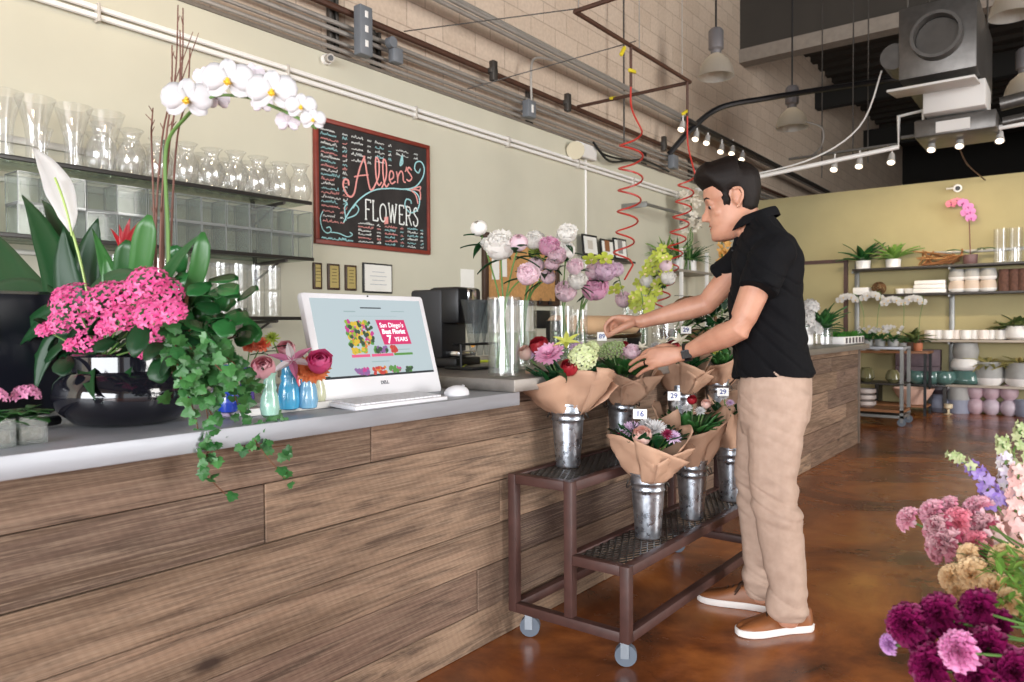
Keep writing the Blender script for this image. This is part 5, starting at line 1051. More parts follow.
for s_ in (1, -1):
    hm.ball((.088, .012*s_, -.043), .0095, 8, 6)                               # nostril wings
    hm.ball((.081, .031*s_, .019), .013, 10, 6, None, (1, 1.6, .55)); hm.ball((.0735, .034*s_, .006), .0150, 12, 8, None, (1, 1.25, .80)); hm.ball((.070, .034*s_, -.009), .0125, 12, 8, None, (1, 1.3, .6))   # brow ridge, lids
    hm.ball((.056, .042*s_, -.028), .021, 12, 8, None, (.9, .85, .9))             # cheekbones
    E_ = [(.006, 0, .031), (-.004, 0, .034), (-.016, 0, .030), (-.022, 0, .016), (-.020, 0, 0), (-.012, 0, -.014), (-.003, 0, -.026), (.004, 0, -.027)]
    ex = [V((x-.004, s_*(.0775+.010*abs(x)/.02), z)) for x, _, z in E_]; hm.tube(spline(ex, 4), .0052, 8); hm.ball((-.008, s_*.0745, .004), .019, 10, 8, None, (.9, .34, 1.35)); hm.ball((.002, s_*.0775, -.001), .006, 8, 6)
hm.ball((.088, 0, -.059), .008, 10, 6, None, (1, 2.4, .65)); hm.ball((.087, 0, -.079), .009, 10, 6, None, (1, 2.2, .65)); hm.ball((.080, 0, -.106), .016, 10, 6, None, (1, 1.3, .8))
body.join(hm, HM)
nb = mp(752, 226, 0); limb(body, [HM @ V((-.022, 0, -.03)), HM @ V((-.030, 0, -.075)), nb, mp(762, 245, 0)], [(.052, .050), (.054, .054), (.060, .062), (.08, .07)])
# trunk, kept inside the clothes
TR = [((740, 378), (808, 376), .150), ((738, 350), (804, 350), .145), ((735, 322), (800, 322), .145), ((735, 297), (797, 297), .155), ((737, 272), (797, 272), .165), ((741, 252), (793, 252), .165), ((746, 238), (786, 238), .14), ((748, 230), (772, 226), .08)]
def trunk(mb, lv, ins=0, e=2.4):
    R_ = []
    for f_, b_, w_ in lv:
        a, b = mp(*f_, 0), mp(*b_, 0); c = (a+b)/2; h = (b-a); up = V((0, 0, 1)) if abs(h.z) < .5*h.length else V((-.5, 0, 1))
        hd = h.length/2-ins; hn = h.normalized(); out = []
        for k in range(28):
            t = 2*PI*k/28; ca, sa = math.cos(t), math.sin(t); out.append(c+hn*(hd*math.copysign(abs(ca)**(2/e), ca))+ML*((w_-ins)*math.copysign(abs(sa)**(2/e), sa)))
        R_.append(out)
    mb.loft(R_)
trunk(body, TR)
shL, elL, wrL = mp(769, 255, .165), mp(739, 329, .215), mp(684, 353.5, .085)
shR, elR, wrR = mp(750, 254, -.165), mp(706, 304, -.215), mp(640, 322, -.19)
def arm(sh, el, wr):
    m1 = sh.lerp(el, .5); f1 = el.lerp(wr, .25); f2 = el.lerp(wr, .6); limb(body, [sh, sh.lerp(el, .25), m1, sh.lerp(el, .85), el, f1, f2, el.lerp(wr, .88), wr], [.045, .052, .052, .046, .045, .047, .038, .030, (.030, .026)], V((0, 0, 1)))
arm(shL, elL, wrL); arm(shR, elR, wrR)
# hands
def hand(wr, kn, fingers, thumb, pr=.9, thick=.0145, wid=.040):
    """kn: the four knuckles index to little; each finger a chain of points past its knuckle"""
    kc = sum(kn, V())/4; ax = (kn[3]-kn[0]).normalized(); d = kc-wr
    limb(body, [wr-d*.1, wr+d*.18, wr+d*.5, wr+d*.85, kc], [(.028, .024), (.030, .021), (.038, .019), (wid, .017), (wid*.95, .0125)], ax, 2.6)
    for k, (b, ch) in enumerate(zip(kn, fingers)):
        pts = [b-(b-wr)*.22, b]+ch; n = len(pts); body.tube(spline(pts, 4), [(.0112-.0036*i/((n-1)*4))*(.9 if k == 3 else 1) for i in range((n-1)*4+1)], 10); body.ball(pts[-1], .0078*(.9 if k == 3 else 1), 8, 6); body.ball(b, .0108, 8, 6)
    n = len(thumb); body.tube(spline(thumb, 4), [.0195-.0088*i/((n-1)*4) for i in range((n-1)*4+1)], 10); body.ball(thumb[-1], .0102, 8, 6)
hand(wrL, [mp(656, 349, .068), mp(652, 355, .078), mp(650, 361.5, .082), mp(652, 367.5, .075)],
     [[mp(648, 350.5, .052), mp(643, 354, .035), mp(640, 358, .02)], [mp(643, 356.5, .062), mp(635, 360.5, .045), mp(630, 364.5, .03)], [mp(641, 364, .068), mp(634, 368, .052), mp(630, 371, .04)], [mp(645, 370, .06), mp(640, 373.5, .045), mp(637, 376, .032)]],
     [mp(675, 350, .065), mp(666, 347, .045), mp(657, 348.5, .02), mp(650, 353, .0)])
hand(wrR, [mp(614, 317.5, -.175), mp(616, 318.5, -.196), mp(618, 321, -.212), mp(620, 324, -.222)],
     [[mp(607.5, 322.5, -.17), mp(605, 328.5, -.168), mp(606.5, 334.5, -.170)], [mp(609, 322, -.19), mp(607.5, 328.5, -.182), mp(609, 334, -.178)], [mp(611.5, 325, -.205), mp(612, 330.5, -.197), mp(616, 332, -.186)], [mp(614, 328, -.215), mp(615.5, 332.5, -.206), mp(619, 332.5, -.194)]],
     [mp(634, 322.5, -.172), mp(625, 326.5, -.158), mp(616, 331, -.158), mp(608, 336, -.168)])
# legs inside the trousers, ankles
hipL, hipR = mp(777, 395, .09), mp(768, 395, -.09)
NEAR = [mp(777, 395, .09), mp(775, 440, .095), mp(773, 485, .10), mp(781, 540, .105), mp(788, 604, .105)]; FARL = [mp(768, 395, -.09), mp(761, 440, -.10), mp(757, 487, -.105), mp(761, 535, -.115), mp(761, 582, -.125)]
for Lg in (NEAR, FARL): limb(body, Lg+[Lg[-1]+V((0, 0, -.06))], [.08, .075, .06, .055, .042, .04])
fuse(body, .0042, 3, 'body', SKIN, man)
# eyes, brows, lips
for s_ in (1, -1):
    e_ = MB().ball((.0742, .034*s_, -.0025), .0122, 12, 8, HM).build('eye', M('eye_white', '#9f948d', .6), man); MB().ball((.0805, .035*s_, -.005), .0078, 10, 6, HM).build('iris', M('iris_dark', '#2b1c14', .2), e_)
    MB().tube([HM @ V(p) for p in ((.0955, .014*s_, .022), (.0945, .026*s_, .027), (.0895, .041*s_, .027), (.0795, .053*s_, .020))], [.003, .0046, .004, .002], 6, flat=.8).build('eyebrow', M('brow_hair', '#2a1a12', .8), man)
MB().ball((.0925, 0, -.063), .0048, 10, 6, HM @ S(1, 1, 1), (.9, 3.6, .6)).ball((.0905, 0, -.0745), .0056, 10, 6, HM, (.9, 3.2, .6)).build('lips', M('lips', '#b5705e', .45), man)
# hair: the skull's shape grown outwards above the hairline
HAIRM = NT('hair'); n_ = HAIRM.noise(HAIRM.coord((140, 140, 14)), 4, 4); HAIRM.link(HAIRM.ramp(n_, [(.3, lin('#090504')), (.75, lin('#1d120d'))]), HAIRM.b.inputs['Base Color']); HAIRM.set(Roughness=.6); HAIRM.b.inputs['Specular IOR Level'].default_value = .25; HAIRM.bump(n_, .35, .004)
hb = MB(); R_ = []
HF = [(z, a, b, c) for z, a, b, c in FR if z > -.09]+[(.132, .002, -.004, .004)]
fine = []
for (q0, q1) in zip(FR[5:], FR[6:]):
    for k in range(3): fine.append(tuple(q0[i]+(q1[i]-q0[i])*k/3 for i in range(4)))
fine.append(FR[-1])
for z, fx, bx, w_ in fine:
    row = hring(z, fx, bx, w_, 0, 64); c = V(((fx+bx)/2, 0, z)); out = []
    for p in row:
        x = p.x; y = abs(p.y)
        line = .060 if x > .062 else (.060-(.062-x)*1.2 if x > .040 else (-.012 if x > .014 else (.032 if x > -.018 else (-.03-(-.018-x)*.45))))   # hairline height along the head
        if .014 < x <= .026: line = -.016
        k = max(-1, min(1, (z-line)/.012)); thick = (.006+.027*max(0, min(1, (z-.03)/.07))+(.012*max(0, min(1, (x-.02)/.06)) if z > .055 else 0)) if x > -.02 else (.004+.012*max(0, min(1, (z+.02)/.09)))
        off = thick*k if k > 0 else .006*k; nrm = V((p.x-c.x, p.y, max(0, z-.03)*1.3)).normalized(); jt = noise.noise(V((p.x*60, p.y*60, z*25)))*.0022 if k > 0 else 0
        out.append(p+nrm*(off+jt)+(V((.004, 0, .008)) if (x > .05 and z > .07) else V()))
    R_.append(out)
top = R_[-1]; hb.loft(R_, HM); hb.build('hair', HAIRM.m, man, fix=True)
# polo shirt
SHIRT = NT('black_jersey'); n_ = SHIRT.noise(SHIRT.coord(), 260, 2); SHIRT.link(SHIRT.ramp(n_, [(.3, lin('#070709')), (.7, lin('#0d0d11'))]), SHIRT.b.inputs['Base Color']); SHIRT.set(Roughness=.9); SHIRT.b.inputs['Specular IOR Level'].default_value = .2; SHIRT = SHIRT.m
sb = MB(); SL_ = [((733, 377.5), (814, 374.5), .178), ((732, 362), (812.5, 362), .174), ((731, 345), (810, 345), .170), ((729.5, 322), (807, 322), .168), ((729, 298), (804.5, 298), .174), ((730, 274), (804.5, 272), .184), ((733, 256), (802, 253), .188), ((737, 243), (796, 241), .184), ((741, 233), (787, 231), .155), ((744, 224), (777, 220), .105), ((746, 217), (769, 211), .078)]
trunk(sb, SL_)
hmL, hmR = mp(758, 290, .222), mp(719, 277.5, -.212)
limb(sb, [mp(779, 249, .09), mp(774, 254, .145), mp(768, 262, .178), shL.lerp(hmL, .65), hmL], [.064, .076, .075, .070, .0685], V((0, 0, 1)), flat=True); limb(sb, [mp(755, 249, -.09), mp(748, 255, -.145), mp(740, 261, -.175), shR.lerp(hmR, .65), hmR], [.062, .072, .070, .065, .061], V((0, 0, 1)), flat=True)
def fold(am, fr, seed):
    def f(p, n):
        a = noise.noise(V((p.x*5, p.y*5, p.z*11+seed))); b = noise.noise(V((p.x*12+p.z*6, p.y*12, p.z*16+seed))); c = abs(noise.noise(V((p.x*2.5, p.y*2.5, p.z*13+p.x*12+seed*2)))); return p+n*(am*(a*.7+b*.4-(c<.12)*(.12-c)*3.2))
    return f
# cut the sleeve and hem ends flat before fusing by leaving out the rounded caps: flat ends come from the ring lofts
fuse(sb, .0055, 4, 'polo_shirt', SHIRT, man, fold(.018, 1, 2))
cb = MB(); cc = [mp(758.5, 211, 0)+V((0, 0, 0))]; NC = HM @ V((-.036, 0, -.075)); cen = mp(752, 217, 0)
cen = mp(755, 219, 0)
CPR = [(0, .0, .004), (.35, .001, .030), (.5, .007, .034), (.7, .015, .020), (1, .023, -.008)]
def collar(u, v):
    a = PI*.10+u*(2*PI-PI*.20); back = (1-math.cos(a))/2; k = 0
    while k < 3 and v > CPR[k+1][0]: k += 1
    f = (v-CPR[k][0])/(CPR[k+1][0]-CPR[k][0]); dr = CPR[k][1]+(CPR[k+1][1]-CPR[k][1])*f; dz = CPR[k][2]+(CPR[k+1][2]-CPR[k][2])*f
    r1 = .066+dr; return cen+MF*(math.cos(a)*(r1+.006)+.004)+ML*(math.sin(a)*r1)+V((0, 0, -.045+.062*back+dz*(1-.25*back)))
cb.grid(collar, 34, 12); cb.build('collar', SHIRT, man, solid=.004)
pk = MB()
pl = [mp(744.5, 226, .012), mp(740, 238, .012), mp(737, 250, .012)]
pk.tube([p+MF*.010 for p in pl], .012, 8, flat=.4); pk.build('placket', SHIRT, man)
for p in pl[1:]: MB().ball(p+MF*.017, .0045, 8, 4).build('button', DARKGREY, man)
# trousers
KH = NT('khaki_cotton'); n_ = KH.noise(KH.coord(), 30, 4); KH.link(KH.ramp(n_, [(.3, lin('#ab9180')), (.7, lin('#b79d8c'))]), KH.b.inputs['Base Color']); KH.set(Roughness=.85); KH.bump(KH.noise(KH.coord(), 300, 2), .15, .002); KH = KH.m
tb = MB(); trunk(tb, [((741, 366), (807, 364), .158), ((738, 382), (811, 379), .170), ((737.5, 400), (811, 398), .180), ((738, 418), (808, 418), .176), ((742, 432), (802, 432), .15)], 0, 2.3)
def leg(mb, pts, rs): limb(mb, pts, rs, ML, 2.2, 22)
leg(tb, NEAR[:4]+[mp(787, 585, .105), mp(788, 611, .105)], [(.095, .115), (.088, .098), (.080, .085), (.076, .080), (.070, .072), (.069, .070)])
leg(tb, FARL[:4]+[mp(760, 570, -.12), mp(759.5, 589, -.125)], [(.095, .112), (.086, .094), (.077, .082), (.070, .076), (.064, .068), (.062, .064)])
def tfold(p, n):
    z = p.z; k = math.exp(-((z-.50)/.10)**2)+1.1*math.exp(-((z-.12)/.09)**2)+.6*math.exp(-((z-.85)/.10)**2)+.25
    a = noise.noise(V((p.x*4+3, p.y*4, z*19))); b = noise.noise(V((p.x*10, p.y*10+2, z*30+p.x*12))); c = noise.noise(V((p.x*14, p.y*14, z*3))); d = abs(noise.noise(V((p.x*2.2, p.y*2.2+7, z*17+p.x*9)))); return p+n*(.013*k*(a*.8+b*.4)+.005*c-.032*k*max(0, .13-d))
fuse(tb, .006, 4, 'trousers', KH, man, tfold)
pk = MB(); a = [mp(779.5, 384, .186), mp(780, 410, .186), mp(778, 450, .189), mp(777, 490, .186), mp(784, 545, .186), mp(788, 600, .178)]
# shoes
LEA = M('tan_leather', '#85502c', .5, var=.15, nscale=18); SOLE = M('white_sole', '#eae6e2', .5); LACE = M('brown_lace', '#3a2416', .7)
def shoe(heel, toe):
    d = V(toe)-V(heel); L_ = d.length; t = MB(); an = math.atan2(d.y, d.x); Mx = T(V(heel)-MO) @ Rz(an)
    out = [(0, .033), (.06, .036), (.14, .037), (.35, .034), (.55, .042), (.72, .049), (.86, .046), (.95, .034), (1, .012)]
    def w_(u): return _w(u, [(0, .018)]+[(max(.02, a), b) for a, b in out[1:]])
    N = 24; us = [.5-.5*math.cos(PI*i/N) for i in range(N+1)]
    def outline(z, g=0): return [V((u*L_*(1+g*.0)+(-g if u < .5 else g)*(abs(u-.5)*2)**3, w_(u)+g*.6, z)) for u in us]+[V((u*L_+(-g if u < .5 else g)*(abs(u-.5)*2)**3, -w_(u)-g*.6, z)) for u in us[::-1][1:-1]]
    sl = MB().loft([outline(.001, -.002), outline(.004, .002), outline(.026, .003), outline(.028, .0)], Mx); so = sl.build('shoe_sole', SOLE, man, fix=True)
    def hgt(u): return _w(u, [(0, .085), (.12, .092), (.30, .098), (.42, .094), (.55, .078), (.72, .060), (.88, .050), (.97, .040), (1, .030)])
    rings = []
    for k in range(10):
        v = k/9; ring_ = []
        for p in outline(0, -.001):
            u = max(0, min(1, p.x/L_)); h = .024+(hgt(u)-.024)*math.sin(v*PI/2); ring_.append(V((u*L_+(.45*L_-u*L_)*.10*v**3 if u > .5 else u*L_+.006*v, p.y*math.cos(v*PI/2*.98)**.72, h)))
        rings.append(ring_)
    up = MB().loft(rings, Mx).build('shoe', LEA, man, fix=True)
    lc = MB()
    for k in range(4):
        u = .40+.07*k; z = hgt(u)+.001; lc.tube([Mx @ V((u*L_-.006, -.02, z-.010)), Mx @ V((u*L_, 0, z+.003)), Mx @ V((u*L_+.006, .02, z-.010))], .0026, 6)
    for s_ in (1, -1): lc.tube([Mx @ V(p) for p in spline([(.40*L_, 0, hgt(.40)+.004), (.42*L_, .03*s_, hgt(.4)+.008), (.50*L_, .045*s_, hgt(.5)-.015), (.46*L_, .02*s_, hgt(.46)+.004), (.41*L_, .002*s_, hgt(.40)+.004), (.5*L_, .052*s_, .06)], 4)], .0022, 6)
    lc.build('laces', LACE, up)
shoe((-.800, 2.875, 0), (-1.000, 2.650, 0)); shoe((-.955, 2.965, 0), (-1.262, 2.905, 0))
# watch, ring, price card held in the pinch
wd = (mp(667, 357, .085)-wrL).normalized(); wc = wrL.lerp(elL, .06)
wt = MB().loft([ring(wc+wd*k, wd, V((0, 0, 1)), .0335, .030, 24, 2.2) for k in (-.013, .013)], cap=False).build('watch_strap', BLACK, man, solid=.004)
nn = (ML*.85+V((0, 0, -.15))-MF*.0).normalized(); MB().box((-.017, -.020, -.004), (.017, .020, .006), aim(wc+nn*.034, nn, wd), .005).build('watch_case', M('watch_steel', '#3a3a3e', .25, metal=.8), wt); MB().box((-.0145, -.0175, .0055), (.0145, .0175, .0068), aim(wc+nn*.034, nn, wd)).build('watch_glass', M('watch_glass', '#060608', .05), wt)
rp = mp(645.5, 363, .075); MB().tube([rp+(mp(641, 364, .068)-rp).normalized()*-.003, rp+(mp(641, 364, .068)-rp).normalized()*.003], .0112, 14).build('ring', M('ring_dark', '#33302e', .2, metal=.8), man)
p = MO+mp(602, 336.5, -.172); cd_ = solid('price_card', 'small white price card 89 pinched in his fingers', 'card', MB().box((-.021, -.0185, -.0006), (.021, .0185, .0006), basis((.3, -.95, .1))), TAGM, p, smooth=False)
text_mb('89', .027, basis((.3, -.95, .1)) @ T(0, 0, .001), .0002, True).build('price', INK, cd_, False)
# ------------------------------------------------------------------ back wall shelving
YB = 10.95
GREYMETAL = M('grey_metal', '#8f8f8c', .4, metal=.6); WHITEC = M('white_ceramic', '#eeebe8', .35, var=.02); GREYC = M('grey_ceramic', '#9d9c99', .5, var=.08); PINKC = M('blush_ceramic', '#bda3ac', .45, var=.06); BLUEC = M('blue_grey_ceramic', '#8a8ea0', .5, var=.08); TEALG = M('teal_glass', '#54756f', .15, spec=.7)
DARKC = M('dark_ceramic', '#4a4248', .5); WOODT = M('brown_tabletop', '#8a5c3a', .5, var=.2); TERR = M('terracotta', '#b9714e', .6)
z1, z2, z3, z4 = 1.885, 1.535, .935, .37
t = thing('wall_shelving', 'wall shelving with dark boards on pale slotted posts against the olive wall', 'shelving', (-1.3, 11.1, 0))
def bx(px, y=YB, z=0): return at(px, 300, y=y).x
for px in (857, 952, 1046): MB().box((bx(px, 11.08)+1.3-.03, -.03, .1), (bx(px, 11.08)+1.3+.03, -.001, 1.98), bev=.004).build('slotted_post', GREYMETAL, t)
DKB = M('dark_board', '#2f2a27', .45); LTB = M('pale_board', '#b5a99a', .5)
xl, xr = bx(855)+1.3, bx(1075)+1.3
for z, a, m_ in ((z1, xl, DKB), (z2, xl, DKB), (z3, bx(925)+1.3, LTB), (z4, bx(948)+1.3, LTB)): 
    MB().box((a, -.32, z-.03), (xr, -.031, z), bev=.004).build('board', m_, t)
    for px in (857, 952, 1046):
        x = bx(px, 11.08)+1.3
        if x > a-.05: MB().box((x-.012, -.29, z-.055), (x+.012, -.031, z-.03)).build('bracket', GREYMETAL, t)
MB().box((xl, -.32, z3-.03), (bx(925)+1.29, -.031, z3), bev=.004).build('board', WOODT, t)
solid('back_rail', 'pale rail on the olive wall behind the pink orchid', 'rail', MB().box((bx(925), 11.08, z1+.16), (bx(1075), 11.099, z1+.2), bev=.003), GREYMETAL)
def bp(px, z, dy=0): p = at(px, 300, y=YB+dy); return V((p.x, p.y, z+.001))
def pot(name, label, prof, mat, loc, group=None, n=24, cat=None): return solid(name, label, cat or name.split('_')[-1], MB().lathe(prof+[(max(.01, prof[-1][0]-.012), prof[-1][1]), (max(.01, prof[0][0]-.006), .02), (.001, .02)], n, cap0=True), mat, loc, group)
def potp(r, h, k=.8): return [(r*k, 0), (r*k+.004, .004), (r*.95, h*.6), (r, h)]
def rosette(name, label, loc, n, L_, W_, mat, group=None, cat='plant', el=(.2, 1.1), prof=LANCE, curl=-.35, h=0):
    t = thing(name, label, cat, loc, group=group); mb = MB()
    for k in range(n):
        a = k*2.4+rnd(-.3, .3); e = rnd(*el); leaf(mb, L_*rnd(.7, 1.1), W_*rnd(.8, 1.1), blade((.01*math.cos(a), .01*math.sin(a), h*rnd(0, 1)), (math.cos(a)*math.cos(e), math.sin(a)*math.cos(e), math.sin(e))), prof, curl, .25, 6)
    mb.build('leaves', mat, t, solid=.001); MB().tube([(0, 0, -.02), (0, 0, .03+h)], .006, 6).build('stem', STEM, t); return t
for px, l in ((863, 'white pot on the top back shelf by the door frame'), (893, 'white pot on the top back shelf, second from the door frame')):
    pot('plant_pot', l, potp(.095, .115, .9), WHITEC, bp(px, z1), 'white pots on the top back shelf')
    rosette('leafy_plant', l.replace('white pot', 'leafy plant in white pot'), bp(px, z1+.10), 22, .34, .10, LGL if px > 880 else LG2, 'plants on the top back shelf', el=(.3, 1.3))
t = thing('driftwood', 'tangle of orange brown dried branches on the top back shelf', 'driftwood', bp(935, z1))
for k in range(16):
    a = rnd(0, 6.28); MB().tube(spline([(rnd(-.2, .2), rnd(-.06, .06), .02), (rnd(-.25, .3), rnd(-.1, .1), rnd(.05, .15)), (rnd(-.3, .3), rnd(-.12, .05), rnd(-.0, .24))], 5), [.014*rnd(.5, 1)]*10+[.006], 6).build('branch', M('dried_branch', '#b5824c', .7, island=1, col2='#7c4d2c'), t)
pot('plant_pot', 'dark pot of the pink orchid on the top back shelf', potp(.085, .12, .85), M('plum_pot', '#6b5050', .5), bp(970, z1))
t = thing('pink_orchid', 'tall pink orchid on the top back shelf', 'orchid', bp(970, z1+.11)); tp = lambda px, py: at(px, py, y=YB)-V(t.location)
MB().tube(spline([(0, 0, 0), tp(970, 245), tp(968, 215), tp(958, 201), tp(950, 203)], 6), .007, 6).build('flower_spike', M('orchid_spike', '#6b3f38', .5), t)
for px, py, c in ((951, 204, 0), (957, 202, 0), (963, 203, 1), (968, 207, 1), (970, 212, 1), (971, 218, 1), (966, 213, 1)):
    mb = MB(); phal(mb, .062, 0, 1, 1); MB().join(mb, T(tp(px, py)) @ basis((.3, -.9, -.1))).build('orchid_bloom', [M('orchid_pink', '#e08cc8', .5, trans=.2) if c else M('orchid_coral', '#e8899a', .5, trans=.2), M('orchid_eye', '#b03a86', .5)], t)
mb = MB()
for sg in (1, -1, .6): leafpath(mb, [(0, 0, .0), (.12*sg, -.03, .12), (.28*sg, -.05, .06)], .06, STRAP, (0, -.3, 1), .2, 8)
mb.build('leaves', LG2, t, solid=.001)
for k, px in enumerate((1000, 1015, 1031)): solid('tall_glass_cylinder', ['tall clear glass cylinder on the top back shelf, nearest the pink orchid', 'tall clear glass cylinder on the top back shelf, second from the pink orchid', 'tall clear glass cylinder on the top back shelf at the photo edge'][k], 'vase', vase_mb([(.07, 0), (.075, .004), (.075, .42)], 20, .005), GLASS, bp(px, z1), 'tall glass cylinders on the top back shelf')
# second shelf
solid('white_box', 'white box at the left end of the second back shelf', 'box', MB().box((-.10, -.08, 0), (.10, .08, .10), bev=.008), WHITEC, bp(862, z2))
t = thing('woven_ball', 'brown woven twig ball on the second back shelf', 'ball', bp(879, z2+.085))
for k in range(14):
    M_ = Rz(rnd(0, 3)) @ Rx(rnd(0, 3)); MB().tube([M_ @ V((.085*math.cos(a*PI/10), .085*math.sin(a*PI/10), 0)) for a in range(21)], .006, 5).build('twig_loop', M('twig_brown', '#6a4b2c', .8, var=.3), t)
for k, px in enumerate((900, 909)): pot('white_cup', ['small white cup on the second back shelf by the woven ball', 'small white cup on the second back shelf by the white trays'][k], potp(.055, .07), WHITEC, bp(px, z2), 'white cups')
for k in range(3): solid('white_tray', ['bottom white ceramic tray of the stack on the second back shelf', 'middle white ceramic tray of the stack on the second back shelf', 'top white ceramic tray of the stack on the second back shelf'][k], 'tray', MB().box((-.19+.01*k, -.09, 0), (.19-.005*k, .09, .055), bev=.012), WHITEC, bp(930, z2+.0555*k), 'stacked white trays')
def twotone(name, label, r, h, loc, group, top, bot, cat='pot'):
    t = thing(name, label, cat, loc, group=group); MB().lathe([(r*.72, 0), (r*.95, h*.15), (r, h*.32)], 24, cap0=True).build('white_base', bot, t); MB().lathe([(r, h*.32), (r*.97, h*.62), (r*.8, h), (r*.74, h), (r*.7, h*.6), (.001, h*.55)], 24).build('upper_band', top, t); return t
for k, px in enumerate((957, 972, 988)):
    for lv in range(2): twotone('ceramic_bowl', ['lower', 'upper'][lv]+' two-tone bowl of the '+['first', 'second', 'third'][k]+' stack beside the white trays', .098, .145, bp(px, z2+.146*lv), 'stacked two-tone bowls', GREYC if lv else M('warm_ceramic', '#c4b3a4', .5), WHITEC)
for k, px in enumerate((1004, 1014, 1023)):
    t = thing('log_vase', 'bark-covered log standing on the second back shelf, '+['nearest the bowls', 'second from the bowls', 'third from the bowls'][k], 'log', bp(px, z2), group='bark logs')
    MB().lathe([(.06, 0), (.064, .1), (.058, .2), (.06, .27)], 12, cap0=True).build('bark', M('bark', '#5c3f35', .9, var=.35, nscale=25, bump=.6), t); MB().lathe([(.058, .2701), (.001, .272)], 12).build('cut_top', M('cut_wood', '#a9805c', .8), t)
# third shelf
for k in range(9): pot('white_planter', ('white round planter on the third back shelf, '+['closest to the dark table', 'second from the dark table', 'third from the dark table', 'fourth from the dark table', 'fifth from the dark table', 'sixth from the dark table', 'seventh from the dark table', 'eighth from the dark table', 'beside the dark pot'][k]), [(.045, 0), (.06, .01), (.066, .06), (.064, .12)], WHITEC if k % 3 else M('off_white', '#ece2dc', .4), bp(930+8.9*k, z3, .03*(k % 2)), 'row of white planters')
pot('plant_pot', 'small dark pot on the third back shelf beside the large white pot', potp(.07, .14), DARKC, bp(1005, z3, .05)); pot('plant_pot', 'large white round pot on the third back shelf at the photo edge', [(.09, 0), (.13, .03), (.14, .1), (.12, .17)], WHITEC, bp(1018, z3))
VAR = M('variegated_leaf', '#4a5a30', .4, island=1, col2='#c4b478', trans=.1)
rosette('leafy_plant', 'dark variegated plant in the large white pot', bp(1018, z3+.16), 24, .22, .10, M('dark_var', '#26401f', .4, island=1, col2='#80884f'), el=(.1, 1.1)); rosette('leafy_plant', 'dark leaved plant in the small dark pot', bp(1005, z3+.13, .05), 14, .18, .08, _mats['dark_var'], el=(.1, 1.1))
# fourth shelf
twotone('ceramic_bowl', 'wide teal bowl at the bottom of the tall stack on the fourth back shelf', .19, .17, bp(966, z4), 'tall stack of bowls', TEALG, TEALG); twotone('ceramic_bowl', 'white bowl in the middle of the tall stack on the fourth back shelf', .17, .15, bp(966, z4+.171), 'tall stack of bowls', WHITEC, WHITEC); pot('plant_pot', 'big grey pot on top of the tall stack of bowls', [(.13, 0), (.15, .1), (.13, .2)], GREYC, bp(966, z4+.322))
for k, px in enumerate((989, 1021)):
    twotone('plant_pot', ['two-tone grey and white pot with the yellow variegated plant, nearest the tall stack', 'two-tone grey and white pot with the yellow variegated plant at the photo edge'][k], .17, .29, bp(px, z4), 'two-tone pots', GREYC, WHITEC)
    rosette('snake_plant', ['yellow and green striped plant spilling from the two-tone pot nearest the tall stack', 'yellow and green striped plant in the two-tone pot at the photo edge'][k], bp(px, z4+.26), 26, .34, .06, M('yellow_stripe_leaf', '#5c6a34', .4, island=1, col2='#d9c67e'), 'striped plants', el=(.0, .7), curl=-.3)
# floor row
for k, px in enumerate((959, 959)): pot('grey_cylinder', ['lower grey cylinder pot standing on the floor under the shelves', 'upper grey cylinder pot stacked under the shelves'][k], [(.13, 0), (.13, .17)], GREYC if k else BLUEC, bp(px, .171*k), 'grey cylinder pots', cat='pot')
for k, px in enumerate((976, 992, 1010)):
    for lv in range(2): pot('sphere_vase', ['lower', 'upper'][lv]+' blush round vase of the '+['first', 'second', 'third'][k]+' pair on the floor', [(.05, 0), (.088, .04), (.103, .10), (.088, .155), (.05, .19)], PINKC if lv or k == 0 else M('lilac_ceramic', '#c3b4bf', .45), bp(px, .191*lv), 'round blush vases', cat='vase')
pot('grey_cylinder', 'blue grey round pot on the floor at the photo edge', [(.10, 0), (.13, .05), (.12, .2)], BLUEC, bp(1027, 0), cat='pot')
for lv in range(2): pot('dark_urn', ['lower blue grey urn on the floor behind the dark table', 'upper plum urn stacked behind the dark table'][lv], [(.09, 0), (.14, .06), (.13, .14), (.09, .2), (.11, .23)], BLUEC if not lv else DARKC, bp(941, .231*lv), 'stacked urns', cat='urn')
solid('candle_cup', 'small cream footed cup on the floor under the shelves', 'cup', MB().lathe([(.05, 0), (.015, .02), (.015, .06), (.05, .08), (.05, .13), (.001, .13)], 16, cap0=True), M('cream_ceramic', '#d8c8a8', .5), bp(949, 0, -.25))
solid('wooden_crates', 'stack of dark plum storage crates behind the dark table', 'crate', MB().box((-.42, -.1, 0), (.42, .1, .28), bev=.01).box((-.42, -.1, .285), (.42, .1, .58), bev=.01), M('plum_wood', '#5a474c', .6, var=.2), bp(926, 0.0, .02)) if False else None
for k in range(2): solid('storage_crate', ['lower plum grey crate behind the dark table', 'upper plum grey crate behind the dark table'][k], 'crate', MB().box((-.30, -.08, 0), (.22, .1, .22), bev=.01), M('plum_wood', '#65545a', .6, var=.2), bp(922, .36+.222*k, .03), 'plum crates')
solid('low_bench', 'dark low bench board carrying the teal bowls behind the dark table', 'bench', MB().box((-.55, -.16, .33), (.28, .12, .36), bev=.004).box((-.55, -.16, 0), (-.51, .12, .33)).box((.24, -.16, 0), (.28, .12, .33)), DKB, bp(924, -.001))
for k, px in enumerate((918, 932, 945)): pot('teal_bowl', 'round teal glass bowl on the low bench, '+['nearest the dark table post', 'middle of three', 'nearest the pale shelf'][k], [(.06, 0), (.12, .04), (.14, .10), (.11, .17)], TEALG, bp(px, .36, -.12), 'teal bowls', cat='bowl')
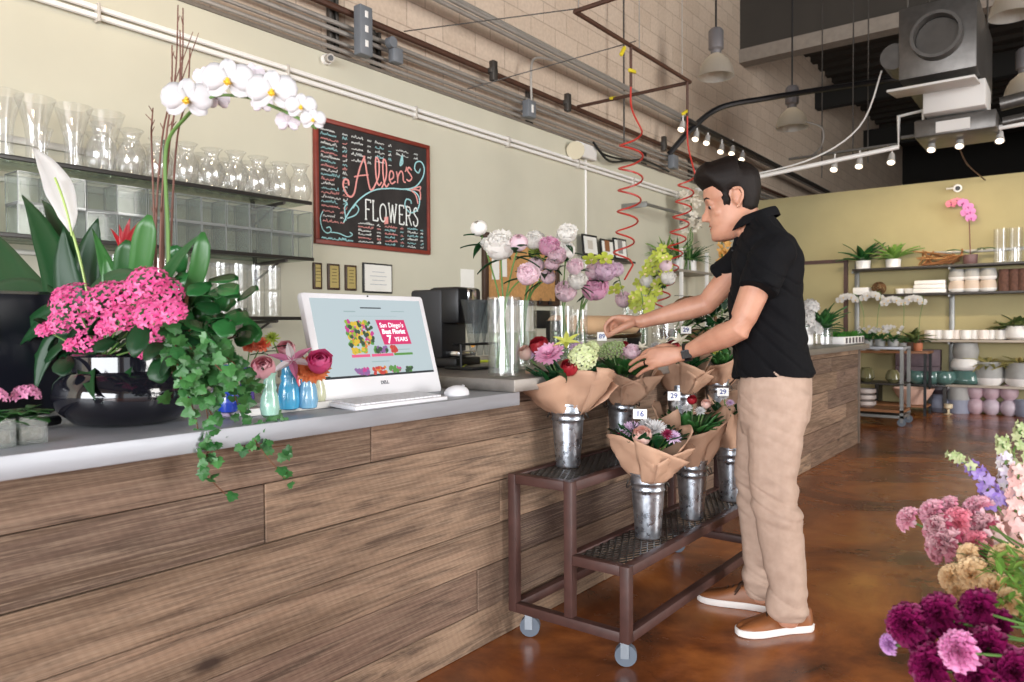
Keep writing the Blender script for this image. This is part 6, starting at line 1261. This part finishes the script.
# dark table with a wood top, rolling cart by the counter end
f1 = at(926, 413, y=10.28); f1.z = 0; t = thing('side_table', 'black-framed table with brown top beyond the rolling cart', 'table', (f1.x, f1.y, 0)); TW = .95; TD = .42; TH = .80
MB().box((-TW, 0, TH-.03), (.02, TD, TH), bev=.004).build('table_top', WOODT, t); MB().box((-TW, 0, .10), (.0, TD, .125), bev=.004).build('lower_shelf', WOODT, t)
for x in (-TW, -.03):
    for y in (0, TD-.03): MB().box((x, y, 0), (x+.03, y+.03, TH-.03)).build('leg', BLACK, t)
pot('pink_bowl', 'wide blush bowl on the lower shelf of the dark table', [(.12, 0), (.2, .12), (.24, .2)], M('blush_bowl', '#dcb6a4', .45), V((f1.x-.18, f1.y+.25, .126)), cat='bowl')
c1 = at(903, 427, z=0); c0 = at(868, 425, z=0); t = thing('rolling_cart', 'grey metal rolling cart standing just beyond the counter end', 'cart', (c1.x, c1.y, 0)); KW = .85; KD = .45; KH_ = .885
for x in (-KW, -.035):
    for y in (0, KD-.035): MB().box((x, y, .09), (x+.035, y+.035, KH_-.03)).build('leg', GREYMETAL, t); w_ = MB().tube([(x+.018, y+.005, .045), (x+.018, y+.03, .045)], .044, 14).build('caster', RUBBER, t); MB().box((x+.004, y, .04), (x+.032, y+.004, .095)).build('fork', GREYMETAL, w_)
MB().box((-KW, 0, KH_-.03), (0, KD, KH_), bev=.004).build('top', STEEL, t); MB().box((-KW, 0, .46), (0, KD, .475)).build('shelf', DKB, t); MB().box((-KW, 0, .15), (0, KD, .18)).build('shelf', WOODT, t); MB().box((-KW, 0, .09), (0, KD, .12)).build('base_frame', GREYMETAL, t)
for k, (x, z, r, m_, l) in enumerate(((-.42, .4755, .09, M('amber_glass', '#6f6a4a', .1, spec=.7), 'round smoky glass bowl on the cart shelf, nearest the counter'), (-.14, .4755, .08, _mats.get('amber_glass'), 'round smoky glass bowl on the cart shelf, nearest the cart post'))): pot('glass_bowl', l, [(r*.5, 0), (r, r*.5), (r*.9, r*1.3), (r*.55, r*1.8)], _mats['amber_glass'], V((c1.x+x, c1.y+.2, z)), 'smoky bowls', cat='bowl')
for k in range(3): pot('small_bowl', ['bottom', 'middle', 'top'][k]+' pale bowl of the stack low on the rolling cart', [(.07, 0), (.11, .03), (.11, .07)], M('pale_bowl', '#bfb2ac', .5), V((c1.x-.42, c1.y+.18, .181+.071*k)), 'stacked pale bowls', cat='bowl')
pot('white_planter', 'white trough on the middle shelf of the rolling cart', [(.10, 0), (.12, .1)], WHITEC, V((c1.x-.24, c1.y+.12, .62)), cat='planter') if False else None
def onp(px, py, y, z): p = at(px, py, y=y); return V((p.x, y, z))
for k, px in enumerate((868, 880, 893)):
    p = onp(px, 350, c1.y+.18, KH_+.001); pot('plant_pot', 'small pot of the white flowering plant on the rolling cart, '+['nearest the counter', 'middle of three', 'nearest the cart post'][k], potp(.06, .08), GREYC, p, 'small pots on the cart')
    t = rosette('flowering_plant', 'white flowering green plant on the rolling cart, '+['nearest the counter', 'middle of three', 'nearest the cart post'][k], p+V((0, 0, .07)), 22, .16, .055, LG2, 'white flowering plants on the cart', el=(.1, 1.2)); mb = MB()
    for i in range(14): floret4(mb, .022, T(rnd(-.1, .1), rnd(-.1, .05), rnd(.08, .16)) @ basis((rnd(-.3, .5), -1, .5)), 0, 5)
    mb.build('white_blossoms', PWHITE, t)
p = onp(913, 356, f1.y+.2, TH+.001); pot('plant_pot', 'brown pot of the dark striped plant on the dark table', potp(.09, .14), M('brown_pot', '#6a5040', .6), p); rosette('leafy_plant', 'dark striped leaf plant on the dark table', p+V((0, 0, .13)), 20, .26, .09, _mats['dark_var'], el=(.1, 1.0))
for k, (px, py, bpx) in enumerate(((848, 298, 862), (872, 296, 876), (893, 301, 902), (914, 300, 918))):
    y = f1.y+.12; b = onp(bpx, 350, y, TH+.001); b.x = max(f1.x-TW+.06, b.x); pot('plant_pot', 'small pot of a white orchid on the dark table, '+['furthest from the shelving posts', 'second of four', 'third of four', 'nearest the striped plant'][k], potp(.055, .10), TERR if k == 3 else GREYC, b, 'orchid pots')
    t = thing('white_orchid', 'white orchid arching over the rolling cart, '+['nearest the door frame', 'second from the door frame', 'third from the door frame', 'furthest from the door frame'][k], 'orchid', b+V((0, 0, .09)), group='white orchids'); h = at(px, py, y=y)-V(t.location); MB().tube(spline([(0, 0, 0), (.02, 0, h.z*.6), h+V((.1, 0, .04)), h+V((-.06, 0, -.0))], 5), .004, 5).build('flower_spike', STEM, t)
    for i in range(5): mb = MB(); phal(mb, .052, 0, 1, 0); MB().join(mb, T(h+V((-.10+.048*i, -.02*(i%2), .02-.012*(i-2)**2))) @ basis((.2, -1, -.1))).build('orchid_bloom', [PWHITE, YEL], t)
    mb = MB()
    for sg in (1, -1, .5): leafpath(mb, [(0, 0, 0), (.07*sg, -.03, .06), (.15*sg, -.05, .02)], .05, STRAP, (0, -.3, 1), .2, 6)
    mb.build('leaves', LG, t, solid=.001)
# far end of the counter: seedling tray, fern jar, white bunch
b = V((-1.80, at(853, 349, x=-1.72).y, ZS+.001)); t = thing('seedling_tray', 'white tray packed with green seedlings at the far counter end', 'planter', b)
MB().box((-.10, -.42, 0), (.10, .36, .07), bev=.006).build('tray', WHITEC, t); mb = MB()
for k in range(6): mb.box((-.101, -.36+.125*k, .01), (.103, -.30+.125*k, .06))
mb.build('slots', DARKC, t); mb = MB()
for k in range(420): leaf(mb, rnd(.03, .07), .018, blade((rnd(-.09, .09), rnd(-.40, .34), .06), (rnd(-.7, .7), rnd(-.7, .7), 1)), ROUND, -.3, .2, 3)
mb.build('seedlings', M('seedling_green', '#2f6b25', .5, island=1, col2='#4f9437', trans=.15), t)
b = V((-1.85, at(822, 350, x=-1.85).y, ZS+.001)); solid('glass_jar', 'clear glass jar holding a fern near the far counter end', 'vase', vase_mb([(.07, 0), (.09, .01), (.09, .16)], 20), GLASS, b)
t = rosette('fern', 'dense dark green fern in the glass jar near the far counter end', b+V((0, 0, .08)), 60, .24, .07, LG2, el=(.2, 1.4), h=.1)
b = V((-1.95, at(806, 350, x=-1.95).y, ZS+.001)); t = thing('white_hydrangea', "white flower bunch in a vase behind the man's back", 'flowers', b)
MB().lathe([(.05, 0), (.06, .01), (.06, .18)], 16, cap0=True).build('vase', WHITEC, t)
for q in ((0, 0, .26), (.05, -.05, .33), (.02, -.06, .20), (.06, .02, .13)): mb = MB(); ballhead(mb, .07, 40, .03); MB().join(mb, T(q)).build('flower_head', PWHITE, t)
# greenery and shelf behind the man's arms
b = V((-2.1, 4.35, ZS+.001)); solid('glass_jar', "wide glass jar of greenery behind the man's hands", 'vase', vase_mb([(.09, 0), (.1, .01), (.1, .2)], 20), GLASS, b)
t = thing('greenery_bunch', "bunch of dark green foliage behind the man's forearms", 'foliage', b+V((0, 0, .05))); mb = MB(); st = MB()
for k in range(130):
    a = at(rnd(690, 738), rnd(295, 345), y=4.35+rnd(-.12, .12))-V(t.location); leaf(mb, rnd(.06, .11), rnd(.03, .05), blade(a, (rnd(-1, 1), rnd(-1, .4), rnd(-.5, .8))), ROUND, -.2, .2, 4)
    if k % 8 == 0: st.tube([(0, 0, 0), a*.5+V((0, 0, .03)), a], .003, 5)
mb.build('leaves', LG, t); st.build('stem', STEM, t)
t = thing('wall_shelf', "pale wall shelf with white posts behind the man's face", 'shelf', (XW, 8.35, 1.80)); MB().box((0, -.55, -.03), (.35, .75, 0), bev=.004).build('board', M('grey_board', '#8d867c', .5), t)
for y in (-.2, .55): MB().box((.30, y-.018, -.85), (.34, y+.018, .25), bev=.003).build('post', WHITE, t)
for k, (y, s_) in enumerate(((8.05, 1), (8.38, .9), (8.75, 1))):
    b = V((XW+.17, y, 1.801)); pot('plant_pot', 'white pot on the wall shelf behind the man, '+['nearest the coil hose', 'middle of three', 'nearest his collar'][k], potp(.075, .15, .9), WHITEC, b, 'white pots on the wall shelf'); rosette('fern', 'arching green fern on the wall shelf behind the man, '+['nearest the coil hose', 'middle of three', 'nearest his collar'][k], b+V((0, 0, .14)), 40, .30, .035, LG2 if k else LGL, 'ferns on the wall shelf', el=(.1, 1.3))
t = thing('hanging_bar', 'pale metal hanging bar on the wall behind the far coil hose', 'bar', (XW, 7.6, 2.46)); MB().tube([(.3, -.3, 0), (.3, 1.2, 0)], .018, 8).build('bar', GREYMETAL, t)
for y in (-.3, 1.2): MB().box((0, y-.012, -.03), (.31, y+.012, .03), bev=.004).build('bracket', GREYMETAL, t)
t = thing('dried_flowers', 'bunch of white dried flowers hanging from the bar by his forehead', 'flowers', at(692, 198, x=XW+.3)); mb = MB(); st = MB()
for k in range(60): p = V((rnd(-.08, .08), rnd(-.16, .16), rnd(-.38, .1))); floret4(mb, rnd(.04, .07), T(p) @ basis((rnd(0, 1), rnd(-1, .3), rnd(-1, .5))), 0, 5); 
for k in range(6): st.tube([(0, 0, .05), (rnd(-.05, .05), rnd(-.1, .1), -.5), (rnd(-.05, .1), rnd(-.25, .25), -.9)], .005, 5)
mb.build('blossoms', M('dried_white', '#efe9dc', .7, island=1, col2='#ddd3bf', trans=.2), t); st.build('stems', STEM, t)
solid('wicker_basket', "brown wicker hoop basket behind the man's forearm", 'basket', MB().lathe([(.12, 0), (.19, .05), (.22, .16), (.20, .16), (.17, .06), (.001, .03)], 20, cap0=True).tube([(.2*math.cos(PI*i/14), 0, .16+.22*math.sin(PI*i/14)) for i in range(15)], .014, 6), M('wicker', '#6d4f33', .8, var=.35, nscale=50), V((-2.2, at(690, 330, x=-2.2).y, ZS+.001)))
t = thing('orange_flowers', "spray of orange yellow flowers behind the man's chin", 'flowers', at(722, 262, x=XW+.4)); mb = MB()
for k in range(26): floret4(mb, rnd(.04, .07), T(rnd(-.1, .1), rnd(-.14, .14), rnd(-.05, .42)) @ basis((.6, rnd(-1, 0), rnd(-.3, .6))), 0, 5)
mb.build('blossoms', M('orange_yellow', '#e0a548', .6, island=1, col2='#ecc07a', trans=.2), t); zz = t.location.z; MB().tube([(0, 0, .3), (0, 0, .1-zz)], .01, 6).build('stem', STEM, t); MB().lathe([(.08, -zz), (.1, .01-zz), (.1, .6-zz), (.06, .75-zz)], 18, cap0=True).build('floor_vase', GREYC, t)
# door frame on the back wall
db = MB()
xd0, xd1 = -3.7, at(845, 263, y=11.08).x
db.box((xd0, 11.05, 2.0), (xd1+.04, 11.099, 2.05)); db.box((xd1-.01, 11.05, 0), (xd1+.04, 11.099, 2.0)); db.box((xd0, 11.05, 0), (xd0+.05, 11.099, 2.0)); o = db.build('door_1', BROWNFRAME, None, False); o['kind'] = 'structure'
MB().box((xd0+.05, 11.075, 0), (xd1-.01, 11.0985, 2.0)).build('door_panel', OLIVE, o, False); MB().tube([(xd0+.15, 11.03, 1), (xd0+.15, 11.075, 1)], .02, 10).build('door_knob', CHROME, o)
t = thing('wall_camera', 'small white camera at the top of the olive back wall', 'camera', at(957, 188, y=11.098)); MB().box((-.12, -.03, -.01), (.0, 0, .01), bev=.004).build('arm', WHITE, t); MB().tube([(0, 0, 0), (.02, -.10, -.02)], .05, 12).build('camera_body', WHITE, t); MB().tube([(.02, -.1, -.02), (.021, -.105, -.021)], .03, 10).build('lens', BLACK, t)
# ------------------------------------------------------------------ overhead: pendants, unit, track lights
ACR = NT('acrylic_shade'); ACR.b.inputs['Base Color'].default_value = lin('#98938c'); ACR.set(Roughness=.3); tr_ = ACR.new('ShaderNodeBsdfTranslucent'); tr_.inputs[0].default_value = lin('#cfc5b6'); mx_ = ACR.new('ShaderNodeMixShader'); mx_.inputs[0].default_value = .4
wv = ACR.new('ShaderNodeTexWave', _Scale=14.0); ACR.link(ACR.coord((1, 1, 0)), wv.inputs['Vector']); ACR.bump(wv.outputs['Fac'], .4, .004); ACR.link(ACR.b.outputs[0], mx_.inputs[1]); ACR.link(tr_.outputs[0], mx_.inputs[2]); ACR.link(mx_.outputs[0], ACR.out.inputs[0])
BULB = emit('lamp_glow', '#fff0d8', 3.0)
proto = None
for k, (px, py, d, l) in enumerate(((716, 77, 8.5, "clear domed pendant lamp hanging over the man's head"), (792, 128, 9.8, 'clear domed pendant lamp between the beam and the white pipe'), (1012, 16, 7.4, 'large domed pendant lamp cut by the top corner of the photo'), (1024, 96, 8.6, 'domed pendant lamp at the photo edge beside the air unit'))):
    r_ = _ray((px, py)); p = CAMP+dirw(px, py)*(d/r_.z)
    if proto is None:
        t = thing('pendant_lamp', l, 'lamp', p, group='domed pendant lamps'); MB().lathe([(.205, 0), (.20, .03), (.185, .10), (.14, .19), (.075, .245), (.06, .26)], 28).build('lamp_shade', ACR.m, t)
        MB().lathe([(.06, .255), (.06, .30), (.085, .32), (.085, .52), (.06, .55), (.001, .55)], 20).build('ballast_housing', M('lamp_grey', '#7d7a7c', .45, metal=.4), t); MB().ball((0, 0, .15), .05, 10, 8).build('bulb', BULB, t); MB().tube([(0, 0, .55), (0, 0, 2.6)], .012, 6).build('cord', BLACK, t); proto = t
    else: dup(proto, p, 0, l)
p = at(940, 75, y=8.2); t = thing('air_unit', 'large grey metal air handling unit hanging from the ceiling', 'air unit', p); DUCT = M('sheet_metal', '#63605d', .4, var=.15, metal=.7); PALE = M('pale_panel', '#cbc8c4', .5)
MB().box((-.36, 0, .02), (.30, 1.5, .72), bev=.01).build('housing', DUCT, t); MB().lathe([(.20, 0), (.22, .01), (.22, .14), (.19, .14), (.19, .01)], 24, Mx=T(-.02, -.001, .36) @ Rx(PI/2)).build('fan_collar', DUCT, t)
MB().tube([(-.02, -.004, .36), (-.02, -.01, .36)], .185, 20).build('fan_opening', DKMETAL, t); MB().tube([(-.42, .1, .3), (-.42, .5, .3)], .13, 16).build('side_port', DUCT, t)
MB().box((-.44, -.16, -.10), (.30, .34, -.075), Rx(.12), .006).build('drip_panel', PALE, t); MB().box((-.20, .36, -.26), (.34, .9, .0), bev=.01).build('lower_duct', PALE, t); MB().box((-.30, .5, -.46), (.42, 1.2, -.28), bev=.015).build('lower_tray', DUCT, t)
g = MB().box((-.10, .48, -.44), (.2, .495, -.33)).build('vent_grille', PALE, t)
for x, y in ((-.3, .1), (.26, .1), (-.3, 1.4), (.26, 1.4)): MB().tube([(x, y, .7), (x, y, 2.6)], .01, 6).build('hanger_rod', DKMETAL, t)
pipe('steel_duct', 'grey steel pipe running out of the air unit to the photo edge', 'pipe', [V(p)+V((.42, .9, -.15)), V(p)+V((2.4, .9, .08))], .07, DUCT, None, 12); pipe('steel_duct', 'thinner grey pipe below the air unit pipe', 'pipe', [V(p)+V((.45, .8, -.36)), V(p)+V((2.4, .8, -.2))], .05, DUCT, None, 12)
ZR = 3.03
pipe('white_pipe', 'white overhead pipe with a square jog crossing before the back wall', 'pipe', [(-4.05, 9, 2.86), (-1.60, 9, 3.07), (-1.60, 9, 3.40), (-1.36, 9, 3.42), (-1.36, 9, 3.10), (.5, 9, 3.17)], .026, WHITE)
pipe('white_cable', 'pale loose cable looping up from the white pipe to the air unit', 'cable', spline([(-3.6, 9.0, 2.95), (-2.6, 9.05, 3.06), (-2.0, 9.0, 3.35), (-1.75, 8.9, 3.9)], 6), .010, WHITE)
SPOTG = emit('spot_glow', '#ffe9c8', 2.5); sp0 = None
def spotlamp(p, l, d=(0, .5, -1)):
    global sp0
    if sp0 is None:
        t = thing('track_spot', l, 'spotlight', p, group='small track spotlights'); MB().tube([(0, 0, .0), (0, 0, .10)], .010, 6).build('stem', WHITE, t); MB().tube([(0, .0, .0), (0, -.02, -.05), (0, -.055, -.10)], [.028, .034, .046], 14).build('lamp_body', M('spot_body', '#d8d5d0', .35, metal=.3), t); MB().tube([(0, -.0553, -.1005), (0, -.0565, -.102)], .036, 14).build('lamp_glass', SPOTG, t); sp0 = t; return t
    return dup(sp0, p, 0, l)
ordn = ['first', 'second', 'third', 'fourth', 'fifth', 'sixth']
for k, px in enumerate((835, 860, 892, 932, 960, 1000)): p = at(px, 150, y=9.1); spotlamp(V((p.x, 9.1, 3.02 if k < 3 else 3.10)), ordn[k]+' small track spotlight from the man along the rail before the back wall')
solid('track_rail', 'dark lighting rail carrying the spotlights before the back wall', 'rail', MB().box((-2.8, 9.08, 3.11), (-1.62, 9.12, 3.135)).box((-1.62, 9.08, 3.17), (.6, 9.12, 3.2)), DKMETAL)
for k, (px, py) in enumerate(((683, 122), (697, 132), (708, 136), (722, 145), (733, 147), (743, 153))): p = at(px, py, x=-3.75); spotlamp(p, ordn[k]+' small track spotlight from the coil hose along the block wall')
solid('track_rail', 'dark lighting rail along the block wall above the coil hoses', 'rail', MB().box((-3.78, 8.2, 3.56), (-3.72, 14.5, 3.60)), DKMETAL)
pipe('black_duct', "thick black flexible hose arching from the block wall over the man's head", 'hose', spline([(-4.0, 8.35, 3.22), (-3.8, 8.5, 3.5), (-3.55, 8.8, 3.80), (-3.1, 9.2, 3.93), (-2.4, 9.8, 4.08), (-1.5, 10.4, 4.2)], 6), .035, BLACK)
pipe('flex_cable', 'thin grey flexible cable hanging from the second pendant lamp', 'cable', spline([at(806, 122, y=10), at(822, 128, y=10), at(822, 145, y=10), at(812, 156, y=9.8)], 5), .012, CONDUIT)
pipe('red_cable', 'thin reddish cable hanging from the rail to the olive wall', 'cable', spline([at(960, 150, y=9.2), at(968, 165, y=9.8), at(985, 180, y=11.0)], 5), .008, RUST)
for k, px in enumerate((853, 868, 822)):
    pp = at(px, 120, y=9.5+k*.6); pipe('hanger_cable', 'thin dark hanging rod before the black void, '+['by the white cable', 'right of the white cable', 'near the second pendant'][k], 'rod', [V((pp.x, pp.y, 3.15)), V((pp.x, pp.y, 6.12))], .008, DKMETAL)
# lamps that light the back wall
for x in (-2.2, -1.4, -.6):
    l = bpy.data.lights.new('track_spot_light', 'SPOT'); l.energy = 32; l.color = (1, .82, .58); l.spot_size = R(75); l.spot_blend = .8; l.shadow_soft_size = .06; o = bpy.data.objects.new('track_spot_light', l); COL.objects.link(o); o.matrix_world = T(x, 9.15, 2.88) @ basis(-V((.05, 1.0, -.42)))
# ------------------------------------------------------------------ cut flowers at the right edge, nearest the camera
t = thing('wooden_crate', 'dark slatted wooden crate holding the cut flowers at the right edge', 'crate', (.02, 1.48, .38)); CRW = M('dark_crate_wood', '#3a302d', .7, var=.25, nscale=20)
for k in range(3):
    z = .012+.072*k; mb = MB().box((-.02, 0, z), (0, .6, z+.062), bev=.004); mb.box((-.02, -.02, z), (.5, -.002, z+.062), bev=.004); mb.build('slat', CRW, t)
for k in range(3): z = .012+.072*k; MB().box((-.02, .602, z), (.5, .62, z+.062), bev=.004).box((.482, 0, z), (.5, .6, z+.062), bev=.004).build('slat', CRW, t)
MB().box((0, 0, 0), (.48, .6, .012)).build('base', CRW, t)
for x in (0, .46):
    for y in (0, .58): MB().box((x, y, .0), (x+.02, y+.02, .225)).build('corner_post', CRW, t)
t = thing('plant_bench', 'low dark wooden bench under the crate of cut flowers', 'bench', (.02, 1.48, 0)); MB().box((-.01, -.02, .34), (.6, .66, .379), bev=.004).build('bench_top', CRW, t)
for x in (.0, .54):
    for y in (0, .6): MB().box((x, y, 0), (x+.04, y+.04, .34)).build('leg', CRW, t)
CARN = {'burg': M('carnation_burgundy', '#8a1056', .55, island=1, col2='#6a0a40', trans=.15), 'pink': M('carnation_pink', '#d97fb4', .55, island=1, col2='#e8a2cb', trans=.2), 'lilac': M('carnation_lilac', '#c58ac8', .55, island=1, col2='#d9abdc', trans=.2), 'bi': M('carnation_bicolor', '#e6c4c8', .55, island=1, col2='#a8405c', trans=.2), 'pale': M('carnation_pale', '#e8bfc9', .55, island=1, col2='#d98fa6', trans=.2), 'coral': M('carnation_coral', '#dc7d90', .55, island=1, col2='#e89aa8', trans=.2), 'peach': M('carnation_peach', '#f2d8ae', .55, island=1, col2='#e8c598', trans=.2)}
NM = {'burg': 'burgundy', 'pink': 'bright pink', 'lilac': 'small lilac', 'bi': 'dark-edged pink', 'pale': 'pale pink', 'coral': 'coral pink', 'peach': 'peach'}
CF = [(902, 623, 18, 'burg', 1.42, 'largest at the outer edge of the bunch'), (933, 613, 19, 'burg', 1.46, 'at the top of the bunch left of the highest one'), (974, 607, 18, 'burg', 1.5, 'highest of the dark ones under the peach blooms'), (926, 666, 20, 'burg', 1.38, 'lowest at the photo bottom'), (950, 630, 15, 'burg', 1.48, 'tucked behind the bright pink carnation'), (983, 648, 20, 'burg', 1.44, 'right of the bright pink carnation'), (1012, 672, 20, 'burg', 1.42, 'in the bottom corner in front of the crate'), (972, 676, 18, 'burg', 1.38, 'at the photo bottom below the bright pink carnation'), (917, 641, 13, 'burg', 1.42, 'small, between the largest and the lowest'), (997, 622, 12, 'burg', 1.54, 'small, against the crate'),
  (955, 650, 17, 'pink', 1.36, 'in the middle of the burgundy ones'), (887, 643, 9, 'lilac', 1.42, 'sticking out furthest towards the floor'),
  (905, 517, 11, 'pale', 1.84, 'furthest out on its own stem'), (929, 509, 12, 'pale', 1.86, 'beside the outermost pale one'), (934, 527, 14, 'bi', 1.82, 'below the two pale ones'), (940, 542, 17, 'bi', 1.80, 'largest and lowest of the dark-edged ones'), (974, 505, 13, 'pale', 1.9, 'highest near the larkspur'), (978, 525, 14, 'bi', 1.86, 'below the highest pale one'), (953, 521, 14, 'coral', 1.84, 'in the middle of the pink bunch'), (947, 503, 8, 'pale', 1.88, 'small bud at the top of the pink bunch'), (971, 541, 12, 'coral', 1.82, 'lowest of the coral ones above the peach blooms'), (985, 553, 9, 'coral', 1.84, 'small, beside the peach blooms'),
  (948, 575, 12, 'peach', 1.72, 'outermost of the peach ones'), (968, 573, 15, 'peach', 1.72, 'largest peach one in the middle'), (966, 554, 10, 'peach', 1.76, 'highest peach one under the coral carnation'), (989, 585, 14, 'peach', 1.7, 'below the largest peach one'), (1000, 556, 13, 'peach', 1.76, 'peach one under the larkspur'), (1003, 600, 13, 'peach', 1.66, 'lowest peach one above the crate'), (955, 590, 9, 'peach', 1.7, 'small low peach one at the left'), (1018, 560, 12, 'peach', 1.76, 'peach one cut by the photo edge')]
rg = random.Random(9)
for px, py, rp, kd, y, l in CF:
    h = at(px, py, y=y); dep = (h-CAMP).dot(fw); r = rp/F*dep*1.14; b = V((.10+rg.uniform(-.04, .25), 1.55+rg.uniform(-.03, .45), .42)); t = thing('carnation', NM[kd]+' carnation '+l, 'flower', b, group=NM[kd]+' carnations')
    d = (h-b-V((0, 0, .1))).normalized()+V((-.1, -.75, .35)); mb = MB(); carnation(mb, r, 44, 0, .17); MB().join(mb, aim(h-b, d)).build('bloom', [CARN[kd]], t)
    MB().tube([p-b for p in bez(b, b+V((-.02, 0, .17)), h-d.normalized()*r*.9, 8)], .0024, 6).build('stem', STEM, t); lm = MB(); leaf(lm, .07, .008, blade((h-b)*.75, (rg.uniform(-1, 0), -.5, .5)), LANCE); lm.build('leaf', LG2, t)
def larkspur(label, pts, y, n, cols, r0, r1):
    c = spline([at(px, py, y=y) for px, py in pts], 8); b = V((.12, 1.9, .42)); t = thing('larkspur', label, 'flower', b, group='larkspur spikes')
    MB().tube([p-b for p in spline([c[0], c[len(c)//2], c[-1], (c[-1]+b)/2+V((-.01, 0, .02)), b], 6)], .0026, 6).build('stem', STEM, t); mbs = [MB() for _ in cols]
    for k in range(n):
        f = k/(n-1); p = c[min(len(c)-1, int(f*(len(c)-1)))]; a = k*2.4; d = V((math.cos(a), math.sin(a)*.8-.3, rg.uniform(-.1, .5))); r = r0+(r1-r0)*f; ci = min(len(cols)-1, int(f*len(cols)+rg.uniform(-.3, .3))) if f > .1 else 0
        mb = mbs[max(0, ci)]; q = p-b+d.normalized()*(r*.9); floret4(mb, r, T(q) @ basis(d), 0, 5, .9); mb.tube([p-b, q], .001, 4)
    for mb, cl in zip(mbs, cols): mb.build('florets', cl, t) if mb.v else None
LA = M('larkspur_lavender', '#b9a2d6', .5, island=1, col2='#8c6cc0', trans=.2); LW = M('larkspur_white', '#ece8e6', .5, island=1, col2='#d4c7e0', trans=.2); LP = M('larkspur_pink', '#e6b9b4', .5, island=1, col2='#efd2ca', trans=.2); LB = M('larkspur_bud', '#c8cda0', .5, island=1, col2='#9ab070', trans=.2)
larkspur('lavender larkspur spike leaning furthest out over the floor', [(951, 455), (963, 462), (980, 474), (990, 492), (996, 505)], 1.95, 30, [LB, LA, LA], .010, .019)
larkspur('white and lilac larkspur spike standing tallest', [(1002, 438), (1004, 455), (1007, 475), (1009, 500), (1010, 530)], 2.0, 34, [LB, LW, LW, LP], .010, .019)
larkspur('pale pink larkspur spike at the photo edge', [(1019, 470), (1018, 490), (1016, 515), (1018, 545)], 1.95, 30, [LP, LP], .014, .021)
larkspur('pale green budded larkspur spike rising at the photo corner', [(1022, 424), (1019, 440), (1017, 465)], 2.05, 16, [LB, LB], .010, .015)
larkspur('short pink larkspur spike between the pink carnations and the edge', [(990, 520), (995, 535), (1002, 555)], 1.9, 18, [LP, LP], .014, .02)
t = thing('filler_greens', 'fine green filler foliage above the crate', 'foliage', (.12, 1.7, .45)); mb = MB()
for k in range(150): p = at(rnd(994, 1030), rnd(555, 622), y=rnd(1.6, 1.75))-V(t.location); leaf(mb, rnd(.025, .05), rnd(.006, .014), blade(p, (rnd(-1, 1), rnd(-1, 1), rnd(-.3, 1))), LANCE, -.2, .2, 3)
mb.build('leaves', LGL, t); st = MB()
for k in range(8): st.tube([(0, 0, 0), at(rnd(994, 1030), rnd(565, 610), y=1.68)-V(t.location)], .002, 5)
st.build('stem', STEM, t)
